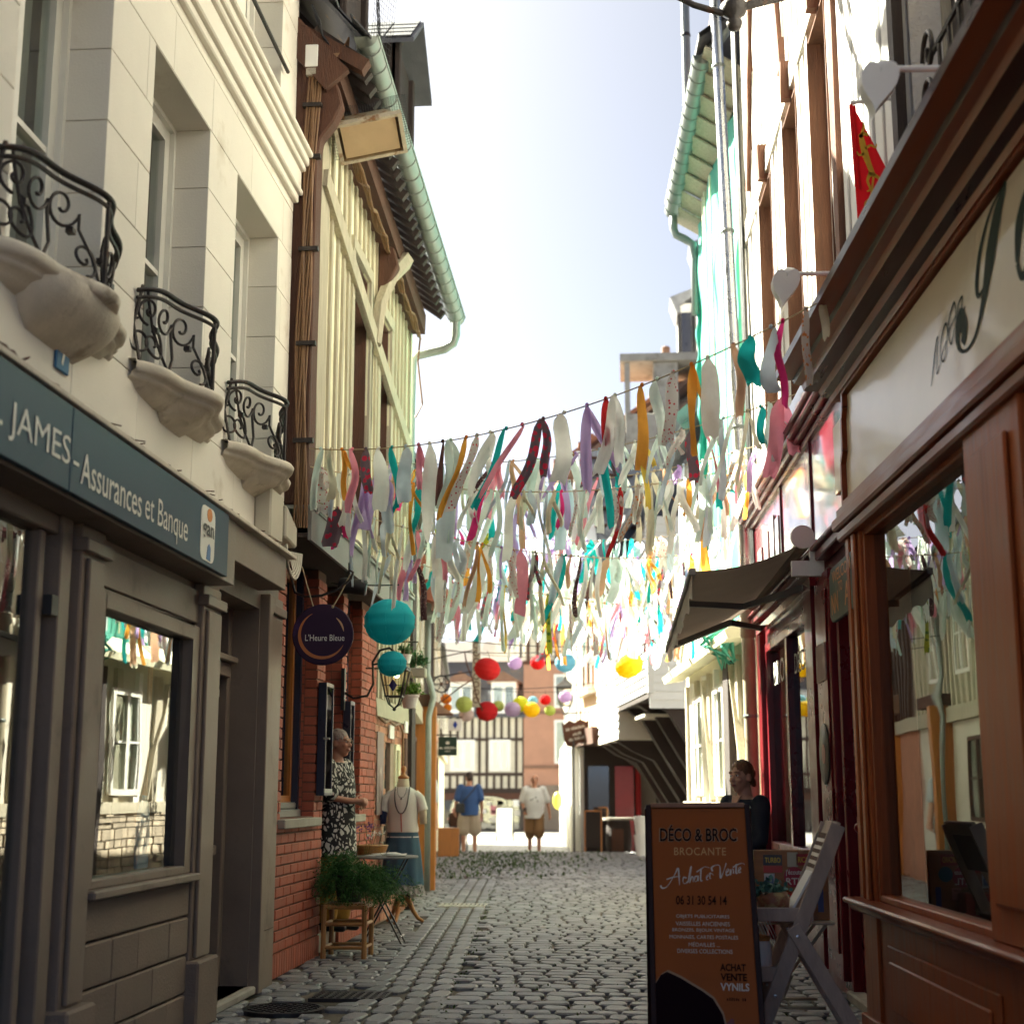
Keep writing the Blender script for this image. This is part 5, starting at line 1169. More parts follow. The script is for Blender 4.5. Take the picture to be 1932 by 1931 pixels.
# ground floor and low house with a sloped lip
H = thing('cream_studded_house', 'cream house with pale vertical studs below a yellow lip cornice', 'house', F2.p((3, 0, 0)))
MB(F2).box(-1.1, 5.4, -3.5, -.05, 0, 2.93).build('ground_wall', M['cream'], H)
MB(F2).box(2.6, 5.4, -3.5, -.05, 2.9, 5.6).build('upper_wall', M['white'], H)
for i in range(12): MB(F2).beam((-1.0 + i * .56, -.03, 1.1), (-1.0 + i * .56 + random.uniform(-.03, .03), -.03, 2.62), .06, .15, (1, 0, 0)).build('stud', M['greytimber'] if i % 2 else M['white'], H, jit=.008)
for a_, b_ in ((1.6, 2.4), (3.4, 4.2)): window(H, F2, a_, b_, 1.2, 2.4, .02, M['white_frame'], M['glass'], bars=1, fw=.07, room=False)
for a_, b_ in ((.2, 1.0), (2.6, 3.2)): MB(F2).beam((a_, -.02, 1.15), (b_, -.02, 2.55), .05, .12, (0, 1, 0)).build('brace', M['greytimber'], H, jit=.006)
MB(F2).box(-1.1, 5.4, -.1, .03, 1.0, 1.12).build('sole_plate', M['greytimber'], H, jit=.006)
mb = MB(F2); z = .02
while z < .98:                                          # flint and brick footing
    u = -1.1; h_ = .062 if z > .78 else random.uniform(.09, .13)
    while u < 5.4:
        w_ = .2 if z > .78 else random.uniform(.08, .2); mb.box(u + .008, u + w_ - .008, -.05, .0 + random.uniform(0, .03), z, z + h_ - .014); u += w_
    z += h_
mb.build('flint_footing', mat('pale flint', (.46, .38, .28), .85, .25, 9, .5, 40, island=.3), H, kind='stuff', weld=False)
for i in range(9): MB(F2).beam((2.7 + i * .33, -.03, 2.95), (2.7 + i * .33, -.03, 5.5), .06, .13, (1, 0, 0)).build('stud', M['greyboard'], H, jit=.006)
MB(F2).box(.98, 1.3, -.04, .05, 0, 2.6).build('door_post', M['blackwood'], H, jit=.006)
m = MB(F2); m.add([(-.6, .03, 2.95), (5.2, .03, 2.95), (5.2, .30, 2.74), (-.6, .30, 2.74), (-.6, .03, 2.70), (5.2, .03, 2.70), (5.2, .27, 2.66), (-.6, .27, 2.66)], [(0, 1, 2, 3), (4, 7, 6, 5), (3, 2, 6, 7), (1, 5, 6, 2), (0, 3, 7, 4)]); m.build('lip_cornice', M['yellow'], H)
MB(F2).add([(2.5, .3, 5.55), (5.5, .3, 5.55), (5.5, -2.6, 8), (2.5, -2.6, 8)], [(0, 1, 2, 3)]).build('roof', M['slate_grey'], H)
for r_ in range(6):
    for k in range(12): MB(F2).beam((2.6 + k * .25 + (r_ % 2) * .12, .30 - r_ * .16, 5.58 + r_ * .135), (2.6 + k * .25 + (r_ % 2) * .12, .12 - r_ * .16, 5.75 + r_ * .135), .235, .012, (0, -.6, .8)).build('slate', M['slate_grey'], H)
m = MB(F2)
for k in range(12): m.tube([(random.uniform(-.3, 1.2), .08 + random.uniform(0, .2), 2.9), (random.uniform(-.3, 1.2), .15 + random.uniform(0, .2), 2.72 + random.uniform(-.1, .1)), (random.uniform(-.2, 1.1), .1, 2.5)], [.03, .022, .004], 6)
tag(m.build('torn_netting', M['mint'], None, weld=False), 'torn mint netting tangled on the pale boards behind the awning', 'netting')
# ================================================================ RIGHT: slate hung white house on dark brackets
def slate_house():
    H = thing('weatherboard_house', 'white weatherboarded house jettied out on dark timber brackets', 'house', F3.p((3, -1, 0)))
    zA, zB, zt = 2.56, 2.13, 5.0
    MB(F3).box(.03, 3.35, -3.5, -.03, zA, zt).build('core', M['greyboard'], H); MB(F3).box(3.35, 6.2, -3.5, -.03, zB, zt).build('core', M['greyboard'], H)
    z = zt; k = 0
    while z > zB:
        zb_ = z - .115
        if zb_ >= zA - .02: MB(F3).add([(-.01, -.02, zb_), (6.25, -.02, zb_), (6.25, .026, zb_), (-.01, .026, zb_), (-.01, -.02, z), (6.25, -.02, z), (6.25, -.004, z), (-.01, -.004, z)], [(0, 1, 2, 3), (4, 7, 6, 5), (2, 6, 7, 3), (0, 3, 7, 4), (1, 5, 6, 2)]).build('board', M['boards'], H)
        elif zb_ > zB - .05: MB(F3).add([(3.33, -.02, zb_), (6.25, -.02, zb_), (6.25, .026, zb_), (3.33, .026, zb_), (3.33, -.02, z), (6.25, -.02, z), (6.25, -.004, z), (3.33, -.004, z)], [(0, 1, 2, 3), (4, 7, 6, 5), (2, 6, 7, 3), (0, 3, 7, 4), (1, 5, 6, 2)]).build('board', M['boards'], H)
        if zb_ >= zA - .3: MB(F3).add([(-.006, -1.4, zb_), (-.006, -.0, zb_), (-.02, 0, zb_), (-.02, -1.4, zb_), (.01, -1.4, z), (.01, 0, z), (.0, 0, z), (.0, -1.4, z)], [(0, 1, 2, 3), (3, 2, 6, 7), (4, 7, 6, 5), (1, 5, 6, 2), (0, 3, 7, 4)]).build('board', M['greyboard'], H)
        z = zb_; k += 1
    MB(F3).box(-.045, .03, -.05, .03, zA, zt).build('corner_board', M['boards'], H)
    m = MB(F3); m.box(3.32, 3.36, -1.2, .01, zB, zA).box(3.32, 6.2, -1.2, .02, zB - .06, zB); m.build('jetty_edge', M['cream'], H)
    MB(F3).box(0, 3.34, -1.3, .01, zA - .06, zA - .001).build('jetty_edge', M['blackwood'], H)
    # windows high on the white front
    for a, b in ((1.2, 1.9), (3.6, 4.3)):
        w = MB(F3).box(a, b, -.02, .035, 3.55, 4.9).build('window', M['white_frame'], H); MB(F3).box(a + .08, b - .08, .03, .038, 3.63, 4.82).build('pane', M['glass'], w)
    # roof with a small gable and fish scale tiles
    MB(F3).add([(-.35, .35, zt - .05), (6.4, .35, zt - .05), (6.4, -2.9, 8.2), (-.35, -2.9, 8.2), (-.35, .35, zt - .12), (6.4, .35, zt - .12), (6.4, -2.9, 8.1), (-.35, -2.9, 8.1)], [(0, 1, 2, 3), (7, 6, 5, 4), (0, 4, 5, 1), (1, 5, 6, 2), (3, 7, 4, 0)]).build('roof', M['slate_grey'], H)
    mb = MB(F3)
    for r_ in range(16):
        for c in range(27):
            uu = -.3 + c * .25 + (r_ % 2) * .125; f = r_ * .062; y = .35 - 3.25 * f; zz = zt - .04 + 3.25 * f
            mb.beam((uu, y, zz), (uu, y - .20, zz + .21), .235, .014, (0, -.7, .7))
    mb.build('roof_slates', M['slate_grey'], H, kind='stuff', weld=False)
    # gable over the front: timber verge boards, brown soffit
    G = MB(F3).prism([(1.9, .10, zt - .3), (4.6, .10, zt - .3), (3.25, .10, 6.5)], (0, -1.8, 0)).build('gable', M['cream'], H)
    for s in (-1, 1):
        MB(F3).add([(3.25, .55, 6.72), (3.25 + s * 1.75, .55, zt - .42), (3.25 + s * 1.75, -1.7, zt - .42), (3.25, -1.7, 6.72), (3.25, .55, 6.64), (3.25 + s * 1.7, .55, zt - .48), (3.25 + s * 1.7, -1.7, zt - .48), (3.25, -1.7, 6.64)], [(0, 1, 2, 3), (7, 6, 5, 4), (0, 4, 5, 1), (1, 5, 6, 2)]).build('gable_slope', M['slate_grey'], G)
        MB(F3).beam((3.25, .57, 6.66), (3.25 + s * 1.75, .57, zt - .46), .06, .16, (0, 1, 0)).build('verge_board', M['greyboard'], G)
        for k in range(5): MB(F3).beam((3.25 + s * (.1 + k * .3), .5, 6.54 - k * .33), (3.25 + s * (.1 + k * .3), -.2, 6.5 - k * .33), .25, .03).build('soffit_board', M['darkwood'], G)
    # dark brackets and posts below
    BW = M['blackwood']
    MB(F3).box(.1, 6.2, -1.75, -1.3, 0, zA).build('ground_wall', BW, H)
    for k, u in enumerate((.25, 1.45, 2.7, 3.9, 5.1, 6.0)):
        zt_ = zA - .06 if u < 3.3 else zB - .06
        MB(F3).box(u - .11, u + .11, -1.32, -1.02, 0, zt_).build('post', BW, H, jit=.012)
        m = MB(F3); pts = [(-1.1, .9), (-1.02, 1.1), (-.62, 1.75), (-.28, zt_ - .18), (-.02, zt_), (-1.1, zt_)]
        m.prism([(u - .12, a, b) for a, b in pts], (.24, 0, 0)); m.build('bracket', BW, H, jit=.012)
    for a, b, c, d in ((.4, 1.25, .3, 2.1), (1.65, 2.5, .25, 2.1), (2.9, 3.7, .3, 2.0), (4.1, 4.9, .1, 2.0)):
        w = MB(F3).box(a, b, -1.3, -1.26, c, d).build('shop_window', BW, H); MB(F3).box(a + .06, b - .06, -1.262, -1.255, c + .06, d - .06).build('pane', M['glass'], w)
        for uu in (a + .02, b - .02): MB(F3).box(uu - .02, uu + .02, -1.255, -1.235, 0, d).build('frame_post', M['white'], w)
    MB(F3).box(5.2, 5.85, -1.3, -1.25, .02, 2.0).build('red_door', mat('signal red door', (.34, .012, .018), .35, .1, 4, 0, coat=.3), H)
    # small shelf roof with cream soffit
    MB(F3).box(1.2, 2.2, -1.0, -.1, zA - .25, zA - .21).build('soffit', M['cream'], H)
    return H
slate_house()
t = thing('wall_bracket', 'black iron sign bar with a forked stay on the white weatherboards', 'bracket', F3.p((.1, 0, 3.2)))
MB(F3).tube([(-.15, -.35, 3.62), (-.15, .62, 3.62)], .016, 6).build('bar', M['iron'], t); MB(F3).tube([(-.15, -.35, 3.3), (-.15, .05, 3.6)], .012, 6).build('stay', M['iron'], t)
t = thing('wall_lantern', 'white glazed street lantern with a red top on the weatherboards', 'lantern', F3.p((1.6, .2, 4.2)))
MB(F3).lathe([(.02, 0), (.12, .06), (.17, .12), (.17, .15)], (1.6, .25, 4.12), 12).build('bowl', M['lampglass'], t, smooth=True); MB(F3).lathe([(.05, .15), (.05, .5), (.0, .55)], (1.6, .25, 4.12), 10).build('top', mat('lamp red', (.4, .02, .02), .4, .1, 5, 0), t)
MB(F3).tube([(1.6, .0, 4.6), (1.6, .25, 4.66)], .02, 6).build('arm', M['iron'], t)
# sunlit timber window house next door
H = thing('ochre_house', 'narrow ochre house with a tall brown sash window in the sun', 'house', F5.p((1, 0, 0)))
MB(F5).box(-.1, 2.2, -3, 0, 2.3, 7.2).build('wall', mat('warm ochre render', (.62, .44, .30), .85, .12, 3, .3, 30), H)
w = window(H, F5, .35, 1.5, 3.1, 6.6, .03, M['brn_edge'], M['glass_old'], bars=2, fw=.10, room=False)
MB(F5).box(.2, 1.65, 0, .16, 3.0, 3.1).build('sill', M['white_frame'], H); MB(F5).box(-.1, 2.2, -3, -1.0, -.3, 2.3).build('ground_wall', M['blackwood'], H); MB(F5).box(1.2, 1.75, -1.0, -.95, 0, 1.9).build('red_door', MATS['signal red door'], H); MB().box(-1.10, .7, 36.15, 36.32, gz(36), 2.62).build('shop_front', M['blackwood'], H); MB().box(-.35, .1, 36.11, 36.15, gz(36), 1.9).build('red_door', MATS['signal red door'], H); MB().box(-1.0, -.5, 36.12, 36.15, .5, 1.9).build('pane', M['glass'], H); MB(F5).prism([(-.05, -1, 1.3), (-.05, -.7, 1.7), (-.05, .05, 2.25), (-.05, -1, 2.25)], (.3, 0, 0)).build('bracket', M['blackwood'], H); MB(F5).box(-.1, 2.2, -.3, .12, 2.1, 2.4).build('jetty_beam', M['darkwood'], H, jit=.02)
MB(F5).add([(-.2, .5, 7.1), (2.3, .5, 7.1), (2.3, -2.5, 9.4), (-.2, -2.5, 9.4), (-.2, .5, 7.0), (2.3, .5, 7.0), (2.3, -2.5, 9.3), (-.2, -2.5, 9.3)], [(0, 1, 2, 3), (7, 6, 5, 4), (0, 4, 5, 1), (1, 5, 6, 2), (0, 3, 7, 4)]).build('roof', M['tile'], H)
t = thing('shield_sign', 'dark shield shaped hanging sign with pale script by the brackets', 'sign', WF.p((-1.0, 26.9, 2.1)))
MB(WF).prism([(-1.22, 26.9, 2.52), (-1.17, 26.9, 2.47), (-1.08, 26.9, 2.55), (-.98, 26.9, 2.50), (-.88, 26.9, 2.57), (-.78, 26.9, 2.52), (-.72, 26.9, 2.56), (-.73, 26.9, 2.22), (-.78, 26.9, 2.10), (-.9, 26.9, 2.14), (-1.0, 26.9, 2.05), (-1.12, 26.9, 2.08), (-1.18, 26.9, 2.2)], (0, .04, 0)).build('board', M['darkwood'], t)
m = MB()
for k, (dx, dz, w_, n_) in enumerate(((-.97, 2.41, .46, 15), (-.93, 2.31, .24, 8), (-.95, 2.22, .44, 15), (-.86, 2.12, .2, 6))): scribble(m, WF.p((dx, 26.896, dz)), (1, 0, .22), (-.22, 0, 1), w_, .075, n_, k)
m.build('print', M['lettering'], t, weld=False)['kind'] = 'stuff'
MB(WF).tube([(-.4, 27, 2.72), (-1.2, 26.92, 2.66)], .015, 6).build('arm', M['iron'], t)
for x in (-1.15, -.8): MB(WF).tube([(x, 26.92, 2.67), (x, 26.92, 2.50)], .008, 5).build('hook', M['iron'], t)
# far white house with brick pilasters, sunlit
H = thing('far_white_house', 'bright white studded house at the far right end of the lane', 'house', F6.p((4, 0, 0)))
MB(F6).box(-.2, 7.6, -4, 0, -.3, 7.6).build('wall', M['white'], H)
for i in range(11): MB(F6).box(.2 + i * .68, .32 + i * .68, 0, .05, 2.3, 7.5).build('stud', M['greyboard'], H)
for a in (1.2, 4.2, 6.2): 
    q = MB(F6).box(a, a + .9, 0, .06, 3.2, 4.7).build('window', M['white_frame'], H); MB(F6).box(a + .1, a + .8, .055, .065, 3.3, 4.6).build('pane', M['glass'], q)
MB(F6).box(-.2, 7.6, 0, .14, 2.1, 2.3).build('band', M['concrete'], H)
for i, a in enumerate((.0, 2.4, 4.8, 7.0)): MB(F6).box(a, a + .5, 0, .16, -.3, 2.1).build('pier', M['white'], H, bevel=.02)
MB(F6).add([(-.3, .4, 7.6), (7.8, .4, 7.6), (7.8, -3, 10), (-.3, -3, 10), (-.3, .4, 7.5), (7.8, .4, 7.5), (7.8, -3, 9.9), (-.3, -3, 9.9)], [(0, 1, 2, 3), (7, 6, 5, 4), (0, 4, 5, 1), (1, 5, 6, 2), (0, 3, 7, 4)]).build('roof', M['tile'], H)
mb = MB(F6)
for r_ in range(14): mb.box(-.3, 7.8, .38 - r_ * .24, .46 - r_ * .24, 7.57 + r_ * .17, 7.66 + r_ * .17)
mb.build('tile_courses', M['tile'], H, kind='stuff', weld=False)
# masonry chimney with an open concrete cap, dark dormers
t = thing('chimney_block', 'big grey masonry chimney with an open concrete cap', 'chimney', WF.p((.55, 26.4, 5)))
cm = M['concrete']
MB(WF).box(.02, 1.6, 26, 27.2, 4.5, 8.05).box(.55, 1.0, 26, 27, 8.05, 9.02).build('stack', cm, t, bevel=.02)
MB(WF).box(-.06, 1.7, 25.9, 27.3, 9.02, 9.16).build('slab', cm, t)
for x in (.02, 1.5): MB(WF).box(x, x + .10, 26, 26.12, 8.05, 9.02).build('post', cm, t)
for z in (5.4, 6.1, 6.8, 7.5): MB(WF).box(.0, 1.62, 25.985, 27.2, z, z + .03).build('joint', M['joint'], t)
MB(WF).lathe([(.08, 0), (.08, .28), (.06, .3)], (.8, 26.5, 9.16), 10).build('chimney_pot', M['tile'], t)
H = thing('tall_dark_house', 'tall dark slate house with two projecting dormers against the sky', 'house', WF.p((2.5, 28, 0)))
MB(WF).box(1.62, 4, 27.6, 31, 0, 12.4).build('wall', M['slate_grey'], H)
for x, y, z in ((1.47, 27.3, 11.75), (1.12, 28.4, 11.05)):
    D = MB(WF).box(x, x + .9, y, y + .8, z - 1.9, z - .1).build('dormer', M['white'], H)
    MB(WF).box(x - .02, x + .05, y - .04, y + .0, z - 1.9, z - .2).box(x + .27, x + .33, y - .04, y, z - 1.9, z - .2).build('frame', M['black'], D)
    MB(WF).box(x + .06, x + .26, y - .02, y - .005, z - 1.8, z - .3).build('pane', M['navy'], D)
    MB(WF).prism([(x - .16, y - .14, z), (x - .03, y - .14, z - .34), (x + .04, y - .14, z - .34), (x + .04, y - .14, z - .16), (x + .5, y - .14, z + .15), (x + .5, y - .14, z + .25)], (0, .9, 0)).build('dormer_roof', M['slate_grey'], D)
# far right street lamp
t = thing('wall_lamp', 'old four sided street lamp on a bracket at the far white house', 'street lamp', (-1.66, 39, 3.4))
def lantern(t, c, s, gm, mi):
    m = MB(); x, y, z = c
    q = [(-1, -1), (1, -1), (1, 1), (-1, 1)]
    top = [(x + a * .175 * s, y + b * .175 * s, z + .42 * s) for a, b in q]; bot = [(x + a * .105 * s, y + b * .105 * s, z + .06 * s) for a, b in q]
    for a, b in zip(top, bot): m.beam(a, b, .018 * s, .018 * s)
    for P_ in (top, bot):
        for i in range(4): m.beam(P_[i], P_[(i + 1) % 4], .022 * s, .022 * s)
    m.build('frame', mi, t)
    MB().add(top + bot, [(i, (i + 1) % 4, 4 + (i + 1) % 4, 4 + i) for i in range(4)]).build('glass', gm, t)
    m = MB(); k2 = [(x + a * .2 * s, y + b * .2 * s, z + .43 * s) for a, b in q]; k3 = [(x + a * .06 * s, y + b * .06 * s, z + .58 * s) for a, b in q]
    m.add(k2 + k3, [(0, 1, 5, 4), (1, 2, 6, 5), (2, 3, 7, 6), (3, 0, 4, 7), (4, 5, 6, 7), (3, 2, 1, 0)]); m.ball((x, y, z + .62 * s), .04 * s, 8, 6); m.build('hood', mi, t)
    m = MB()
    for a, b in q: m.tube([(x + a * .1 * s, y + b * .1 * s, z + .06 * s), (x + a * .07 * s, y + b * .07 * s, z - .04 * s), (x, y, z - .10 * s)], .011 * s, 5)
    m.ball((x, y, z - .11 * s), .026 * s, 8, 6); m.build('basket', mi, t)
lantern(t, (-1.66, 39, 3.45), 1.3, M['lampglass'], M['iron']); MB().tube([(-1.40, 39, 4.7), (-1.66, 39, 4.7), (-1.66, 39, 4.2)], .02, 6).build('arm', M['iron'], t)

# ================================================================ LEFT row after the bend
def f4house(u0, u1, zt, lab, wallm, n):
    H = thing('lane_house', lab, 'house', F4.p(((u0 + u1) / 2, 0, 0)), None)
    MB(F4).box(u0, u1 - .02, -4, -.04, -.3, zt).build('wall', M[wallm], H)
    k = int((u1 - u0) / .3)
    for i in range(k + 1): MB(F4).beam((u0 + .05 + i * .3, -.02, 2.3), (u0 + .05 + i * .3, -.02, zt), .06, .11, (1, 0, 0)).build('stud', M['greytimber'] if n % 2 else M['blackwood'], H, jit=.008)
    MB(F4).box(u0, u1, -.1, .06, 2.12, 2.32).build('bressummer', M['greytimber'], H, jit=.01)
    MB(F4).add([(u0, .12, zt), (u1, .12, zt), (u1, -3, zt + 1.6), (u0, -3, zt + 1.6), (u0, .12, zt - .08), (u1, .12, zt - .08), (u1, -3, zt + 1.5), (u0, -3, zt + 1.5)], [(0, 1, 2, 3), (7, 6, 5, 4), (0, 4, 5, 1), (1, 5, 6, 2), (0, 3, 7, 4)]).build('roof', M['slate'], H)
    return H
a_ = f4house(0, 5.2, 4.55, 'grey studded lane house with flower pots on its wall', 'cream', 1)
window(a_, F4, 1.6, 2.3, 2.7, 3.7, .02, M['white_frame'], M['glass'], room=False); window(a_, F4, 3.4, 4.1, 2.7, 3.7, .02, M['white_frame'], M['glass'], room=False)
window(a_, F4, 1.0, 2.0, .9, 1.9, .02, M['darkwood'], M['glass'], room=False)
MB(F4).box(3.02, 3.2, -.05, .24, 0, 2.35).build('door_post', M['orange_wood'], a_, bevel=.01); MB(F4).box(2.95, 4.1, -.05, .20, 2.35, 2.5).build('door_lintel', M['darkwood'], a_)
b_ = f4house(5.2, 11.5, 4.7, 'lane house with orange stained door posts', 'oldbrick', 2)
for u in (6.9, 9.6): MB(F4).box(u, u + .26, -.05, .12, -.1, 2.3).build('door_post', M['orange_wood'], b_, bevel=.01)
MB(F4).box(7.16, 9.6, -.05, .14, 2.1, 2.42).build('lintel', M['orange_wood'], b_, bevel=.01); MB(F4).box(7.2, 8.0, -.03, .02, 0, 2.1).build('door', M['orange_wood'], b_)
MB(F4).prism([(6.6, .0, 2.45), (6.6, .42, 2.45), (6.6, .0, 2.75)], (.7, 0, 0)).build('tile_hood', M['tile'], b_)
c4 = f4house(11.5, 18, 5.0, 'pale lane house near the green shop sign', 'cream', 3)
for u in (12.5, 15): window(c4, F4, u, u + 1, .6, 2, .03, M['darkwood'], M['glass'], room=False); window(c4, F4, u, u + .9, 2.8, 4, .03, M['white_frame'], M['glass'], room=False)
d4 = f4house(18, 28.5, 4.7, 'last lane house before the sunny cross street', 'yellow', 4)
for u in (19, 22, 25.5): window(d4, F4, u, u + 1, 2.8, 4, .03, M['white_frame'], M['glass'], room=False)
t = thing('downpipe', 'grey downpipe with an offset bend on the left lane wall', 'pipe', F4.p((2.7, .1, 0)))
MB(F4).tube([(2.9, .12, 4.5), (2.9, .12, 2.75), (2.9, .17, 2.6), (2.9, .20, 2.45), (2.9, .16, 2.3), (2.9, .14, 2.2), (2.9, .14, 0)], .04, 10).build('pipe', M['zinc'], t, smooth='all')
t = thing('door_canopy', 'red brown gabled canopy with grey struts high on the left wall', 'canopy', F4.p((3, .3, 3.8)))
MB(F4).prism([(2.6, .0, 3.75), (2.6, .55, 3.55), (2.6, .55, 3.6), (2.6, .0, 4.4)], (1.1, 0, 0)).build('hood', mat('red brown paint', (.25, .06, .035), .5, .15, 5, .1), t); MB(F4).tube([(2.6, 0, 3.45), (2.6, .58, 3.55), (2.6, .58, 3.9), (2.6, 0, 4.5)], .03, 6).build('strut', M['zinc'], t)
# signs and things hung on the left lane walls
t = thing('cart_wheel', 'small spoked cart wheel hung out on the left wall', 'wheel', (-3.06, 24, 2.85))
c = Vector((-3.06, 24, 3.0)); m = MB(); m.tube([c + Vector((math.cos(i * math.pi / 12) * .135, 0, math.sin(i * math.pi / 12) * .135)) for i in range(25)], .014, 6, cap=False); m.build('rim', M['black'], t, smooth='all')
for i in range(6): MB().tube([c, c + Vector((math.cos(i * math.pi / 3) * .135, 0, math.sin(i * math.pi / 3) * .135))], .008, 5).build('spoke', M['iron'], t)
MB().ball(c, .03, 8, 6).build('hub', M['darkwood'], t); MB().tube([(-3.3, 24, 3.0), c], .012, 6).build('arm', M['iron'], t)
t = thing('vertical_sign', 'narrow vertical beige sign with round medallions over the lane', 'sign', (-2.48, 24, 2.6))
MB().box(-2.55, -2.42, 24, 24.06, 2.62, 3.72).build('board', mat('weathered sign beige', (.40, .33, .25), .7, .2, 5, .1), t)
for i in range(8): MB().tube([(-2.485 + .045 * math.cos(k * .524), 23.995, 3.63 - i * .128 + .045 * math.sin(k * .524)) for k in range(13)], .009, 5, cap=False).build('medallion', M['darkwood'], t)
MB().tube([(-3.25, 24, 3.4), (-2.55, 24, 3.55)], .010, 5).build('arm', M['iron'], t); MB().tube([(-3.25, 24, 3.1), (-2.55, 24, 3.2)], .010, 5).build('arm', M['iron'], t)
m = MB(); m.tube([(-3.3, 23.8, 2.55), (-3.0, 23.8, 2.72), (-2.7, 23.8, 2.95), (-2.52, 23.8, 3.05), (-2.62, 23.8, 3.3), (-2.66, 23.8, 3.52)], .012, 5).tube([(-2.52, 23.8, 3.05), (-2.45, 23.8, 2.75), (-2.36, 23.8, 2.55)], .012, 5).tube([(-3.0, 23.8, 2.72), (-3.02, 23.8, 2.85)], .008, 5)
tag(m.build('iron_branch', M['darkwood'], None), 'thin twisted iron bracket branch under the vertical sign', 'bracket')
t = thing('pub_sign', 'dark green square hanging sign with a crest over the left lane', 'sign', (-2.95, 24, 1.83))
MB().box(-3.10, -2.80, 24, 24.04, 1.84, 2.14).build('board', mat('bottle green', (.012, .035, .025), .4, .1, 5, 0), t); m = MB(); scribble(m, (-2.95, 23.996, 1.965), (1, 0, 0), UP, .27, .045, 14, 3); scribble(m, (-2.95, 23.996, 1.91), (1, 0, 0), UP, .09, .02, 6, 4); m.build('print', M['lettering'], t, weld=False)['kind'] = 'stuff'
MB().prism([(-2.985, 23.996, 2.07), (-2.97, 23.996, 2.05), (-2.95, 23.996, 2.08), (-2.93, 23.996, 2.05), (-2.915, 23.996, 2.07), (-2.925, 23.996, 2.02), (-2.975, 23.996, 2.02)], (0, .003, 0)).build('crest', M['lettering'], t); MB().tube([(-3.3, 24, 2.17), (-2.78, 24, 2.17)], .012, 6).build('arm', M['iron'], t)
t = thing('blue_lozenge_sign', 'small white sign with a blue lozenge above the far shopfront', 'sign', (-2.9, 25.0, 2.3))
MB().box(-3.16, -2.92, 25.8, 25.84, 2.32, 2.52).build('board', M['white'], t); MB().prism([(-3.04, 25.796, 2.35), (-3.0, 25.796, 2.42), (-3.04, 25.796, 2.49), (-3.08, 25.796, 2.42)], (0, .003, 0)).build('lozenge', mat('cobalt', (.03, .06, .35), .4, .1, 5, 0), t); MB().tube([(-3.5, 25.82, 2.55), (-2.92, 25.82, 2.55)], .01, 5).build('arm', M['iron'], t)

# ================================================================ houses that close the street
def bx(x0, x1, z0, z1, y0=62, y1=62.06): return MB().box(x0, x1, y0, y1, z0, z1)
H = thing('end_timbered_house', 'cream half timbered house closing the lane over a shop window', 'house', (-6.2, 62, -.4))
bx(-12, -4.4, -.45, 4.55, 62, 66).build('wall', M['cream'], H)
BT = mat('far dark timber', (.05, .032, .025), .8, .2, 5, .2)
wn = [(-7.5, -6.45), (-5.85, -4.95)]
for z0, z1, zs in ((2.0, 2.14, 0), (3.45, 3.57, 0), (1.28, 1.5, 0), (4.45, 4.6, 0)): bx(-12, -4.42, z0, z1, 61.93, 62).build('rail', BT, H)
x = -11.9
while x < -4.45:
    inn = any(a - .12 < x < b + .12 for a, b in wn)
    if not inn: bx(x, x + .11, 2.14, 3.45, 61.95, 62).build('stud', BT, H)
    bx(x, x + .11, 1.5, 2.0, 61.95, 62).build('stud', BT, H); bx(x, x + .11, 3.57, 4.45, 61.95, 62).build('stud', BT, H); x += .31
for a, b in wn:
    w = bx(a, b, 2.2, 3.5, 61.9, 62).build('window', M['white'], H)
    for p, q in ((a + .12, (a + b) / 2 - .06), ((a + b) / 2 + .06, b - .12)): bx(p, q, 2.32, 3.38, 61.88, 61.9).build('pane', M['glass'], w); bx(p + .05, q - .05, 2.32, 3.38, 61.886, 61.898).build('curtain', M['curtain'], w)
MB().add([(-12.2, 61.6, 4.5), (-4.3, 61.6, 4.5), (-4.3, 64.6, 7.1), (-12.2, 64.6, 7.1), (-12.2, 61.6, 4.4), (-4.3, 61.6, 4.4)], [(0, 1, 2, 3), (0, 4, 5, 1)]).build('roof', M['slate'], H)
MB().box(-12.2, -4.3, 64.4, 64.7, 7.0, 7.9).build('back_wall', M['white'], H)
for a in (-7.55, -5.75):
    D = MB().box(a, a + 1.05, 61.7, 63.5, 4.55, 5.9).build('dormer', M['white'], H); bx(a + .12, a + .45, 4.75, 5.7, 61.67, 61.7).build('pane', M['glass'], D); bx(a + .6, a + .93, 4.75, 5.7, 61.67, 61.7).build('pane', M['glass'], D)
    MB().prism([(a - .2, 61.5, 5.9), (a + .52, 61.5, 6.35), (a + 1.25, 61.5, 5.9)], (0, 2, 0)).build('dormer_roof', M['tile'], D)
MB().box(-5.7, -4.9, 64.5, 65.2, 6.8, 8.0).build('chimney', M['oldbrick'], H)
for x in (-5.6, -5.2): MB().lathe([(.1, 0), (.08, .35)], (x, 64.8, 8.0), 8).build('chimney_pot', M['tile'], H)
MB().lathe([(.0, 0), (.2, .03), (.3, .1)], (-6.1, 64.3, 7.6), 14, ax=(.2, -1, .2)).build('satellite_dish', M['greyboard'], H)
S_ = bx(-7.9, -4.4, -.4, 1.3, 61.8, 62).build('shopfront', mat('dark shopfront', (.06, .045, .04), .5, .1, 4, 0), H)
bx(-7.7, -4.6, -.15, 1.1, 61.78, 61.8).build('pane', M['glass'], S_)
bx(-8.0, -4.3, 1.02, 1.30, 61.6, 61.8).build('fascia', M['darkwood'], S_)
m = MB()
cols = [M['white'], M['cream'], mat('shop pink', (.5, .18, .2), .7, .1, 5, 0), M['black'], M['yellow']]
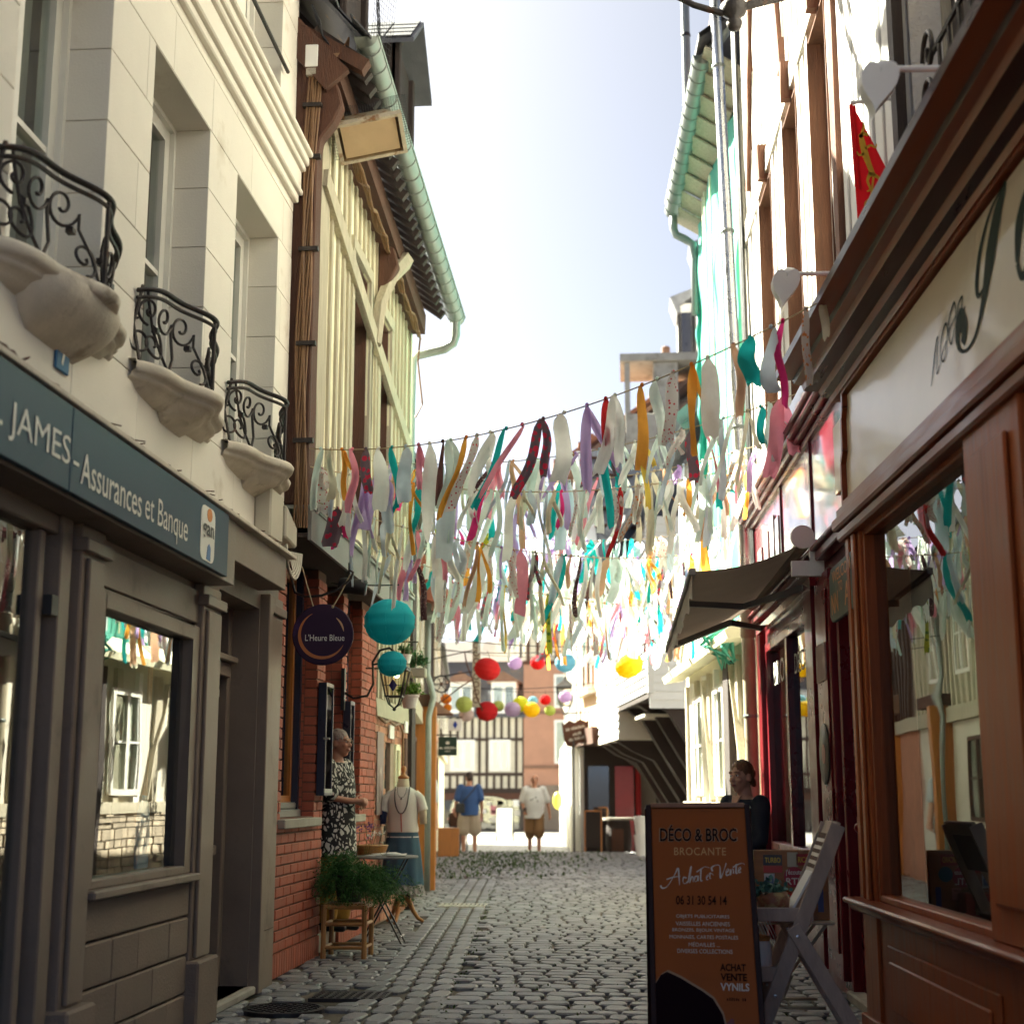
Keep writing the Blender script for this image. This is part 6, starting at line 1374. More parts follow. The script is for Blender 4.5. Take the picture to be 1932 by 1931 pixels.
for k in range(46):
    x = random.uniform(-7.6, -4.7); z = random.uniform(-.35, .9); a = random.uniform(.08, .26); m.mi = random.randrange(5); m.box(x, x + a, 61.45, 61.6, z, z + a * random.uniform(.6, 1.3))
m.build('window_display', cols, S_, weld=False)['kind'] = 'stuff'
for k, (x, w_) in enumerate(((-5.9, .9), (-6.6, .5))): MB().tube([(x + w_ * (i / 12 - .5) * 1.6, 61.4, 1.0 + .12 * math.cos((i / 12 - .5) * 3)) for i in range(13)], .05, 6).build('garland', M['yellow'], S_)
H = thing('end_brick_house', 'tall rosy brick house with timbered top at the end of the lane', 'house', (-3.6, 62, -.4))
bx(-4.38, 3, -.45, 6.75, 61.7, 66).build('wall', mat('far rosy brick', (.40, .215, .15), .85, .14, 1.2, .3, 12), H); bx(-4.3, 3, 6.75, 8.1, 61.72, 66).build('top_wall', M['cream'], H)
for i in range(12): bx(-4.25 + i * .4, -4.12 + i * .4, 6.75, 8.0, 61.66, 61.72).build('stud', M['darkwood'], H)
for z0, z1 in ((6.62, 6.78), (7.95, 8.2)): bx(-4.4, 3, z0, z1, 61.6, 61.7).build('rail', M['darkwood'], H)
for z in (2.3, 4.55): bx(-4.38, 3, z, z + .12, 61.6, 61.7).build('band', M['tile'], H)
bx(-4.3, -2.6, -.4, 1.62, 61.6, 61.7).build('shopfront', M['taupe'], H)
for z0, z1 in ((2.5, 4.3), (4.8, 6.2)): w = bx(-3.1, -2.4, z0, z1, 61.62, 61.7).build('window', M['white'], H); bx(-3.0, -2.5, z0 + .1, z1 - .1, 61.6, 61.62).build('pane', M['glass'], w)
MB().add([(-4.7, 61.3, 8.1), (3.2, 61.3, 8.1), (3.2, 65, 10.2), (-4.7, 65, 10.2)], [(0, 1, 2, 3)]).build('roof', M['tile'], H); MB().lathe([(.06, 0), (.06, .7)], (-4.5, 61.75, 6.9), 8).build('flue', M['black'], H)
# ================================================================ THINGS IN THE STREET, left side
t = thing('bamboo_stool', 'small honey bamboo stool carrying the bushy fern pot', 'stool', (-2.15, 11.38, 0))
bb = M['bamboo']
cn_ = [(-2.31, 11.25), (-2.0, 11.25), (-2.0, 11.55), (-2.31, 11.55)]
for x, y in cn_: MB().tube([(x, y, 0), (x, y, .15), (x, y, .39)], [.021, .019, .022], 8).build('leg', bb, t, smooth=True)
for z, r_ in ((.08, .013), (.25, .015), (.375, .017)):
    for i in range(4): MB().tube([(*cn_[i], z), (*cn_[(i + 1) % 4], z)], r_, 8).build('rail', bb, t, smooth=True)
m = MB()
for i in range(11): m.tube([(-2.30 + i * .029, 11.25, .39), (-2.30 + i * .029, 11.55, .39)], .0145, 6)
m.build('seat', bb, t, smooth=True)
t = thing('fern_pot', 'bushy dark green feathery fern in a black pot on the bamboo stool', 'potted plant', (-2.15, 11.4, .4))
MB().lathe([(.085, 0), (.12, .18), (.13, .2), (.115, .2), (.1, .17), (0, .165)], (-2.15, 11.4, .405), 20).build('pot', M['black'], t, smooth=True)
m = MB()
for k in range(300):                                    # arching feathery fronds
    a = random.uniform(0, 6.283); L_ = random.uniform(.12, .40) * (1.15 if math.cos(a) > .2 else .85); h = random.uniform(.02, .30) * (1.2 if math.cos(a) < 0 else .7)
    c = Vector((-2.13 + random.gauss(0, .05), 11.4 + random.gauss(0, .05), .58))
    def q(s): return c + Vector((math.cos(a) * L_ * s, math.sin(a) * L_ * s * .85, h * 2.0 * s - (h * 1.4 + .22) * s * s))
    m.tube([q(i / 6) for i in range(7)], .0016, 3, cap=False)
    for i in range(22):
        s_ = random.uniform(.12, 1); p = q(s_); w_ = .055 * (1.15 - s_ * .6)
        leaf_mass(m, 3, lambda: p + Vector((random.gauss(0, w_ * .5), random.gauss(0, w_ * .5), random.gauss(0, w_ * .45))), .022, .1, .28)
m.build('fronds', M['fern'], t, weld=False)['kind'] = 'stuff'
m = MB()
for k in range(7): a = Vector((random.uniform(-2.35, -1.9), 11.3, random.uniform(.6, .8))); m.tube([a, a + Vector((.06, -.03, .03)), a + Vector((.12, -.02, -.02)), a + Vector((.16, 0, .02))], .0018, 4)
m.build('dry_tendrils', M['ribbon_str'], t)
t = thing('bistro_table', 'round grey folding bistro table beside the fern', 'table', (-2.07, 12.45, 0))
MB().lathe([(.285, -.012), (.29, -.004), (.285, .006), (.0, .008)], (-2.06, 12.45, .70), 40).build('top', M['greypaint'], t, smooth=True)
for sx in (-1, 1):
    for sy in (-.10, .10): MB().beam((-2.06 - sx * .20, 12.45 + sy + .02 * sx, .69), (-2.06 + sx * .17, 12.45 + sy + .02 * sx, 0), .022, .012).build('leg', M['black'], t)
MB().tube([(-1.90, 12.35, .06), (-1.90, 12.57, .06)], .007, 6).build('brace', M['zinc_shiny'], t)
for k in range(6):
    a = random.uniform(-.6, .6); c = Vector((-2.02 + random.uniform(-.12, .12), 12.4 + random.uniform(-.1, .1), .7095 + .003 * k)); r1 = Vector((math.cos(a), math.sin(a), 0)) * .075; r2 = Vector((-math.sin(a), math.cos(a), 0)) * .105
    MB().add([c - r1 - r2, c + r1 - r2, c + r1 + r2 + Vector((0, 0, .006)), c - r1 + r2], [(0, 1, 2, 3)]).build('leaflet', M['white'], None, label='loose white leaflet lying on the round bistro table', cat='leaflet', group='leaflets on the bistro table')
t = thing('wicker_basket', 'low round wicker basket on the bistro table by the wall', 'basket', (-2.2, 12.55, .71))
m = MB(); 
for i in range(7): m.lathe([(.125 + .004 * i, 0), (.133 + .004 * i, .006), (.125 + .004 * i, .012)], (-2.2, 12.58, .712 + i * .011), 24)
m.build('weave', M['bamboo'], t, weld=False)
t = thing('flower_bunch', 'thin stems with violet and white blossoms rising by the basket', 'flowers', (-2.18, 12.4, .75))
for k in range(10):
    x, y = -2.18 + random.uniform(-.16, .1), 12.35 + random.uniform(-.2, .2); h = random.uniform(.10, .26); MB().tube([(x, y, .72), (x + .02, y, .72 + h * .6), (x + random.uniform(-.03, .05), y, .72 + h)], .002, 4).build('stem', M['leaf_dk'], t)
    m = MB(); leaf_mass(m, 14, lambda: (x + .02 + random.gauss(0, .016), y + random.gauss(0, .016), .72 + h + random.gauss(0, .014)), .02, 0, .8); m.build('blossom', mat('violet blossom', (.16, .06, .22), .7, .2, 5, 0) if k == 0 else (MATS['violet blossom'] if k % 3 else M['white']), t, weld=False)
# dress form
t = thing('mannequin', 'dress form in a white tee and denim skirt on a wooden tripod', 'mannequin', (-2.14, 14.3, 0))
XM, YM = -2.185, 14.3
def loft(mb, secs, n=24, cap=True, fold=0, nf=9):
    vs = []; fs = []; k = len(secs)
    for i, (c, rx, ry) in enumerate(secs):
        for j in range(n):
            a = 2 * math.pi * j / n; f = 1 + fold * (i / (k - 1)) * math.cos(nf * a + i * .1); vs.append((c[0] + rx * f * math.cos(a), c[1] + ry * f * math.sin(a), c[2]))
    for i in range(k - 1):
        for j in range(n): fs.append((i * n + j, i * n + (j + 1) % n, (i + 1) * n + (j + 1) % n, (i + 1) * n + j))
    if cap: fs += [tuple(range(n))[::-1], tuple(range((k - 1) * n, k * n))]
    return mb.add(vs, fs)
canvas = mat('ecru dress form canvas', (.55, .47, .34), .85, .08, 6, .15, 90)
tee = mat('white cotton jersey', (.68, .66, .60), .9, .05, 5, .25, 30, trans=.1)
denim = mat('blue denim', (.030, .075, .115), .85, .22, 4, .3, 120, col2=(.07, .14, .18), c2s=3, c2t=.62)
m = MB(); loft(m, [((XM, YM, .80), .135, .10), ((XM, YM, .95), .125, .095), ((XM, YM, 1.10), .138, .100), ((XM, YM, 1.19), .135, .085), ((XM, YM, 1.25), .10, .065), ((XM, YM, 1.285), .06, .055), ((XM, YM, 1.36), .052, .05)], 28); m.build('torso', canvas, t, smooth='all')
MB().lathe([(.053, 0), (.056, .015), (.03, .035), (.015, .045), (.02, .07), (.028, .095), (.018, .12), (.0, .125)], (XM, YM, 1.36), 18).build('neck_cap', M['honey'], t, smooth='all')
m = MB(); loft(m, [((XM, YM, .855), .150, .120), ((XM, YM, .87), .156, .124), ((XM, YM, .95), .142, .112), ((XM, YM, 1.05), .148, .12), ((XM, YM, 1.14), .155, .120), ((XM, YM, 1.20), .152, .100), ((XM, YM, 1.245), .125, .08), ((XM, YM, 1.275), .075, .066), ((XM, YM, 1.282), .066, .06)], 32, False, .012, 7)
for s in (-1, 1):
    m.tube([(XM + s * .105, YM, 1.205), (XM + s * .158, YM, 1.165), (XM + s * .195, YM - .01, 1.055)], [.058, .055, .052], 14, cap=False)
m.build('tee', tee, t, smooth='all', weld=False)
for s in (-1, 1): MB().tube([(XM + s * .15, YM, 1.17), (XM + s * .192, YM, 1.04), (XM + s * .20, YM, .93)], [.044, .040, .034], 12).build('arm', canvas if s > 0 else mat('blue sleeve', (.04, .07, .16), .9, .1, 5, .2), t, smooth='all')
m = MB(); loft(m, [((XM, YM, .885), .140, .110), ((XM, YM, .83), .152, .126), ((XM, YM, .81), .154, .128), ((XM, YM, .66), .175, .155), ((XM, YM, .50), .192, .178), ((XM, YM, .36), .204, .196)], 72, False, .055, 8); m.build('skirt', denim, t, smooth='all')
m = MB(); loft(m, [((XM, YM, .815), .156, .130), ((XM, YM, .806), .1575, .1315)], 40, False); m.build('seam', M['greyboard'], t)
m = MB(); loft(m, [((XM, YM, .37), .204, .196), ((XM, YM, .33), .208, .2), ((XM, YM, .285), .216, .207)], 120, False, .05, 24); m.build('frill', mat('grey ruffle', (.30, .28, .27), .9, .2, 9, .2, trans=.2), t, smooth='all')
def chest(x, z): # front of the tee at height z
    f = min(1, max(0, (1.285 - z) / .13)); return YM - (.070 + .052 * f ** .8) * math.sqrt(max(.05, 1 - (x / (.08 + .08 * f)) ** 2)) - .008
m = MB(); pts = []
for i in range(31):
    a = math.pi * i / 30; x = .070 * math.cos(a); z = 1.285 - .255 * math.sin(a) ** .8; pts.append((XM + x, chest(x, z), z))
m.tube(pts, .0055, 6); m.build('necklace', M['black'], t, smooth='all')
m = MB(); pts = []
for i in range(17):
    a = math.pi * i / 16; x = .045 * math.cos(a); z = 1.275 - .095 * math.sin(a); pts.append((XM + x, chest(x, z), z))
m.tube(pts, .0025, 5); m.build('chain', M['black'], t); MB().ball((XM, chest(0, 1.17), 1.17), .009, 8, 6).build('pendant', M['black'], t)
m = MB(); m.tube([(XM, YM - .133, 1.03), (XM + .005, YM - .133, .93), (XM + .01, YM - .136, .86)], .006, 5); m.build('tassel', mat('coral beads', (.35, .08, .05), .5, .2, 20, 0), t)
MB().lathe([(.05, .0), (.055, .02), (.03, .05), (.04, .14), (.045, .22), (.035, .30), (.02, .33), (.02, .6)], (XM, YM, .16), 16).build('column', M['honey'], t, smooth='all')
for a in (-100, 20, 140):
    ca, sa = math.cos(R(a)), math.sin(R(a)); pts = [(XM + ca * r_, YM + sa * r_, z) for r_, z in ((.02, .24), (.07, .22), (.11, .12), (.16, .05), (.21, .02))]; MB().tube(pts, [.024, .026, .022, .018, .014], 8).build('leg', M['honey'], t, smooth='all')
# wall lantern with blue lozenge panes, its bulb lit
t = thing('street_lantern', 'black wall lantern with a blue lozenge and a lit bulb', 'street lantern', (-1.95, 12.2, 1.9))
lantern(t, (-1.95, 12.2, 1.975), .62, M['lampglass'], M['black'])
cob = mat('cobalt glass', (.012, .012, .12), .25, .1, 5, 0)
MB().prism([(-1.95, 12.112, 2.045), (-1.915, 12.112, 2.10), (-1.95, 12.105, 2.155), (-1.985, 12.112, 2.10)], (0, -.004, 0)).build('lozenge', cob, t)
for x0, z0, x1, z1 in ((-2.04, 2.10, -1.985, 2.10), (-1.915, 2.10, -1.86, 2.10), (-1.95, 2.02, -1.95, 2.045), (-1.95, 2.155, -1.95, 2.23)): MB().beam((x0, 12.112, z0), (x1, 12.112, z1), .006, .006).build('lead', M['black'], t)
MB().ball((-1.935, 12.2, 2.19), .022, 10, 8).build('bulb', glow('warm bulb', (1, .62, .25), 14), t)
m = MB(); m.tube([(-2.38, 12.2, 2.05), (-2.30, 12.2, 2.0), (-2.18, 12.2, 2.02), (-2.13, 12.2, 2.12), (-2.14, 12.2, 2.30), (-2.08, 12.2, 2.40), (-2.0, 12.2, 2.42), (-1.95, 12.2, 2.38)], .011, 6).tube([(-2.14, 12.2, 2.28)] + [(-2.03 + .055 * math.cos(i * .5) * (1 - i / 16), 12.2, 2.30 + .06 * math.sin(i * .5) * (1 - i / 16)) for i in range(13)], .008, 5); m.build('bracket', M['black'], t, smooth='all')
MB().box(-2.40, -2.37, 12.17, 12.23, 1.9, 2.25).build('back_plate', M['black'], t)
# hanging pots
def hanging(x, y, z, r_, lab, lm, n, square=False):
    t = thing('hanging_pot', lab, 'hanging pot', (x, y, z), 'pots hung on the left wall')
    if square: MB().box(x - r_, x + r_, y - r_ * .8, y + r_ * .8, z, z + r_ * 1.1).build('pot', M['concrete'], t, bevel=.01)
    else: MB().lathe([(r_ * .68, 0), (r_ * .95, r_ * 1.15), (r_ * 1.04, r_ * 1.2), (r_ * 1.04, r_ * 1.4), (r_ * .9, r_ * 1.38), (r_ * .8, r_ * 1.2), (0, r_ * 1.15)], (x, y, z), 20).build('pot', M['white'], t, smooth=True)
    m = MB(); leaf_mass(m, n, lambda: (x + random.gauss(0, r_ * .55), y + random.gauss(0, r_ * .55), z + r_ * 1.5 + abs(random.gauss(0, r_ * .45))), .045, -.5, .35); m.build('foliage', M[lm], t, weld=False)['kind'] = 'stuff'
    for k in range(3): a = k * 2.1 + .4; MB().tube([(x + r_ * math.cos(a), y + r_ * math.sin(a), z + r_ * 1.3), (x, y, z + r_ * 4.2)], .004, 4).build('cord', M['ribbon_str'], t)
    MB().tube([(x, y, z + r_ * 4.2), (-2.42, y, z + r_ * 4.3)], .008, 5).build('hook', M['iron'], t)
hanging(-1.985, 13.3, 1.98, .085, 'white hanging pot with bright green foliage by the lantern', 'leaf', 420)
hanging(-2.10, 14.6, 2.36, .085, 'grey square hanging pot with dark trailing leaves', 'leaf_dk', 420, True)
hanging(-2.12, 13.9, 2.44, .06, 'small pale hanging pot above the white one', 'leaf_dk', 160)

# ================================================================ right side: A board, stand and bric a brac
t = thing('pavement_sign', 'tall brown and gold A board advertising an antique shop', 'A board', (.34, 7.1, 0))
TL, TR, BL, BR = Vector((.088, 7.27, 1.150)), Vector((.560, 7.20, 1.152)), Vector((.095, 7.05, .03)), Vector((.590, 6.98, .03))
gold = mat('bronze printed panel', (.33, .088, .017), .5, .06, 1.5, 0, spec=.15)
nn = (TR - TL).cross(BL - TL).normalized()
if nn.y > 0: nn = -nn
def bp(s, q, d=0): return TL.lerp(TR, s) * (1 - q) + BL.lerp(BR, s) * q + nn * d
def slab(s0, s1, q0, q1, d0, d1, nm, mt):
    return MB().add([bp(s, q, d) for d in (d0, d1) for q in (q0, q1) for s in (s0, s1)], [(0, 2, 3, 1), (4, 5, 7, 6), (0, 1, 5, 4), (2, 6, 7, 3), (0, 4, 6, 2), (1, 3, 7, 5)]).build(nm, mt, t, bevel=.002)
fm = mat('dark bronze frame', (.025, .009, .009), .5, .1, 5, 0, spec=.2)
slab(.03, .97, .01, 1, -.012, .0, 'panel', gold); slab(-.02, .03, -.005, 1.02, -.03, .006, 'frame', fm); slab(.97, 1.02, -.005, 1.02, -.03, .006, 'frame', fm); slab(.03, .97, -.012, .008, -.03, .008, 'frame', mat('bronze top rail', (.23, .085, .02), .3, .1, 5, 0)); slab(.03, .97, 1.0, 1.02, -.03, .006, 'frame', fm)
m = MB()
for s in (-.015, 1.0): m.beam(bp(s, 0, -.04), Vector((bp(s, 1).x, 7.72, .0)), .028, .028)
m.add([bp(0, 0, -.05), bp(1, 0, -.05), Vector((.60, 7.70, .03)), Vector((.10, 7.76, .03))], [(0, 1, 2, 3)]); m.build('back_panel', fm, t)
rt = (TR - TL).normalized(); dn = (BL - TL); up_b = -(dn - rt * dn.dot(rt)).normalized(); HB_ = 1.128
drk = mat('dark brown print', (.022, .009, .006), .9, .05, 5, 0, spec=.05); cr_ = mat('cream print', (.62, .56, .50), .45, .05, 5, 0); gd = mat('light gold print', (.62, .34, .11), .4, .05, 5, 0); pale = mat('pale glow print', (.34, .19, .09), .4, .05, 5, 0)
def bt(s, s0, s1, z, h, mt, **k):
    q = (1.15 - z) / 1.12; w_ = (s1 - s0) * ((TR - TL).length * (1 - q) + (BR - BL).length * q); return text(s, mt, t, bp((s0 + s1) / 2, q, .0), rt, up_b, w_, h, **k)
bt('DÉCO & BROC', .105, .885, 1.022, .082, pale, thick=.0012, bold=.05); bt('DÉCO & BROC', .115, .875, 1.022, .078, drk, thick=.0024, bold=.018)
bt('BROCANTE', .25, .76, .938, .036, gd, space=1.1)
bt('06 31 30 54 14', .25, .74, .716, .042, drk, bold=.015)
for s, a, b, z in (('OBJETS PUBLICITAIRES', .245, .755, .642), ('VAISSELLES ANCIENNES', .24, .755, .611), ('BRONZES, BIJOUX VINTAGE', .205, .795, .581), ('MONNAIES, CARTES POSTALES', .175, .825, .551), ('MÉDAILLES ...', .355, .65, .521), ('DIVERSES COLLECTIONS', .245, .765, .490)): bt(s, a, b, z, .0185 if 'É' not in s else .022, cr_)
bt('ACHAT', .64, .88, .422, .033, drk, bold=.03); bt('VENTE', .64, .885, .380, .033, drk, bold=.03); bt('VYNILS', .635, .90, .338, .034, cr_, bold=.02); m = MB(); scribble(m, bp(.775, (1.15 - .286) / 1.12), rt, up_b, .09, .014, 9, 9); m.build('small_print', drk, t, weld=False)['kind'] = 'stuff'
m = MB(); o_ = bp(.5, (1.15 - .83) / 1.12); W_b = .475                     # brush script: Achat et Vente
def SS(pts, w): stroke(m, [((x - .5) * W_b, y) for x, y in pts], [w * (.6 + .4 * math.sin(i * 1.7 + .6)) for i in range(len(pts))], o_, rt, up_b)
SS([(.10, -.05), (.12, -.062), (.17, -.052), (.24, -.0), (.275, .03), (.285, -.01), (.29, -.048)], .009); SS([(.16, -.022), (.22, -.012), (.30, -.006)], .006)
SS([(.36, -.015), (.33, -.012), (.325, -.035), (.35, -.04), (.37, -.03)], .007); SS([(.375, -.035), (.40, .03), (.41, .033), (.39, -.036), (.41, -.01), (.425, -.012), (.425, -.034)], .007)
SS([(.47, -.006), (.445, -.008), (.44, -.028), (.465, -.026), (.475, -.004), (.475, -.028)], .007); SS([(.505, .03), (.50, -.022), (.52, -.026)], .008); SS([(.46, .014), (.50, .026), (.54, .038), (.59, .034)], .006)
SS([(.555, -.012), (.575, -.004), (.572, .002), (.558, -.006), (.56, -.02), (.575, -.02)], .005); SS([(.595, .012), (.592, -.014), (.604, -.014)], .005); SS([(.58, .004), (.605, .008), (.63, .0)], .004)
SS([(.62, .018), (.61, .034), (.65, .046), (.69, .042), (.695, .0), (.70, -.012), (.73, .02), (.755, .056)], .009); SS([(.755, .012), (.775, .022), (.77, .03), (.752, .018), (.757, .0), (.785, .004)], .007)
SS([(.795, .028), (.795, .002), (.81, .026), (.825, .028), (.825, .008)], .007); SS([(.855, .052), (.85, .012), (.868, .012)], .008); SS([(.82, .036), (.86, .048), (.91, .056), (.935, .05)], .006); SS([(.875, .02), (.895, .03), (.89, .038), (.873, .028), (.878, .014), (.90, .016)], .007)
m.build('script', cr_, t, weld=False)['kind'] = 'stuff'
def flatp(pts, d, nm, mt): return MB().add([bp(s, (1.15 - z) / 1.12, d) for s, z in pts] , [tuple(range(len(pts)))]).build(nm, mt, t)
dome = [(.03, .0), (.03, .345), (.08, .382), (.14, .397), (.20, .385), (.27, .37), (.36, .345), (.46, .318), (.56, .285), (.64, .22), (.66, .17), (.66, .0)]
flatp([(s + (.012 if s > .03 else 0), z + .008) for s, z in dome], .0008, 'print_halo', pale); flatp(dome, .0014, 'print_shape', mat('dark plum print', (.012, .004, .007), .8, .1, 3, 0, spec=.08))
flatp([(.30, .0), (.72, .205), (.74, .20), (.74, .16), (.40, .0)], .002, 'print_sleeve_edge', mat('dark red print', (.17, .018, .015), .4, .1, 3, 0)); flatp([(.37, .0), (.745, .18), (.745, .0)], .0026, 'print_sleeve', mat('pinkish print', (.50, .34, .32), .4, .1, 3, 0))
# weathered folding stand
t = thing('folding_stand', 'weathered white wooden folding stand with a tray and price slate', 'stand', (.85, 7.6, 0))
ww = mat('weathered grey wood', (.42, .32, .26), .8, .2, 6, .4, 30, stretch=(3, 3, 1))
for y in (7.42, 7.86):
    MB().beam((.575, y, .0), (1.015, y, 1.06), .072 if y < 7.5 else .06, .022, (0, 1, 0)).build('long_leg', ww, t, bevel=.003); MB().beam((.775, y - .024, .58), (1.115, y - .024, 0), .07, .022, (0, 1, 0)).build('short_leg', ww, t, bevel=.003)
    for x, z in ((.795, .535), (.68, .26), (.60, .06)): MB().lathe([(.0, .0), (.008, .002), (.008, .006), (0, .008)], (x, y - .042, z), 10, ax=(0, -1, 0)).build('bolt', M['zinc_shiny'], t)
for tt in (.03, .98): A = Vector((.575, 0, 0)).lerp(Vector((1.015, 0, 1.06)), tt); MB().beam((A.x, 7.43, A.z), (A.x, 7.85, A.z), .022, .07, (.4, 0, .9)).build('cross_bar', ww, t, bevel=.003)
MB().beam((1.06, 7.4, .12), (1.06, 7.86, .12), .03, .07).build('cross_bar', ww, t, bevel=.003)
A = Vector((.575, 0, 0)); D_ = Vector((1.015, 0, 1.06)) - A
def sl(f, y, off): p = A + D_ * f; return (p.x - .9 * off, y, p.z + .4 * off)
MB().add([sl(.78, 7.44, .02), sl(.78, 7.84, .02), sl(.95, 7.84, .02), sl(.95, 7.44, .02), sl(.78, 7.44, .0), sl(.78, 7.84, .0), sl(.95, 7.84, .0), sl(.95, 7.44, .0)], [(0, 1, 2, 3), (7, 6, 5, 4), (0, 4, 5, 1), (2, 6, 7, 3), (1, 5, 6, 2), (0, 3, 7, 4)]).build('price_slate', M['darkwood'], t)
for k in range(5):
    f = .925 - k * .034; m = MB(); m.add([sl(f, 7.46, .023), sl(f, 7.82, .023), sl(f - .016, 7.82, .023), sl(f - .016, 7.46, .023)], [(0, 1, 2, 3)]); m.build('chalk_line', cr_, t)
m = MB(); m.box(.60, .88, 7.42, 7.44, .60, .665).box(.60, .88, 7.86, 7.88, .60, .665).box(.60, .62, 7.44, 7.86, .60, .665).box(.62, .88, 7.44, 7.86, .60, .615); m.build('tray', ww, t, bevel=.003)
m = MB(); m.box(.55, .74, 7.42, 7.86, .32, .345).box(.55, .74, 7.42, 7.44, .345, .39); m.build('shelf', ww, t, bevel=.003)
t = thing('succulent_pot', 'mosaic bowl of trailing blue green succulents on the stand tray', 'potted plant', (.70, 7.58, .62))
MB().lathe([(.045, 0), (.078, .03), (.084, .08), (.07, .115), (.062, .115), (0, .10)], (.70, 7.56, .617), 22).build('bowl', mat('terracotta mosaic', (.28, .10, .045), .5, .3, 16, .2, col2=(.42, .30, .13), c2s=14, c2t=.55), t, smooth='all')
m = MB(); leaf_mass(m, 260, lambda: (.69 + random.gauss(0, .04) - abs(random.gauss(0, .02)), 7.56 + random.gauss(0, .03), .745 + random.gauss(0, .018)), .026, .2, .8); leaf_mass(m, 70, lambda: (.62 + random.gauss(0, .03), 7.55, .73 + random.gauss(0, .012)), .022, .6, .8); m.build('leaves', mat('succulent green', (.06, .16, .12), .6, .2, 9, 0, island=.3), t, weld=False)['kind'] = 'stuff'
t = thing('white_folder', 'white folded card leaning against the stand leg', 'folder', (.83, 7.62, .62))
m = MB(); m.add([(.76, 7.48, .617), (.76, 7.74, .617), (.885, 7.74, .83), (.885, 7.48, .83), (.772, 7.48, .617), (.772, 7.74, .617), (.897, 7.74, .83), (.897, 7.48, .83)], [(0, 1, 2, 3), (7, 6, 5, 4), (0, 4, 5, 1), (2, 6, 7, 3), (1, 5, 6, 2), (0, 3, 7, 4)]); m.build('card', M['white'], t)
t = thing('white_jar', 'white lidded jar with a wooden lid on the lower shelf', 'jar', (.62, 7.62, .345))
MB().lathe([(.055, 0), (.06, .02), (.06, .13), (.05, .15)], (.63, 7.60, .346), 18).build('jar', M['white'], t, smooth=True); MB().lathe([(.055, 0), (.058, .02), (.0, .03)], (.63, 7.60, .496), 18).build('lid', M['honey'], t, smooth=True)
t = thing('metal_table', 'cream metal folding table standing by the red door', 'table', (.85, 8.25, 0))
wm_ = mat('cream enamelled metal', (.50, .44, .33), .4, .1, 6, .05)
MB().box(.62, 1.06, 8.02, 8.45, .535, .552).build('top', wm_, t, bevel=.004)
for y in (8.06, 8.41): MB().tube([(1.02, y, .535), (.80, y, .26), (.755, y, .20), (.745, y, .16), (.765, y, .125), (.80, y, .115), (1.0, y, .115)], .009, 8).build('leg', wm_, t, smooth='all'); MB().tube([(.66, y, .535), (.83, y, .27), (.78, y, .16), (.72, y, .115), (.62, y, .115)], .009, 8).build('leg', wm_, t, smooth='all')
t = thing('sticker_panel', 'wooden panel covered in old advertising stickers on the cream table', 'panel', (.85, 8.12, .55))
MB().box(.655, 1.045, 8.10, 8.13, .553, .915).build('panel', mat('amber plywood', (.30, .125, .04), .5, .2, 5, .1, stretch=(1, 8, 8)), t, bevel=.004)
def stk(x, z, w_, h, col, s=None, tc=None, sh=None, d=.0):
    nm_ = 'sticker colour %.2f %.2f %.2f' % col; mt_ = MATS.get(nm_) or mat(nm_, col, .4, .05, 8, 0); o = MB()
    if sh: o.lathe([(0, 0), (w_ / 2, 0), (w_ / 2, .001), (0, .001)], (x, 8.0995 - d, z), 24, ax=(0, -1, 0))
    else: o.box(x - w_ / 2, x + w_ / 2, 8.0985 - d, 8.0998 - d, z - h / 2, z + h / 2)
    q = o.build('sticker', mt_, t)
    if s:
        for i, l in enumerate(s): text(l, tc, q, (x, 8.0975 - d, z + (len(s) / 2 - .5 - i) * h / (len(s) + .4)), (1, 0, 0), UP, w_ * .82, h / (len(s) + 1.0), .001, bold=.02)
yl = mat('sticker yellow', (.62, .42, .03), .4, .05, 8, 0)
stk(.755, .862, .10, .055, (.03, .025, .03), ['TURBO'], yl); stk(.755, .815, .10, .035, (.42, .03, .025)); stk(.86, .865, .055, .075, (.46, .42, .30)); stk(.93, .865, .10, .06, (.30, .015, .015), ['RICARD'], yl)
stk(.865, .775, .105, .105, (.36, .02, .04), ['j\'écoute', 'RTL'], M['lettering'], True); stk(.955, .79, .08, .08, (.02, .12, .16), None, None, True); stk(.735, .755, .055, .075, (.52, .52, .54)); stk(.735, .75, .042, .04, (.05, .12, .25), d=.002); stk(1.0, .66, .03, .13, (.03, .05, .22)); stk(.9, .69, .05, .06, (.52, .22, .18))
t = thing('red_tin', 'shiny red enamel box on the cream table under a glass tray', 'box', (.8, 8.05, .55))
MB().box(.70, .90, 7.955, 8.09, .553, .70).build('tin', mat('red enamel', (.36, .015, .015), .3, .1, 6, 0, coat=.4), t, bevel=.006); MB().box(.64, .92, 7.94, 8.095, .702, .712).build('glass_tray', M['lampglass'], None, bevel=.003, label='flat clear glass tray resting on the red enamel box', cat='tray')
t = thing('wire_rack', 'chrome wire rack under the tray of the weathered stand', 'rack', (.6, 7.9, .5))
for k in range(9): MB().tube([(.585 + k * .016, 7.95, .56), (.64 + k * .016, 7.95, .44)], .0025, 4).build('wire', M['zinc_shiny'], t)
t = thing('green_plant', 'bright green leafy plant half hidden behind the A board', 'plant', (.66, 8.35, .3))
MB().lathe([(.05, 0), (.07, .12), (0, .11)], (.64, 8.3, .553), 14).build('pot', M['leaf_dk'], t); m = MB(); leaf_mass(m, 160, lambda: (.62 + random.gauss(0, .035), 8.3 + random.gauss(0, .03), .76 + random.gauss(0, .06)), .05, -.2, .8); m.build('foliage', mat('vivid green leaf', (.05, .26, .02), .5, .2, 8, 0, island=.3, trans=.2), t, weld=False)['kind'] = 'stuff'

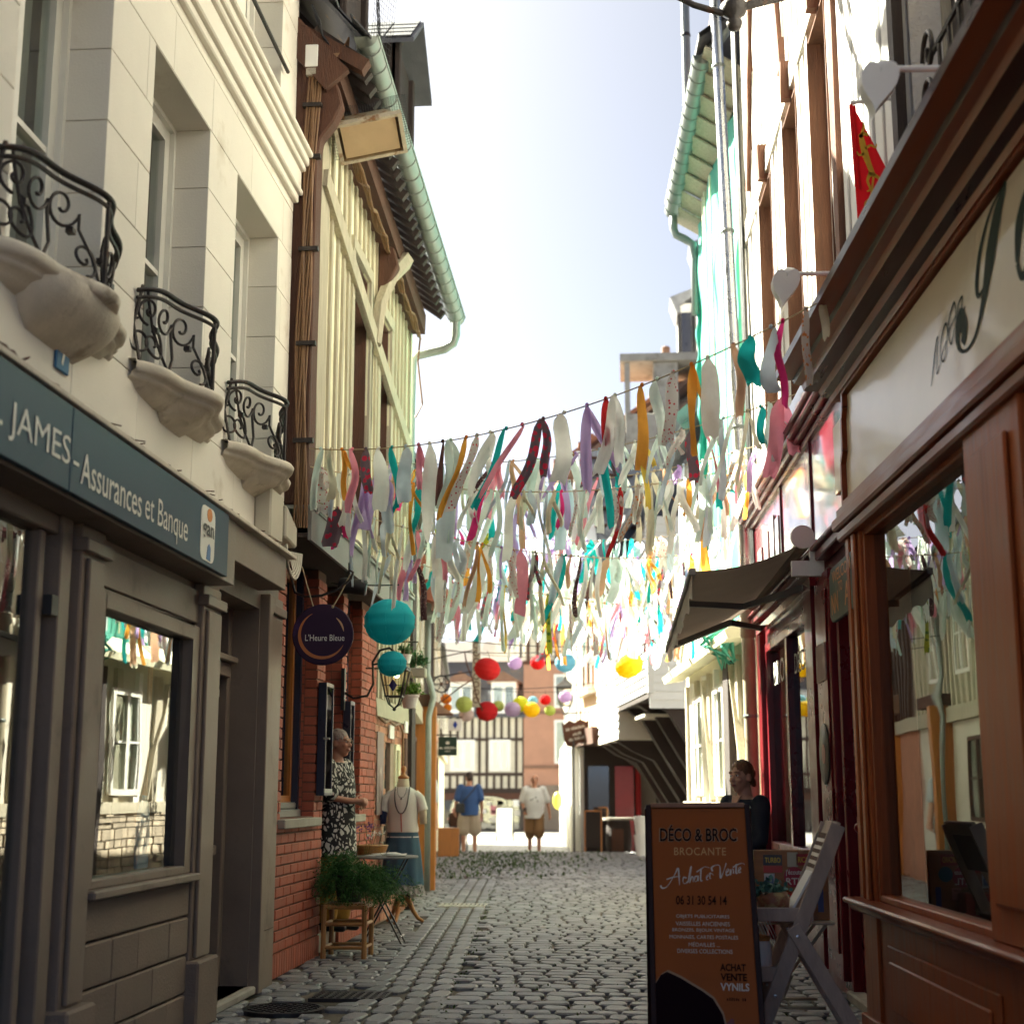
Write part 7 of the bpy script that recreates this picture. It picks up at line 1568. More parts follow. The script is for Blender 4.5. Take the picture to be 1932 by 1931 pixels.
# ================================================================ far things
def far_board(x0, x1, y, z0, z1, lab, face, frm, lines=None):
    t = thing('pavement_board', lab, 'A board', ((x0 + x1) / 2, y, gz(y))); w_ = x1 - x0
    for x in (x0, x1 - .03): MB().beam((x + .015, y, gz(y)), (x + .015, y + .15, z1), .03, .03).build('leg', frm, t); MB().beam((x + .015, y + .5, gz(y)), (x + .015, y + .15, z1), .03, .03).build('leg', frm, t)
    def yy(z): return y + .15 * (z - gz(y)) / (z1 - gz(y))
    m = MB(); m.add([(x0 + .02, yy(z0) - .012, z0), (x1 - .02, yy(z0) - .012, z0), (x1 - .02, yy(z1) - .012, z1), (x0 + .02, yy(z1) - .012, z1), (x0 + .02, yy(z0) + .01, z0), (x1 - .02, yy(z0) + .01, z0), (x1 - .02, yy(z1) + .01, z1), (x0 + .02, yy(z1) + .01, z1)], [(0, 1, 2, 3), (7, 6, 5, 4), (0, 4, 5, 1), (2, 6, 7, 3), (1, 5, 6, 2), (0, 3, 7, 4)]); m.build('panel', face, t)
    MB().box(x0, x1, y + .12, y + .15, z1, z1 + .03).build('top_rail', frm, t)
    return t
far_board(-4.15, -3.60, 46, -.02, .82, 'white pavement board with blue print standing mid street far away', M['white'], M['black'])
tt = [o for o in COL.objects if o.name.startswith('pavement_board')][0]; m = MB(); scribble(m, (-3.875, 46.10, .66), (1, 0, .1), UP, .42, .13, 12, 7); m.build('print', mat('blue print', (.12, .2, .5), .5, .1, 5, 0), tt, weld=False)['kind'] = 'stuff'
far_board(-.98, -.60, 31.9, .12, .86, 'orange framed chalkboard standing by the dark brackets', M['blackwood'], M['orange_wood'])
t = thing('barrel_table', 'dark barrel table with a pale top under the timber jetty', 'table', (-.25, 32.3, gz(32.3)))
MB().lathe([(.24, 0), (.28, .3), (.28, .45), (.24, .78)], (-.25, 32.4, gz(32.4)), 16).build('body', M['blackwood'], t, smooth=True); MB().lathe([(.34, .78), (.34, .83), (0, .83)], (-.25, 32.4, gz(32.4)), 20).build('top', M['concrete'], t); MB().box(-.40, -.14, 32.08, 32.12, gz(32), .5).build('panel', M['darkwood'], t)
for z in (0, .34): MB().lathe([(.13, 0), (.17, .36), (.175, .38), (.16, .38), (.12, .02), (0, .02)], (.24, 28, z + .1), 16).build('white_bucket', M['white'], None, smooth=True, label='lower white bucket standing left of the tall A board' if z == 0 else 'upper white bucket stacked on another by the A board', cat='bucket', group='stacked white buckets')
t = thing('parasol_stand', 'thin black pole on a flat crossed foot by the far white house', 'pole', (-1.23, 33, gz(33)))
MB().tube([(-1.23, 33, gz(33)), (-1.23, 33, 2.4)], .022, 6).build('pole', M['black'], t); MB().box(-1.75, -.75, 32.95, 33.03, gz(33), gz(33) + .04).box(-1.27, -1.19, 32.6, 33.4, gz(33), gz(33) + .04).build('foot', M['black'], t)
t = thing('yellow_bag', 'yellow sack hanging at the corner of the far white house', 'sack', (-2.0, 44, .8))
MB().ball((-2.15, 44.5, 1.05), (.14, .12, .26), 12, 10).build('sack', mat('yellow plastic', (.62, .52, .05), .5, .1, 5, .1), t, smooth='all')
for k in range(3): MB(F4).box(13.2 + k * .5, 13.65 + k * .5, .08, .5, gz(30), gz(30) + .55 - .1 * k).build('wooden_crate', M['orange_wood'], None, bevel=.01, label=('tallest orange wooden crate by the lane house door', 'middle orange wooden crate by the lane house door', 'lowest orange wooden crate by the lane house door')[k], cat='crate', group='orange crates by the lane door')
t = thing('cafe_chair', 'dark slatted chair on the left of the far lane', 'chair', (-3.95, 34, gz(34)))
for x in (-4.15, -3.75):
    for y in (33.8, 34.2): MB().box(x, x + .03, y, y + .03, gz(34), .35 if y < 34 else .8).build('leg', M['black'], t)
MB().box(-4.16, -3.71, 33.78, 34.24, .33, .36).build('seat', M['darkwood'], t); MB().box(-4.16, -3.71, 34.2, 34.23, .5, .8).build('back', M['darkwood'], t)
# ================================================================ PEOPLE
def fuse(mb, name, voxel, mt, parent, smooth=3, wr=0, ws=9, extra=None, label=None):
    """union of overlapping closed shapes turned into one continuous skin"""
    me = mb.mesh('tmp', weld=False); ob = bpy.data.objects.new('tmp', me); COL.objects.link(ob)
    r = ob.modifiers.new('r', 'REMESH'); r.mode = 'VOXEL'; r.voxel_size = voxel; r.use_smooth_shade = True
    s = ob.modifiers.new('s', 'SMOOTH'); s.factor = .5; s.iterations = smooth
    dg = bpy.context.evaluated_depsgraph_get(); me2 = bpy.data.meshes.new_from_object(ob.evaluated_get(dg)); bpy.data.objects.remove(ob)
    if wr:
        ns = [v.normal.copy() for v in me2.vertices]
        for v, n_ in zip(me2.vertices, ns): v.co += n_ * wr * noise.noise(Vector((v.co.x * ws, v.co.y * ws, v.co.z * ws * .55)))
    me2.name = name; me2.materials.clear()
    for p in me2.polygons: p.use_smooth = True
    o = link(name, me2, mt, parent)
    if label: o['label'] = label
    return o
def cap(mb, pts, rs, flat=1.0, n=12):
    mb.tube(pts, rs, n, flat); 
    for p, r in ((pts[0], rs[0]), (pts[-1], rs[-1])): mb.ball(p, r * .98, 12, 8)
def ell(mb, secs, n=20): loft(mb, secs, n)
class Body:
    """joints in a person's own frame: x to their left, y ahead, z up"""
    def __init__(s, loc, face, H=1.75, w=1.0):
        s.fr = Fr((loc[0], loc[1])); a = R(face); f = Vector((math.cos(a), math.sin(a), 0)); s.fr.V = f; s.fr.U = Vector((-f.y, f.x, 0)); s.z0 = loc[2]
        k = H / 1.75; s.k = k; s.w = w
        s.j = dict(pel=(0, 0, .93), waist=(0, .0, 1.08), chest=(0, 0, 1.28), neck=(0, .0, 1.47), head=(0, .025, 1.615),
                   shL=(.185, 0, 1.41), shR=(-.185, 0, 1.41), elL=(.235, -.02, 1.13), elR=(-.235, -.02, 1.13), wrL=(.24, .05, .89), wrR=(-.24, .05, .89),
                   hipL=(.095, 0, .90), hipR=(-.095, 0, .90), knL=(.10, .02, .50), knR=(-.10, .02, .50), anL=(.10, -.01, .085), anR=(-.10, -.01, .085))
    def set(s, **k): s.j.update(k); return s
    def P(s, q, o=(0, 0, 0)):
        q = s.j[q] if isinstance(q, str) else q
        return Vector(((q[0] + o[0]) * s.k, (q[1] + o[1]) * s.k, (q[2] + o[2]) * s.k + s.z0))
    def limb(s, mb, names, rs, flat=1.0, sub=True):
        pts = [s.P(n_) for n_ in names]; cap(mb, pts, [r * s.k for r in rs], flat)
    def torso(s, mb, e=0, top='neck'):
        w = s.w; k = s.k; P = s.P
        se = [('pel', (0, 0, -.09), .150, .105), ('pel', (0, 0, .0), .170, .125), ('waist', (0, .01, .0), .150 * w, .118 * w), ('waist', (0, .01, .1), .155 * w, .118 * w), ('chest', (0, .005, .0), .175, .118), ('chest', (0, 0, .09), .180, .10), ('neck', (0, -.005, -.045), .125, .075), ('neck', (0, 0, -.01), .07, .062)]
        ell(mb, [(P(a, o), (rx + e) * k, (ry + e) * k) for a, o, rx, ry in se])
    def hand(s, mb, side, dirv, curl=.45, spread=.012):
        w = s.P('wr' + side); d = Vector(dirv).normalized(); k = s.k; sg = 1 if side == 'L' else -1
        acr = d.cross(Vector((sg, 0, .15))).normalized() if abs(d.x) < .8 else d.cross(Vector((0, 0, 1))).normalized()
        pal = d.cross(acr).normalized() * (1 if d.cross(acr).x * -sg > 0 else -1)
        c = w + d * .05 * k
        cap(mb, [w, w + d * .045 * k, w + d * .085 * k], [.026 * k, .034 * k, .032 * k], .62)
        for i, L_ in enumerate((.068, .078, .073, .058)):
            b = w + d * .085 * k + acr * (.0235 - .0157 * i) * k; m1 = b + (d * (1 - curl * .4) + pal * curl * .6).normalized() * L_ * .5 * k; m2 = m1 + (d * (1 - curl) + pal * curl * 1.3).normalized() * L_ * .5 * k
            cap(mb, [b, m1, m2], [.0098 * k, .0092 * k, .0080 * k])
        b = w + d * .03 * k + acr * .028 * k; cap(mb, [b, b + (d * .7 + acr * .75 + pal * .3).normalized() * .035 * k, b + (d * .95 + acr * .55 + pal * .5).normalized() * .065 * k], [.0125 * k, .011 * k, .009 * k])
    def arms(s, mb, e=0):
        for a in 'LR': s.limb(mb, ['sh' + a, 'el' + a, 'wr' + a], [.055 + e, .042 + e, .028 + e])
    def legs(s, mb, e=0):
        for a in 'LR':
            h, k_, an = s.j['hip' + a], s.j['kn' + a], s.j['an' + a]
            calf = tuple(k_[i] * .68 + an[i] * .32 + (-.012 if i == 1 else 0) for i in range(3))
            cap(mb, [s.P(h), s.P(tuple((h[i] * .5 + k_[i] * .5) for i in range(3))), s.P(k_), s.P(calf), s.P(an)], [r * s.k for r in (.088 + e, .074 + e, .054 + e, .055 + e, .036 + e)])
    def headmesh(s, mb, yaw=0, tilt=0, female=False):
        c = s.P('head'); k = s.k; Rm = Matrix.Rotation(R(yaw), 3, 'Z') @ Matrix.Rotation(R(tilt), 3, 'X'); s.hm = (c, Rm)
        h = MB()
        def add(fn):
            b = MB(); fn(b); mb.add([c + Rm @ (v * k) for v in b.v], b.f)
        add(lambda b: b.ball((0, -.012, .035), (.074, .094, .085), 20, 14)); add(lambda b: b.ball((0, .018, -.02), (.064, .074, .085), 20, 14))
        add(lambda b: b.ball((0, .05, -.082), (.034 if female else .040, .035, .032), 14, 10))
        add(lambda b: b.tube([(0, .088, .022), (0, .104, -.004), (0, .112, -.018)], [.009, .013, .0155], 10)); add(lambda b: b.ball((0, .108, -.020), (.019, .014, .012), 12, 8))
        for x in (-1, 1):
            add(lambda b: b.ball((x * .033, .068, -.018), (.028, .024, .024), 12, 8)); add(lambda b: b.ball((x * .032, .082, .036), (.026, .012, .010), 12, 8))
            add(lambda b: b.ball((x * .076, -.012, -.005), (.011, .021, .033), 10, 8))
        add(lambda b: b.ball((0, .094, -.050), (.026, .010, .007), 12, 8)); add(lambda b: b.ball((0, .092, -.062), (.022, .010, .007), 12, 8))
        cap(mb, [s.P('neck', (0, -.005, -.04)), s.P('neck', (0, 0, .06)), c + Rm @ Vector((0, -.02 * k, -.05 * k))], [.066 * k, .054 * k, .056 * k])
    def on_head(s, fn, name, mt, parent, smooth=True):
        c, Rm = s.hm; b = MB(); fn(b); m = MB(s.fr); m.add([c + Rm @ (v * s.k) for v in b.v], b.f); return m.build(name, mt, parent, smooth='all' if smooth else False, weld=False)
    def face(s, body, brow='hair_dark'):
        for x in (-1, 1):
            e = s.on_head(lambda b: b.ball((x * .031, .083, .018), (.0125, .008, .0075), 12, 8), 'eye', M['white'], body); s.on_head(lambda b: b.ball((x * .031, .0895, .018), (.006, .003, .006), 10, 6), 'eye', M['eye'], body)
            s.on_head(lambda b: b.tube([(x * .014, .097, .042), (x * .032, .097, .047), (x * .052, .083, .040)], [.0035, .0045, .002], 6), 'eyebrow', M[brow], body)
        s.on_head(lambda b: b.ball((0, .0985, -.0555), (.023, .0055, .0075), 12, 8), 'lips', M['lip'], body)
    def shoe(s, side, mt, parent, name='shoe', toe=0):
        a = s.j['an' + side]; m = MB(s.fr); q = lambda x, y, z: s.P((a[0] + x, a[1] + y, z + a[2] - .085))
        cap(m, [q(0, -.04, .04), q(0, .05, .04), q(0, .15, .03)], [.042 * s.k, .044 * s.k, .036 * s.k]); return fuse(m, name, .010, mt, parent, 2)
    def base(s, name_lab, group=None):
        p = s.fr.p((0, 0, s.z0)); return thing('person', name_lab, 'person', p, group)
def skinned(b, t, mt, hands, yaw=0, tilt=0, female=False, legs=True, voxel=.0085):
    m = MB(b.fr); b.torso(m); b.arms(m)
    if legs:
        b.legs(m)
        for a in 'LR':
            an = b.j['an' + a]; cap(m, [b.P((an[0], an[1] - .03, an[2] - .045)), b.P((an[0], an[1] + .08, an[2] - .055)), b.P((an[0], an[1] + .155, an[2] - .065))], [.034, .034, .022])
    for sd, d, c in hands: b.hand(m, sd, d, c)
    b.headmesh(m, yaw, tilt, female); return fuse(m, 'body', voxel, mt, t, 3)
def shirt(b, t, mt, e=.018, sleeve=1.0, hem=-.12, name='shirt', wr=.007, flare=0):
    m = MB(b.fr); w = b.w; k = b.k; P = b.P
    se = [('pel', (0, 0, hem), .175 + flare, .140 + flare), ('pel', (0, 0, 0), .172 + flare * .6, .135 + flare * .6), ('waist', (0, .01, 0), .160 * w, .128 * w), ('waist', (0, .01, .1), .162 * w, .128 * w), ('chest', (0, .005, 0), .178, .122), ('chest', (0, 0, .09), .184, .105), ('neck', (0, -.005, -.05), .135, .082), ('neck', (0, 0, -.022), .085, .07)]
    ell(m, [(P(a, o), (rx + e) * k, (ry + e) * k) for a, o, rx, ry in se], 24)
    for a in 'LR':
        S0, E0, W0 = b.j['sh' + a], b.j['el' + a], b.j['wr' + a]
        if sleeve <= 1: q = tuple(S0[i] + (E0[i] - S0[i]) * sleeve for i in range(3)); cap(m, [b.P(S0), b.P(q)], [(.060 + e) * k, (.056 + e) * k])
        else: q = tuple(E0[i] + (W0[i] - E0[i]) * (sleeve - 1) for i in range(3)); cap(m, [b.P(S0), b.P(E0), b.P(q)], [(.058 + e) * k, (.048 + e) * k, (.036 + e) * k])
    return fuse(m, name, .012, mt, t, 4, wr)
def trousers(b, t, mt, length=1.0, e=.02, name='trousers', wr=.007, wide=0):
    m = MB(b.fr); k = b.k; ell(m, [(b.P('pel', (0, 0, -.10)), (.165 + e) * k, (.125 + e) * k), (b.P('pel', (0, 0, 0)), (.172 + e) * k, (.13 + e) * k), (b.P('pel', (0, 0, .09)), (.158 + e) * k, (.122 + e) * k)])
    for a in 'LR':
        h, kn, an = b.j['hip' + a], b.j['kn' + a], b.j['an' + a]; L3 = lambda p, q, f: tuple(p[i] + (q[i] - p[i]) * f for i in range(3))
        if length <= 1: pts = [h, L3(h, kn, .5 * length), L3(h, kn, length)]; rs = [.092 + e, .086 + e + wide, .080 + e + wide]
        else: pts = [h, L3(h, kn, .5), kn, L3(kn, an, length - 1)]; rs = [.092 + e, .080 + e, .064 + e + wide, .054 + e + wide]
        cap(m, [b.P(p) for p in pts], [r * k for r in rs])
    return fuse(m, name, .012, mt, t, 4, wr)
def hair(b, t, mt, full=1.0, back=0, name='hair', amp=.006):
    c, Rm = b.hm; m = MB(b.fr); q = MB(); q.ball((0, -.022, .052), (.083 * full, .098 * full, .085 * full), 22, 16); q.ball((0, -.055, -.0), (.072, .062, .075), 18, 12)
    if back: q.ball((0, -.115, .0 + .02 * back), (.042, .045, .045), 14, 10); q.ball((.02, -.125, -.05), (.022, .025, .035), 10, 8)
    m.add([c + Rm @ (v * b.k) for v in q.v], q.f); return fuse(m, name, .007, mt, t, 2, amp, 60)

# --- grey haired woman in the brick doorway, in profile towards the street
b = Body((-2.385, 12.0, .14), -14, 1.60, 1.08); b.set(elL=(.21, .02, 1.14), elR=(-.22, .05, 1.14), wrL=(.07, .19, 1.10), wrR=(-.09, .20, 1.11), anL=(.10, .02, .085), anR=(-.09, -.02, .085))
t = b.base('short haired woman in black and white print shirt standing in the brick doorway')
B0 = skinned(b, t, M['skin_tan'], [('L', (-.5, .8, -.1), .6), ('R', (.45, .85, 0), .6)], 4, 0, True); b.face(B0, 'hair_grey')
pm = mat('black leaf print', (.012, .012, .012), .8, .05, 5, .1)
pt = pm.node_tree; L_ = pt.links.new; tc = [n for n in pt.nodes if n.type == 'TEX_COORD'][0]; nz = nd(pt, 'ShaderNodeTexNoise', i_Scale=8.); L_(tc.outputs['Object'], nz.inputs['Vector']); va = nd(pt, 'ShaderNodeVectorMath', operation='MULTIPLY_ADD'); L_(nz.outputs['Color'], va.inputs[0]); va.inputs[1].default_value = (.16, .16, .16); L_(tc.outputs['Object'], va.inputs[2]); vo = nd(pt, 'ShaderNodeTexVoronoi', i_Scale=27.); vo.feature = 'DISTANCE_TO_EDGE'; mp_ = nd(pt, 'ShaderNodeMapping'); mp_.inputs['Scale'].default_value = (1.0, 1.0, .55); mp_.inputs['Rotation'].default_value = (.5, .5, .4); L_(va.outputs[0], mp_.inputs[0]); L_(mp_.outputs[0], vo.inputs['Vector']); gt = nd(pt, 'ShaderNodeMath', operation='GREATER_THAN', i_1=.17); L_(vo.outputs[0], gt.inputs[0]); mx = nd(pt, 'ShaderNodeMix', data_type='RGBA'); L_(gt.outputs[0], mx.inputs[0]); mx.inputs[6].default_value = (.012, .012, .012, 1); mx.inputs[7].default_value = (.62, .60, .54, 1); L_(mx.outputs[2], [n for n in pt.nodes if n.type == 'VECT_MATH' and n.operation == 'SCALE'][0].inputs[0])
shirt(b, t, pm, .022, .85, -.30, 'tunic', .010, .03); trousers(b, t, mat('mustard cloth', (.30, .155, .022), .85, .15, 5, .2), 1.9, .018, wide=.015); hair(b, t, M['hair_grey'], .99)
for a in 'LR': b.shoe(a, M['black'], t, 'sandal')
gl = b.on_head(lambda q: [q.tube([(x * .031 + .021 * math.cos(i * .524), .104 - .004 * abs(math.cos(i * .524)), .016 + .018 * math.sin(i * .524)) for i in range(13)], .0018, 5) for x in (-1, 1)] + [q.tube([(-.012, .106, .018), (.012, .106, .018)], .0018, 5)] + [q.tube([(x * .053, .098, .022), (x * .078, .02, .022), (x * .08, -.03, .012)], .0020, 5) for x in (-1, 1)], 'glasses', mat('pale spectacle frame', (.42, .33, .24), .3, .1, 5, 0, metal=.3), t)
# --- smiling man leaning out further along
b = Body((-2.79, 19.6, 0), -72, 1.70); b.set(elL=(.22, .0, 1.14))
t = b.base('smiling dark haired man in a pale shirt by the left wall'); B0 = skinned(b, t, M['skin'], [('L', (0, .1, -1), .4), ('R', (0, .1, -1), .4)], -8); b.face(B0); shirt(b, t, mat('pale blue shirt cloth', (.48, .52, .56), .85, .08, 5, .2), .018, .8, -.10); trousers(b, t, M['navy'], 1.95); hair(b, t, M['hair_dark'], .985)
for a in 'LR': b.shoe(a, M['black'], t)
# --- man in blue polo seen from behind
b = Body((-3.58, 33.2, gz(33.2)), 96, 1.83, 1.12); b.set(elL=(.27, .02, 1.13), wrL=(.30, .14, .93), elR=(-.26, -.02, 1.13), wrR=(-.27, .06, .90), anL=(.12, -.02, .085), anR=(-.12, .03, .085), knL=(.115, .02, .5), knR=(-.115, .03, .5))
t = b.base('man in a blue polo and beige shorts seen from behind'); B0 = skinned(b, t, M['skin_tan'], [('L', (.1, .3, -1), .5), ('R', (0, .2, -1), .5)], -14, -6); b.face(B0)
shirt(b, t, mat('royal blue polo', (.035, .085, .24), .85, .1, 5, .2), .03, .78, -.10, flare=.015); trousers(b, t, mat('stone beige cloth', (.42, .34, .26), .85, .1, 5, .2), .92, .035, 'shorts', .008, .03); hair(b, t, M['hair_dark'], .99)
bg_ = MB(b.fr); bg_.box(.10, .30, -.22, -.13, .92 + b.z0, 1.14 + b.z0); q = thing('shoulder_bag', 'black shoulder bag on the back of the man in blue', 'bag', b.fr.p((.2, -.18, .92 + b.z0))); bg_.build('pouch', M['black'], q, bevel=.02); m = MB(b.fr); m.tube([b.P((-.14, -.06, 1.47)), b.P((-.10, -.15, 1.38)), b.P((.02, -.172, 1.24)), b.P((.16, -.175, 1.10))], .016, 6, .4); m.build('strap', M['black'], q)
for a in 'LR': b.shoe(a, M['white'], t)
# --- bald man in a white tee walking towards us
b = Body((-2.12, 33.2, gz(33.2)), -88, 1.78, 1.15); b.set(elL=(.29, -.04, 1.15), wrL=(.33, .02, .90), elR=(-.27, -.05, 1.14), wrR=(-.22, .14, .97), knL=(.10, .12, .52), anL=(.10, .10, .10), knR=(-.10, .02, .50), anR=(-.11, -.16, .12))
t = b.base('bald man in a white tee and brown shorts walking towards the camera'); B0 = skinned(b, t, M['skin_tan'], [('L', (.1, .1, -1), .4), ('R', (.1, .6, -.6), .7)], 6); b.face(B0); whc = mat('white tee cloth', (.72, .72, .72), .9, .05, 5, .2)
shirt(b, t, whc, .03, .85, -.14, flare=.012); trousers(b, t, mat('brown cargo cloth', (.23, .125, .055), .85, .15, 5, .3), 1.12, .03, 'shorts', .010, .03)
b.on_head(lambda q: q.tube([(-.035, .092, -.044), (0, .108, -.038), (.035, .092, -.044)], [.004, .007, .004], 6), 'moustache', M['hair_dark'], t)
m = MB(b.fr); 
for k in range(10): m.ball((random.gauss(0, .045) * b.k, .155 * b.k * 1.12, b.z0 + 1.20 + random.gauss(0, .055)), (.018, .014, .022), 8, 6)
m.build('print', M['greypaint'], t, weld=False)['kind'] = 'stuff'
m = MB(b.fr); w_ = b.P('wrR'); m.box(w_.x - .02, w_.x + .05, w_.y + .05, w_.y + .07, w_.z - .08, w_.z + .05); m.build('phone', M['black'], None, bevel=.004, label='dark phone in the hand of the bald man in white', cat='phone')
for a in 'LR': b.shoe(a, M['white'], t)
# --- person bending at the left by the crates
b = Body((-4.05, 35, gz(35)), 20, 1.62); b.set(pel=(0, -.1, .86), waist=(0, 0, 1.0), chest=(0, .14, 1.12), neck=(0, .28, 1.22), head=(0, .38, 1.31), shL=(.17, .24, 1.17), shR=(-.17, .24, 1.17), elL=(.20, .38, .98), elR=(-.2, .38, .98), wrL=(.14, .5, .82), wrR=(-.14, .5, .82), hipL=(.09, -.1, .84), hipR=(-.09, -.1, .84))
t = b.base('dark haired person in pink bending over at the left lane wall'); B0 = skinned(b, t, M['skin_tan'], [('L', (0, .4, -.8), .5), ('R', (0, .4, -.8), .5)], 0, -20); shirt(b, t, mat('pink floral cloth', (.55, .26, .30), .85, .3, 9, .2), .02, .8, -.05); trousers(b, t, M['navy'], 1.9); hair(b, t, M['hair_dark'], 1.02)
for a in 'LR': b.shoe(a, M['black'], t)
# --- woman behind the A board
b = Body((.845, 11.1, -.20), -142, 1.66, 1.0); b.set(head=(0, .03, 1.615), elL=(.20, .04, 1.14), elR=(-.22, .02, 1.13), wrL=(.08, .2, 1.0), wrR=(-.16, .2, .98), hipL=(.1, 0, .90), knL=(.12, .36, .86), anL=(.12, .36, .30), hipR=(-.1, 0, .90), knR=(-.12, .36, .86), anR=(-.12, .36, .30))
t = b.base('woman with tied back auburn hair in navy behind the tall A board'); B0 = skinned(b, t, M['skin'], [('L', (-.3, .8, -.2), .5), ('R', (.3, .8, -.2), .5)], -8, -4, True); b.face(B0, 'hair_brown')
nv = mat('dark navy cloth', (.020, .024, .036), .85, .2, 9, .2); o_ = shirt(b, t, nv, .018, 1.7, -.10, 'blouse', .008); trousers(b, t, M['black'], 1.9); hair(b, t, M['hair_brown'], .985, 1)
m = MB(b.fr); m.face(b.P((-.045, .088, 1.47)), b.P((.045, .088, 1.47)), b.P((.0, .150, 1.34))); m.add([b.P((-.05, .08, 1.475)), b.P((.05, .08, 1.475)), b.P((.0, .152, 1.335)), b.P((-.05, .07, 1.475)), b.P((.05, .07, 1.475)), b.P((.0, .14, 1.335))], [(0, 1, 2), (5, 4, 3), (0, 2, 5, 3), (1, 4, 5, 2)]); m.build('neckline', M['skin'], t)
t = thing('bar_stool', 'dark wooden stool the woman in navy sits on', 'stool', b.fr.p((0, .05, 0)))
m = MB(b.fr); m.lathe([(.0, 0), (.17, 0), (.17, .03), (0, .03)], (0, .05, b.z0 + .82 * b.k), 20); m.build('seat', M['darkwood'], t)
for k in range(4): a = k * math.pi / 2 + .7; m = MB(b.fr); m.tube([(.13 * math.cos(a), .05 + .13 * math.sin(a), b.z0 + .82), (.17 * math.cos(a), .05 + .17 * math.sin(a), 0)], .014, 6); m.build('leg', M['darkwood'], t)
# ================================================================ RIBBON GARLANDS
RC = dict(white=(.86, .87, .83), mint=(.72, .83, .78), teal=(.02, .42, .42), orange=(.82, .38, .07), purple=(.52, .38, .68), pink=(.85, .32, .42), hot=(.80, .05, .25), blue=(.58, .66, .74), yellow=(.72, .52, .10), peach=(.66, .40, .26), red=(.55, .03, .035), lime=(.50, .52, .03), cream=(.66, .60, .46), brown=(.14, .06, .055))
RM = {k: mat('ribbon cloth ' + k, c, .9, .10, 9, .2, 40, trans=.72) for k, c in RC.items()}
RM['dots'] = dotty('red dotted ribbon cloth', (.70, .66, .62), (.55, .06, .08), 42, .26, .45); RM['bdots'] = dotty('brown dotted ribbon cloth', (.10, .045, .05), (.6, .5, .4), 52, .24, .3); RM['floral'] = dotty('red floral ribbon cloth', (.16, .11, .13), (.60, .03, .07), 22, .40, .35); RM['leafy'] = dotty('lime leafy ribbon cloth', (.52, .52, .05), (.10, .20, .04), 20, .36, .35); RM['paisley'] = dotty('orange floral ribbon cloth', (.55, .46, .40), (.58, .18, .04), 34, .36, .4)
POOL = ['white'] * 18 + ['mint'] * 10 + ['teal'] * 6 + ['orange'] * 4 + ['purple'] * 4 + ['pink'] * 3 + ['blue'] * 6 + ['dots'] * 5 + ['cream'] * 6 + ['yellow', 'peach', 'peach', 'hot', 'red', 'floral', 'leafy', 'bdots', 'paisley']
def ribbon(t, p, L, w, col, lean, tail=False):
    n = 9; ph = random.uniform(0, 6); m = MB(); yaw = random.uniform(-.5, .5); d = Vector((math.cos(yaw), math.sin(yaw), 0)); w0 = min(.018, w * .4); amp = random.uniform(.004, .022); tw_ = random.choice((.05, .15, .3, .6))
    def strip(lx, LL, ww, ph):
        vs = []
        for i in range(n + 1):
            f = i / n; wid = (w0 + (ww - w0) * min(1, f * 7)) * (1 if f < .95 else random.uniform(.7, 1.05)); c = p + Vector((lx * LL * f + amp * math.sin(f * 5 + ph), amp * 1.6 * math.sin(f * 7 + ph * 2), -LL * f * math.sqrt(max(.1, 1 - lx * lx))))
            tw = d * math.cos(tw_ * math.sin(f * 4 + ph)) + Vector((-d.y, d.x, 0)) * math.sin(tw_ * math.sin(f * 4 + ph))
            for s in (-.5, -.17, .17, .5): vs.append(c + tw * wid * s + Vector((-d.y, d.x, 0)) * .016 * math.cos(s * 9 + ph + f * 3) * min(1, f * 3) + Vector((0, 0, random.uniform(-.02, .016) if i == n else 0)))
        m.add(vs, [(4 * i + j, 4 * i + j + 1, 4 * i + 5 + j, 4 * i + 4 + j) for i in range(n) for j in range(3)])
    strip(lean, L, w, ph)
    if tail: strip(lean + random.uniform(.2, .45), L * random.uniform(.45, .9), w * .8, ph + 1)
    m.ball(p + Vector((0, 0, .004)), (.012, .012, .014), 6, 4)
    return m.build('ribbon', RM[col], t, smooth='all', weld=False)
def garland(A, B, sag, n, lab, items=None, Lr=(.24, .62), wr=(.022, .062), end=.02):
    A = Vector(A); B = Vector(B); t = thing('ribbon_garland', lab, 'garland', A, 'ribbon garlands strung across the lane')
    def q(s): return A.lerp(B, s) - Vector((0, 0, sag * 4 * s * (1 - s)))
    MB().tube([q(i / 40) for i in range(41)], .0042, 5).build('string', M['ribbon_str'], t)
    if items:
        for s, col, L, w, lean, tl in items: ribbon(t, q(s), L, w, col, lean, tl)
    else:
        n = int(n * 1.7)
        for i in range(n):
            s = end + (1 - 2 * end) * (i + random.uniform(.1, .9)) / n; ribbon(t, q(s), random.uniform(*Lr), random.uniform(*wr) * (2.0 if random.random() < .12 else 1), random.choice(POOL), random.gauss(-.10, .16), random.random() < .28)
    return t
TS = [.974, .949, .917, .9, .869, .845, .805, .78, .751, .725, .7, .654, .638, .605, .564, .525, .485, .454, .422, .395, .373, .34, .323, .294, .27, .241, .21, .179, .148, .115, .089, .062, .035]
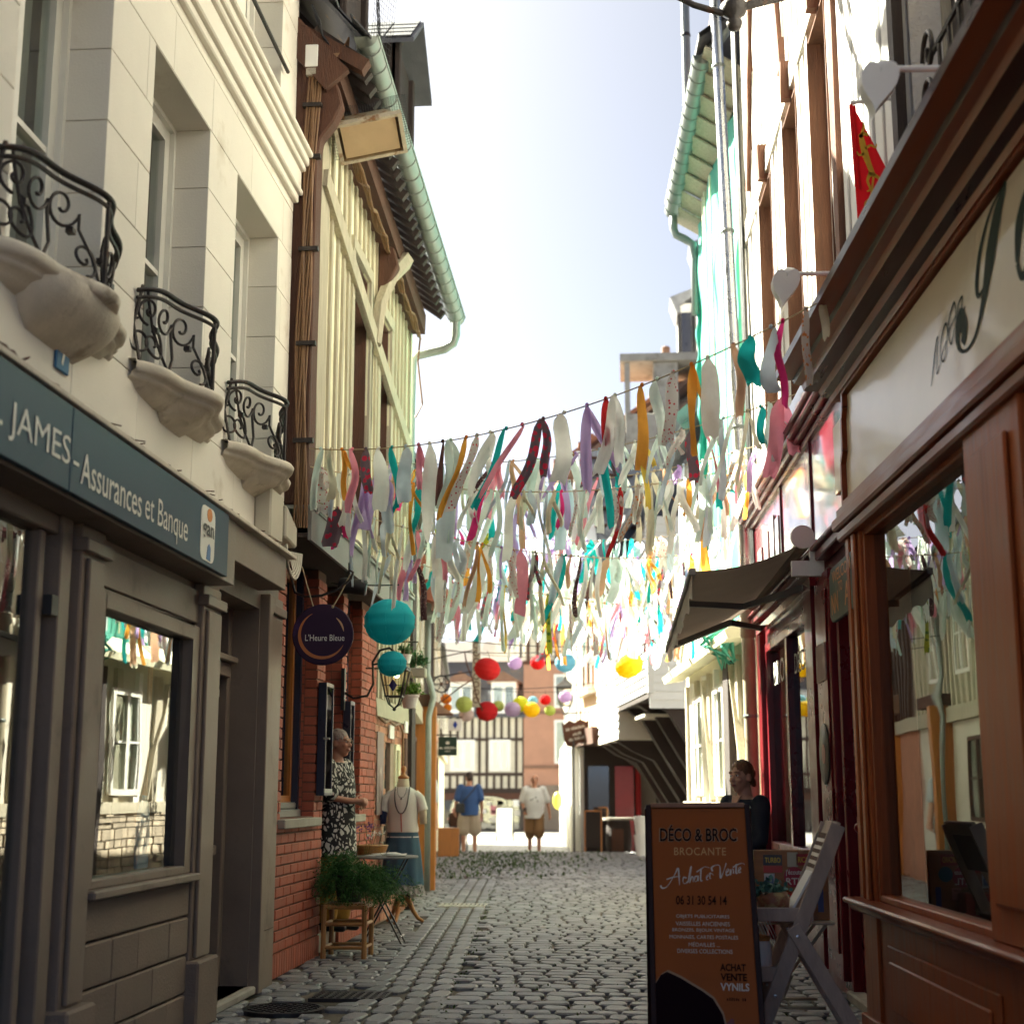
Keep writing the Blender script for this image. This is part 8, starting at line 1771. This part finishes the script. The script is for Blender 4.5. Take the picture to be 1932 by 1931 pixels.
C1 = [('cream', .2, .05, 0, 0), ('paisley', .40, .05, .0, 0), ('hot', .44, .045, -.06, 0), ('blue', .36, .10, 0, 0), ('teal', .26, .11, -.02, 0), ('peach', .38, .06, .10, 0), ('white', .44, .13, .04, 0), ('orange', .50, .065, 0, 1), ('dots', .40, .09, -.10, 0), ('mint', .36, .07, 0, 0), ('orange', .47, .075, -.03, 0), ('white', .46, .08, -.2, 1), ('red', .26, .06, 0, 0), ('purple', .50, .07, -.02, 1), ('white', .42, .12, -.10, 0), ('floral', .50, .075, -.34, 1), ('pink', .50, .05, -.5, 0), ('teal', .52, .05, -.36, 0), ('white', .40, .09, -.3, 1), ('dots', .48, .09, -.32, 0), ('orange', .52, .05, -.3, 0), ('mint', .44, .08, -.1, 1), ('brown', .40, .05, -.05, 0), ('white', .62, .10, 0, 0), ('pink', .30, .05, .05, 1), ('blue', .36, .12, 0, 0), ('teal', .42, .06, .10, 0), ('white', .42, .12, .05, 0), ('floral', .30, .08, .05, 0), ('pink', .42, .06, 0, 0), ('orange', .34, .05, .1, 1), ('cream', .36, .07, 0, 0), ('mint', .44, .06, -.1, 0)]
garland((-2.2, 9.77, 3.57), FR.p((7.02, .3, 3.66)), .25, 0, 'nearest ribbon garland rising to the brown shop cornice', [(s, c[0], c[1], c[2] * .78, c[3], c[4]) for s, c in zip(TS, C1)])
garland((-2.2, 12.28, 4.06), FR.p((10.05, .1, 3.96)), .20, 27, 'ribbon garland from high on the yellow house to the antique shop name board')
garland((-2.2, 13.57, 4.30), FR.p((11.39, .1, 3.95)), .24, 28, 'highest starting ribbon garland from the far window of the yellow house')
garland((-2.2, 9.8, 3.45), FR.p((11.93, .1, 3.91)), .22, 30, 'ribbon garland from the corner post below the nearest one')
garland((-2.15, 14.2, 3.99), FR.p((13.5, .1, 3.69)), .24, 28, 'ribbon garland level across the lane to the zinc pipe')
garland((-2.13, 9.85, 3.2), FR.p((14.68, .1, 3.64)), .22, 32, 'ribbon garland starting on the grey fascia flashing')
garland((-2.45, 16.97, 4.10), F2.p((.5, .2, 3.62)), .22, 28, 'ribbon garland ending on the mint netting')
garland((-2.45, 17.44, 3.90), F2.p((2.6, .2, 3.66)), .24, 28, 'ribbon garland farthest along the lane')
garland((-2.13, 11.6, 3.19), F2.p((1.2, .2, 3.2)), .16, 30, 'lowest ribbon garland from the grey fascia to the netted house')
garland((-2.5, 18.6, 3.75), F2.p((4.4, .2, 3.4)), .2, 28, 'ribbon garland just before the white weatherboards')
# ================================================================ PAPER LANTERNS
PL = dict(turquoise=(.04, .66, .74), red=(.62, .018, .025), orange=(.78, .25, .02), lime=(.50, .55, .16), lilac=(.55, .42, .62), yellow=(.80, .58, .03), blush=(.66, .52, .50), sky=(.24, .50, .60), white=(.74, .74, .74), lemon=(.66, .66, .06))
PM = {k: mat('paper ' + k, c, .9, .06, 5, .12, 80, trans=.42) for k, c in PL.items()}
def paper(c, r, col, lab, sq=.94, tilt=0):
    t = thing('paper_lantern', lab, 'paper lantern', c, 'paper lanterns hung across the lane'); ax = Vector((math.sin(tilt), 0, math.cos(tilt))); n = 26; pf = []
    for i in range(n + 1): a = math.pi * (.06 + .88 * i / n); pf.append((r * math.sin(a) * (1 + (.03 if i % 2 else 0)) * (1 + .02 * math.sin(i * 1.3)), -r * sq * math.cos(a)))
    m = MB(); m.lathe(pf, c, 32, ax=ax); m.build('globe', PM[col], t, smooth='all')
    m = MB()
    for k in range(8):
        a = k * math.pi / 4; X = Vector((1, 0, 0)); X = (X - ax * X.dot(ax)).normalized(); Y = ax.cross(X); m.tube([Vector(c) + ax * z + (X * math.cos(a) + Y * math.sin(a)) * (q + .0015) for q, z in pf[::3]], .0022, 4)
    m.build('ribs', PM[col], t, weld=False)['kind'] = 'stuff'
    MB().tube([Vector(c) + ax * r * sq * .98, Vector(c) + Vector((0, 0, r * sq + .10))], .004, 4).build('cord', M['black'], t)
paper((-1.87, 11.4, 2.545), .197, 'turquoise', 'big turquoise paper lantern under the grey fascia', .92); paper((-1.845, 11.4, 2.215), .111, 'turquoise', 'small turquoise paper lantern on top of the street lantern', .9)
paper((-1.93, 20.12, 2.91), .175, 'red', 'large red paper lantern in the upper row by the vertical sign', .88, .25); paper((-2.32, 24.15, 2.56), .175, 'red', 'red paper lantern in the lower row between lime and lilac', .92)
for c, r, col, lab in (((-3.6, 29, 3.08), .105, 'orange', 'upper small orange paper lantern by the left wall'), ((-3.56, 28.9, 2.9), .084, 'orange', 'lower tiny orange paper lantern by the left wall'), ((-3.24, 29, 2.97), .168, 'lime', 'lime paper lantern right of the orange pair'), ((-3.24, 29.4, 2.79), .147, 'blush', 'blush paper lantern hidden below the lime one'), ((-2.59, 29.3, 2.95), .115, 'lime', 'small lime paper lantern behind the lower red one'), ((-2.28, 29, 2.87), .158, 'lilac', 'lilac paper lantern in the lower row'), ((-2.16, 29.5, 3.0), .16, 'lemon', 'lemon paper lantern behind the lower lilac one'), ((-1.9, 29, 2.86), .158, 'yellow', 'yellow paper lantern in the lower row'), ((-1.9, 29.4, 3.06), .095, 'sky', 'tiny sky blue paper lantern above the yellow one'), ((-1.63, 29, 3.05), .105, 'red', 'small red paper lantern at the right of the lower row'), ((-1.54, 29, 2.84), .105, 'lime', 'small lime paper lantern under the small red one'), ((-2.23, 29, 3.78), .137, 'lilac', 'lilac paper lantern in the upper row'), ((-1.78, 29, 3.78), .142, 'red', 'red paper lantern in the upper row beside the lilac one'), ((-1.08, 25.42, 3.46), .175, 'sky', 'sky blue paper lantern by the ochre house window'), ((-.50, 22, 3.22), .112, 'white', 'white paper lantern before the brown sash window'), ((-1.26, 29.6, 3.15), .13, 'lilac', 'lilac paper lantern over the far street lamp')): paper(c, r, col, lab)
paper((.02, 18.58, 2.81), .178, 'yellow', 'big squashed yellow paper lantern before the weatherboards', .84, -.45)
for i, (a, b, s_) in enumerate((((-3.7, 20.1, 3.35), (.3, 20.1, 3.3), .2), ((-3.8, 29, 3.5), (-.02, 29, 3.4), .25), ((-3.8, 29, 4.1), (-.02, 29, 4.05), .18), ((-3.3, 24.15, 3.0), (.35, 24.6, 3.2), .15), ((-2.5, 18.58, 3.2), (.85, 18.58, 3.15), .12), ((-2.35, 11.4, 2.86), (-1.8, 11.4, 2.84), .01))):
    A, B = Vector(a), Vector(b); tag(MB().tube([A.lerp(B, k / 20) - Vector((0, 0, s_ * 4 * k / 20 * (1 - k / 20))) for k in range(21)], .0055, 4).build('lantern_wire', M['black'], None), ('thin wire of the big red paper lantern', 'thin wire of the lower lime and lilac lantern row', 'thin wire of the upper lilac and red lantern row', 'thin wire of the lower red and sky blue lanterns', 'thin wire of the squashed yellow lantern', 'short wire over the turquoise lanterns')[i], 'wire', 'wires that carry the paper lanterns')
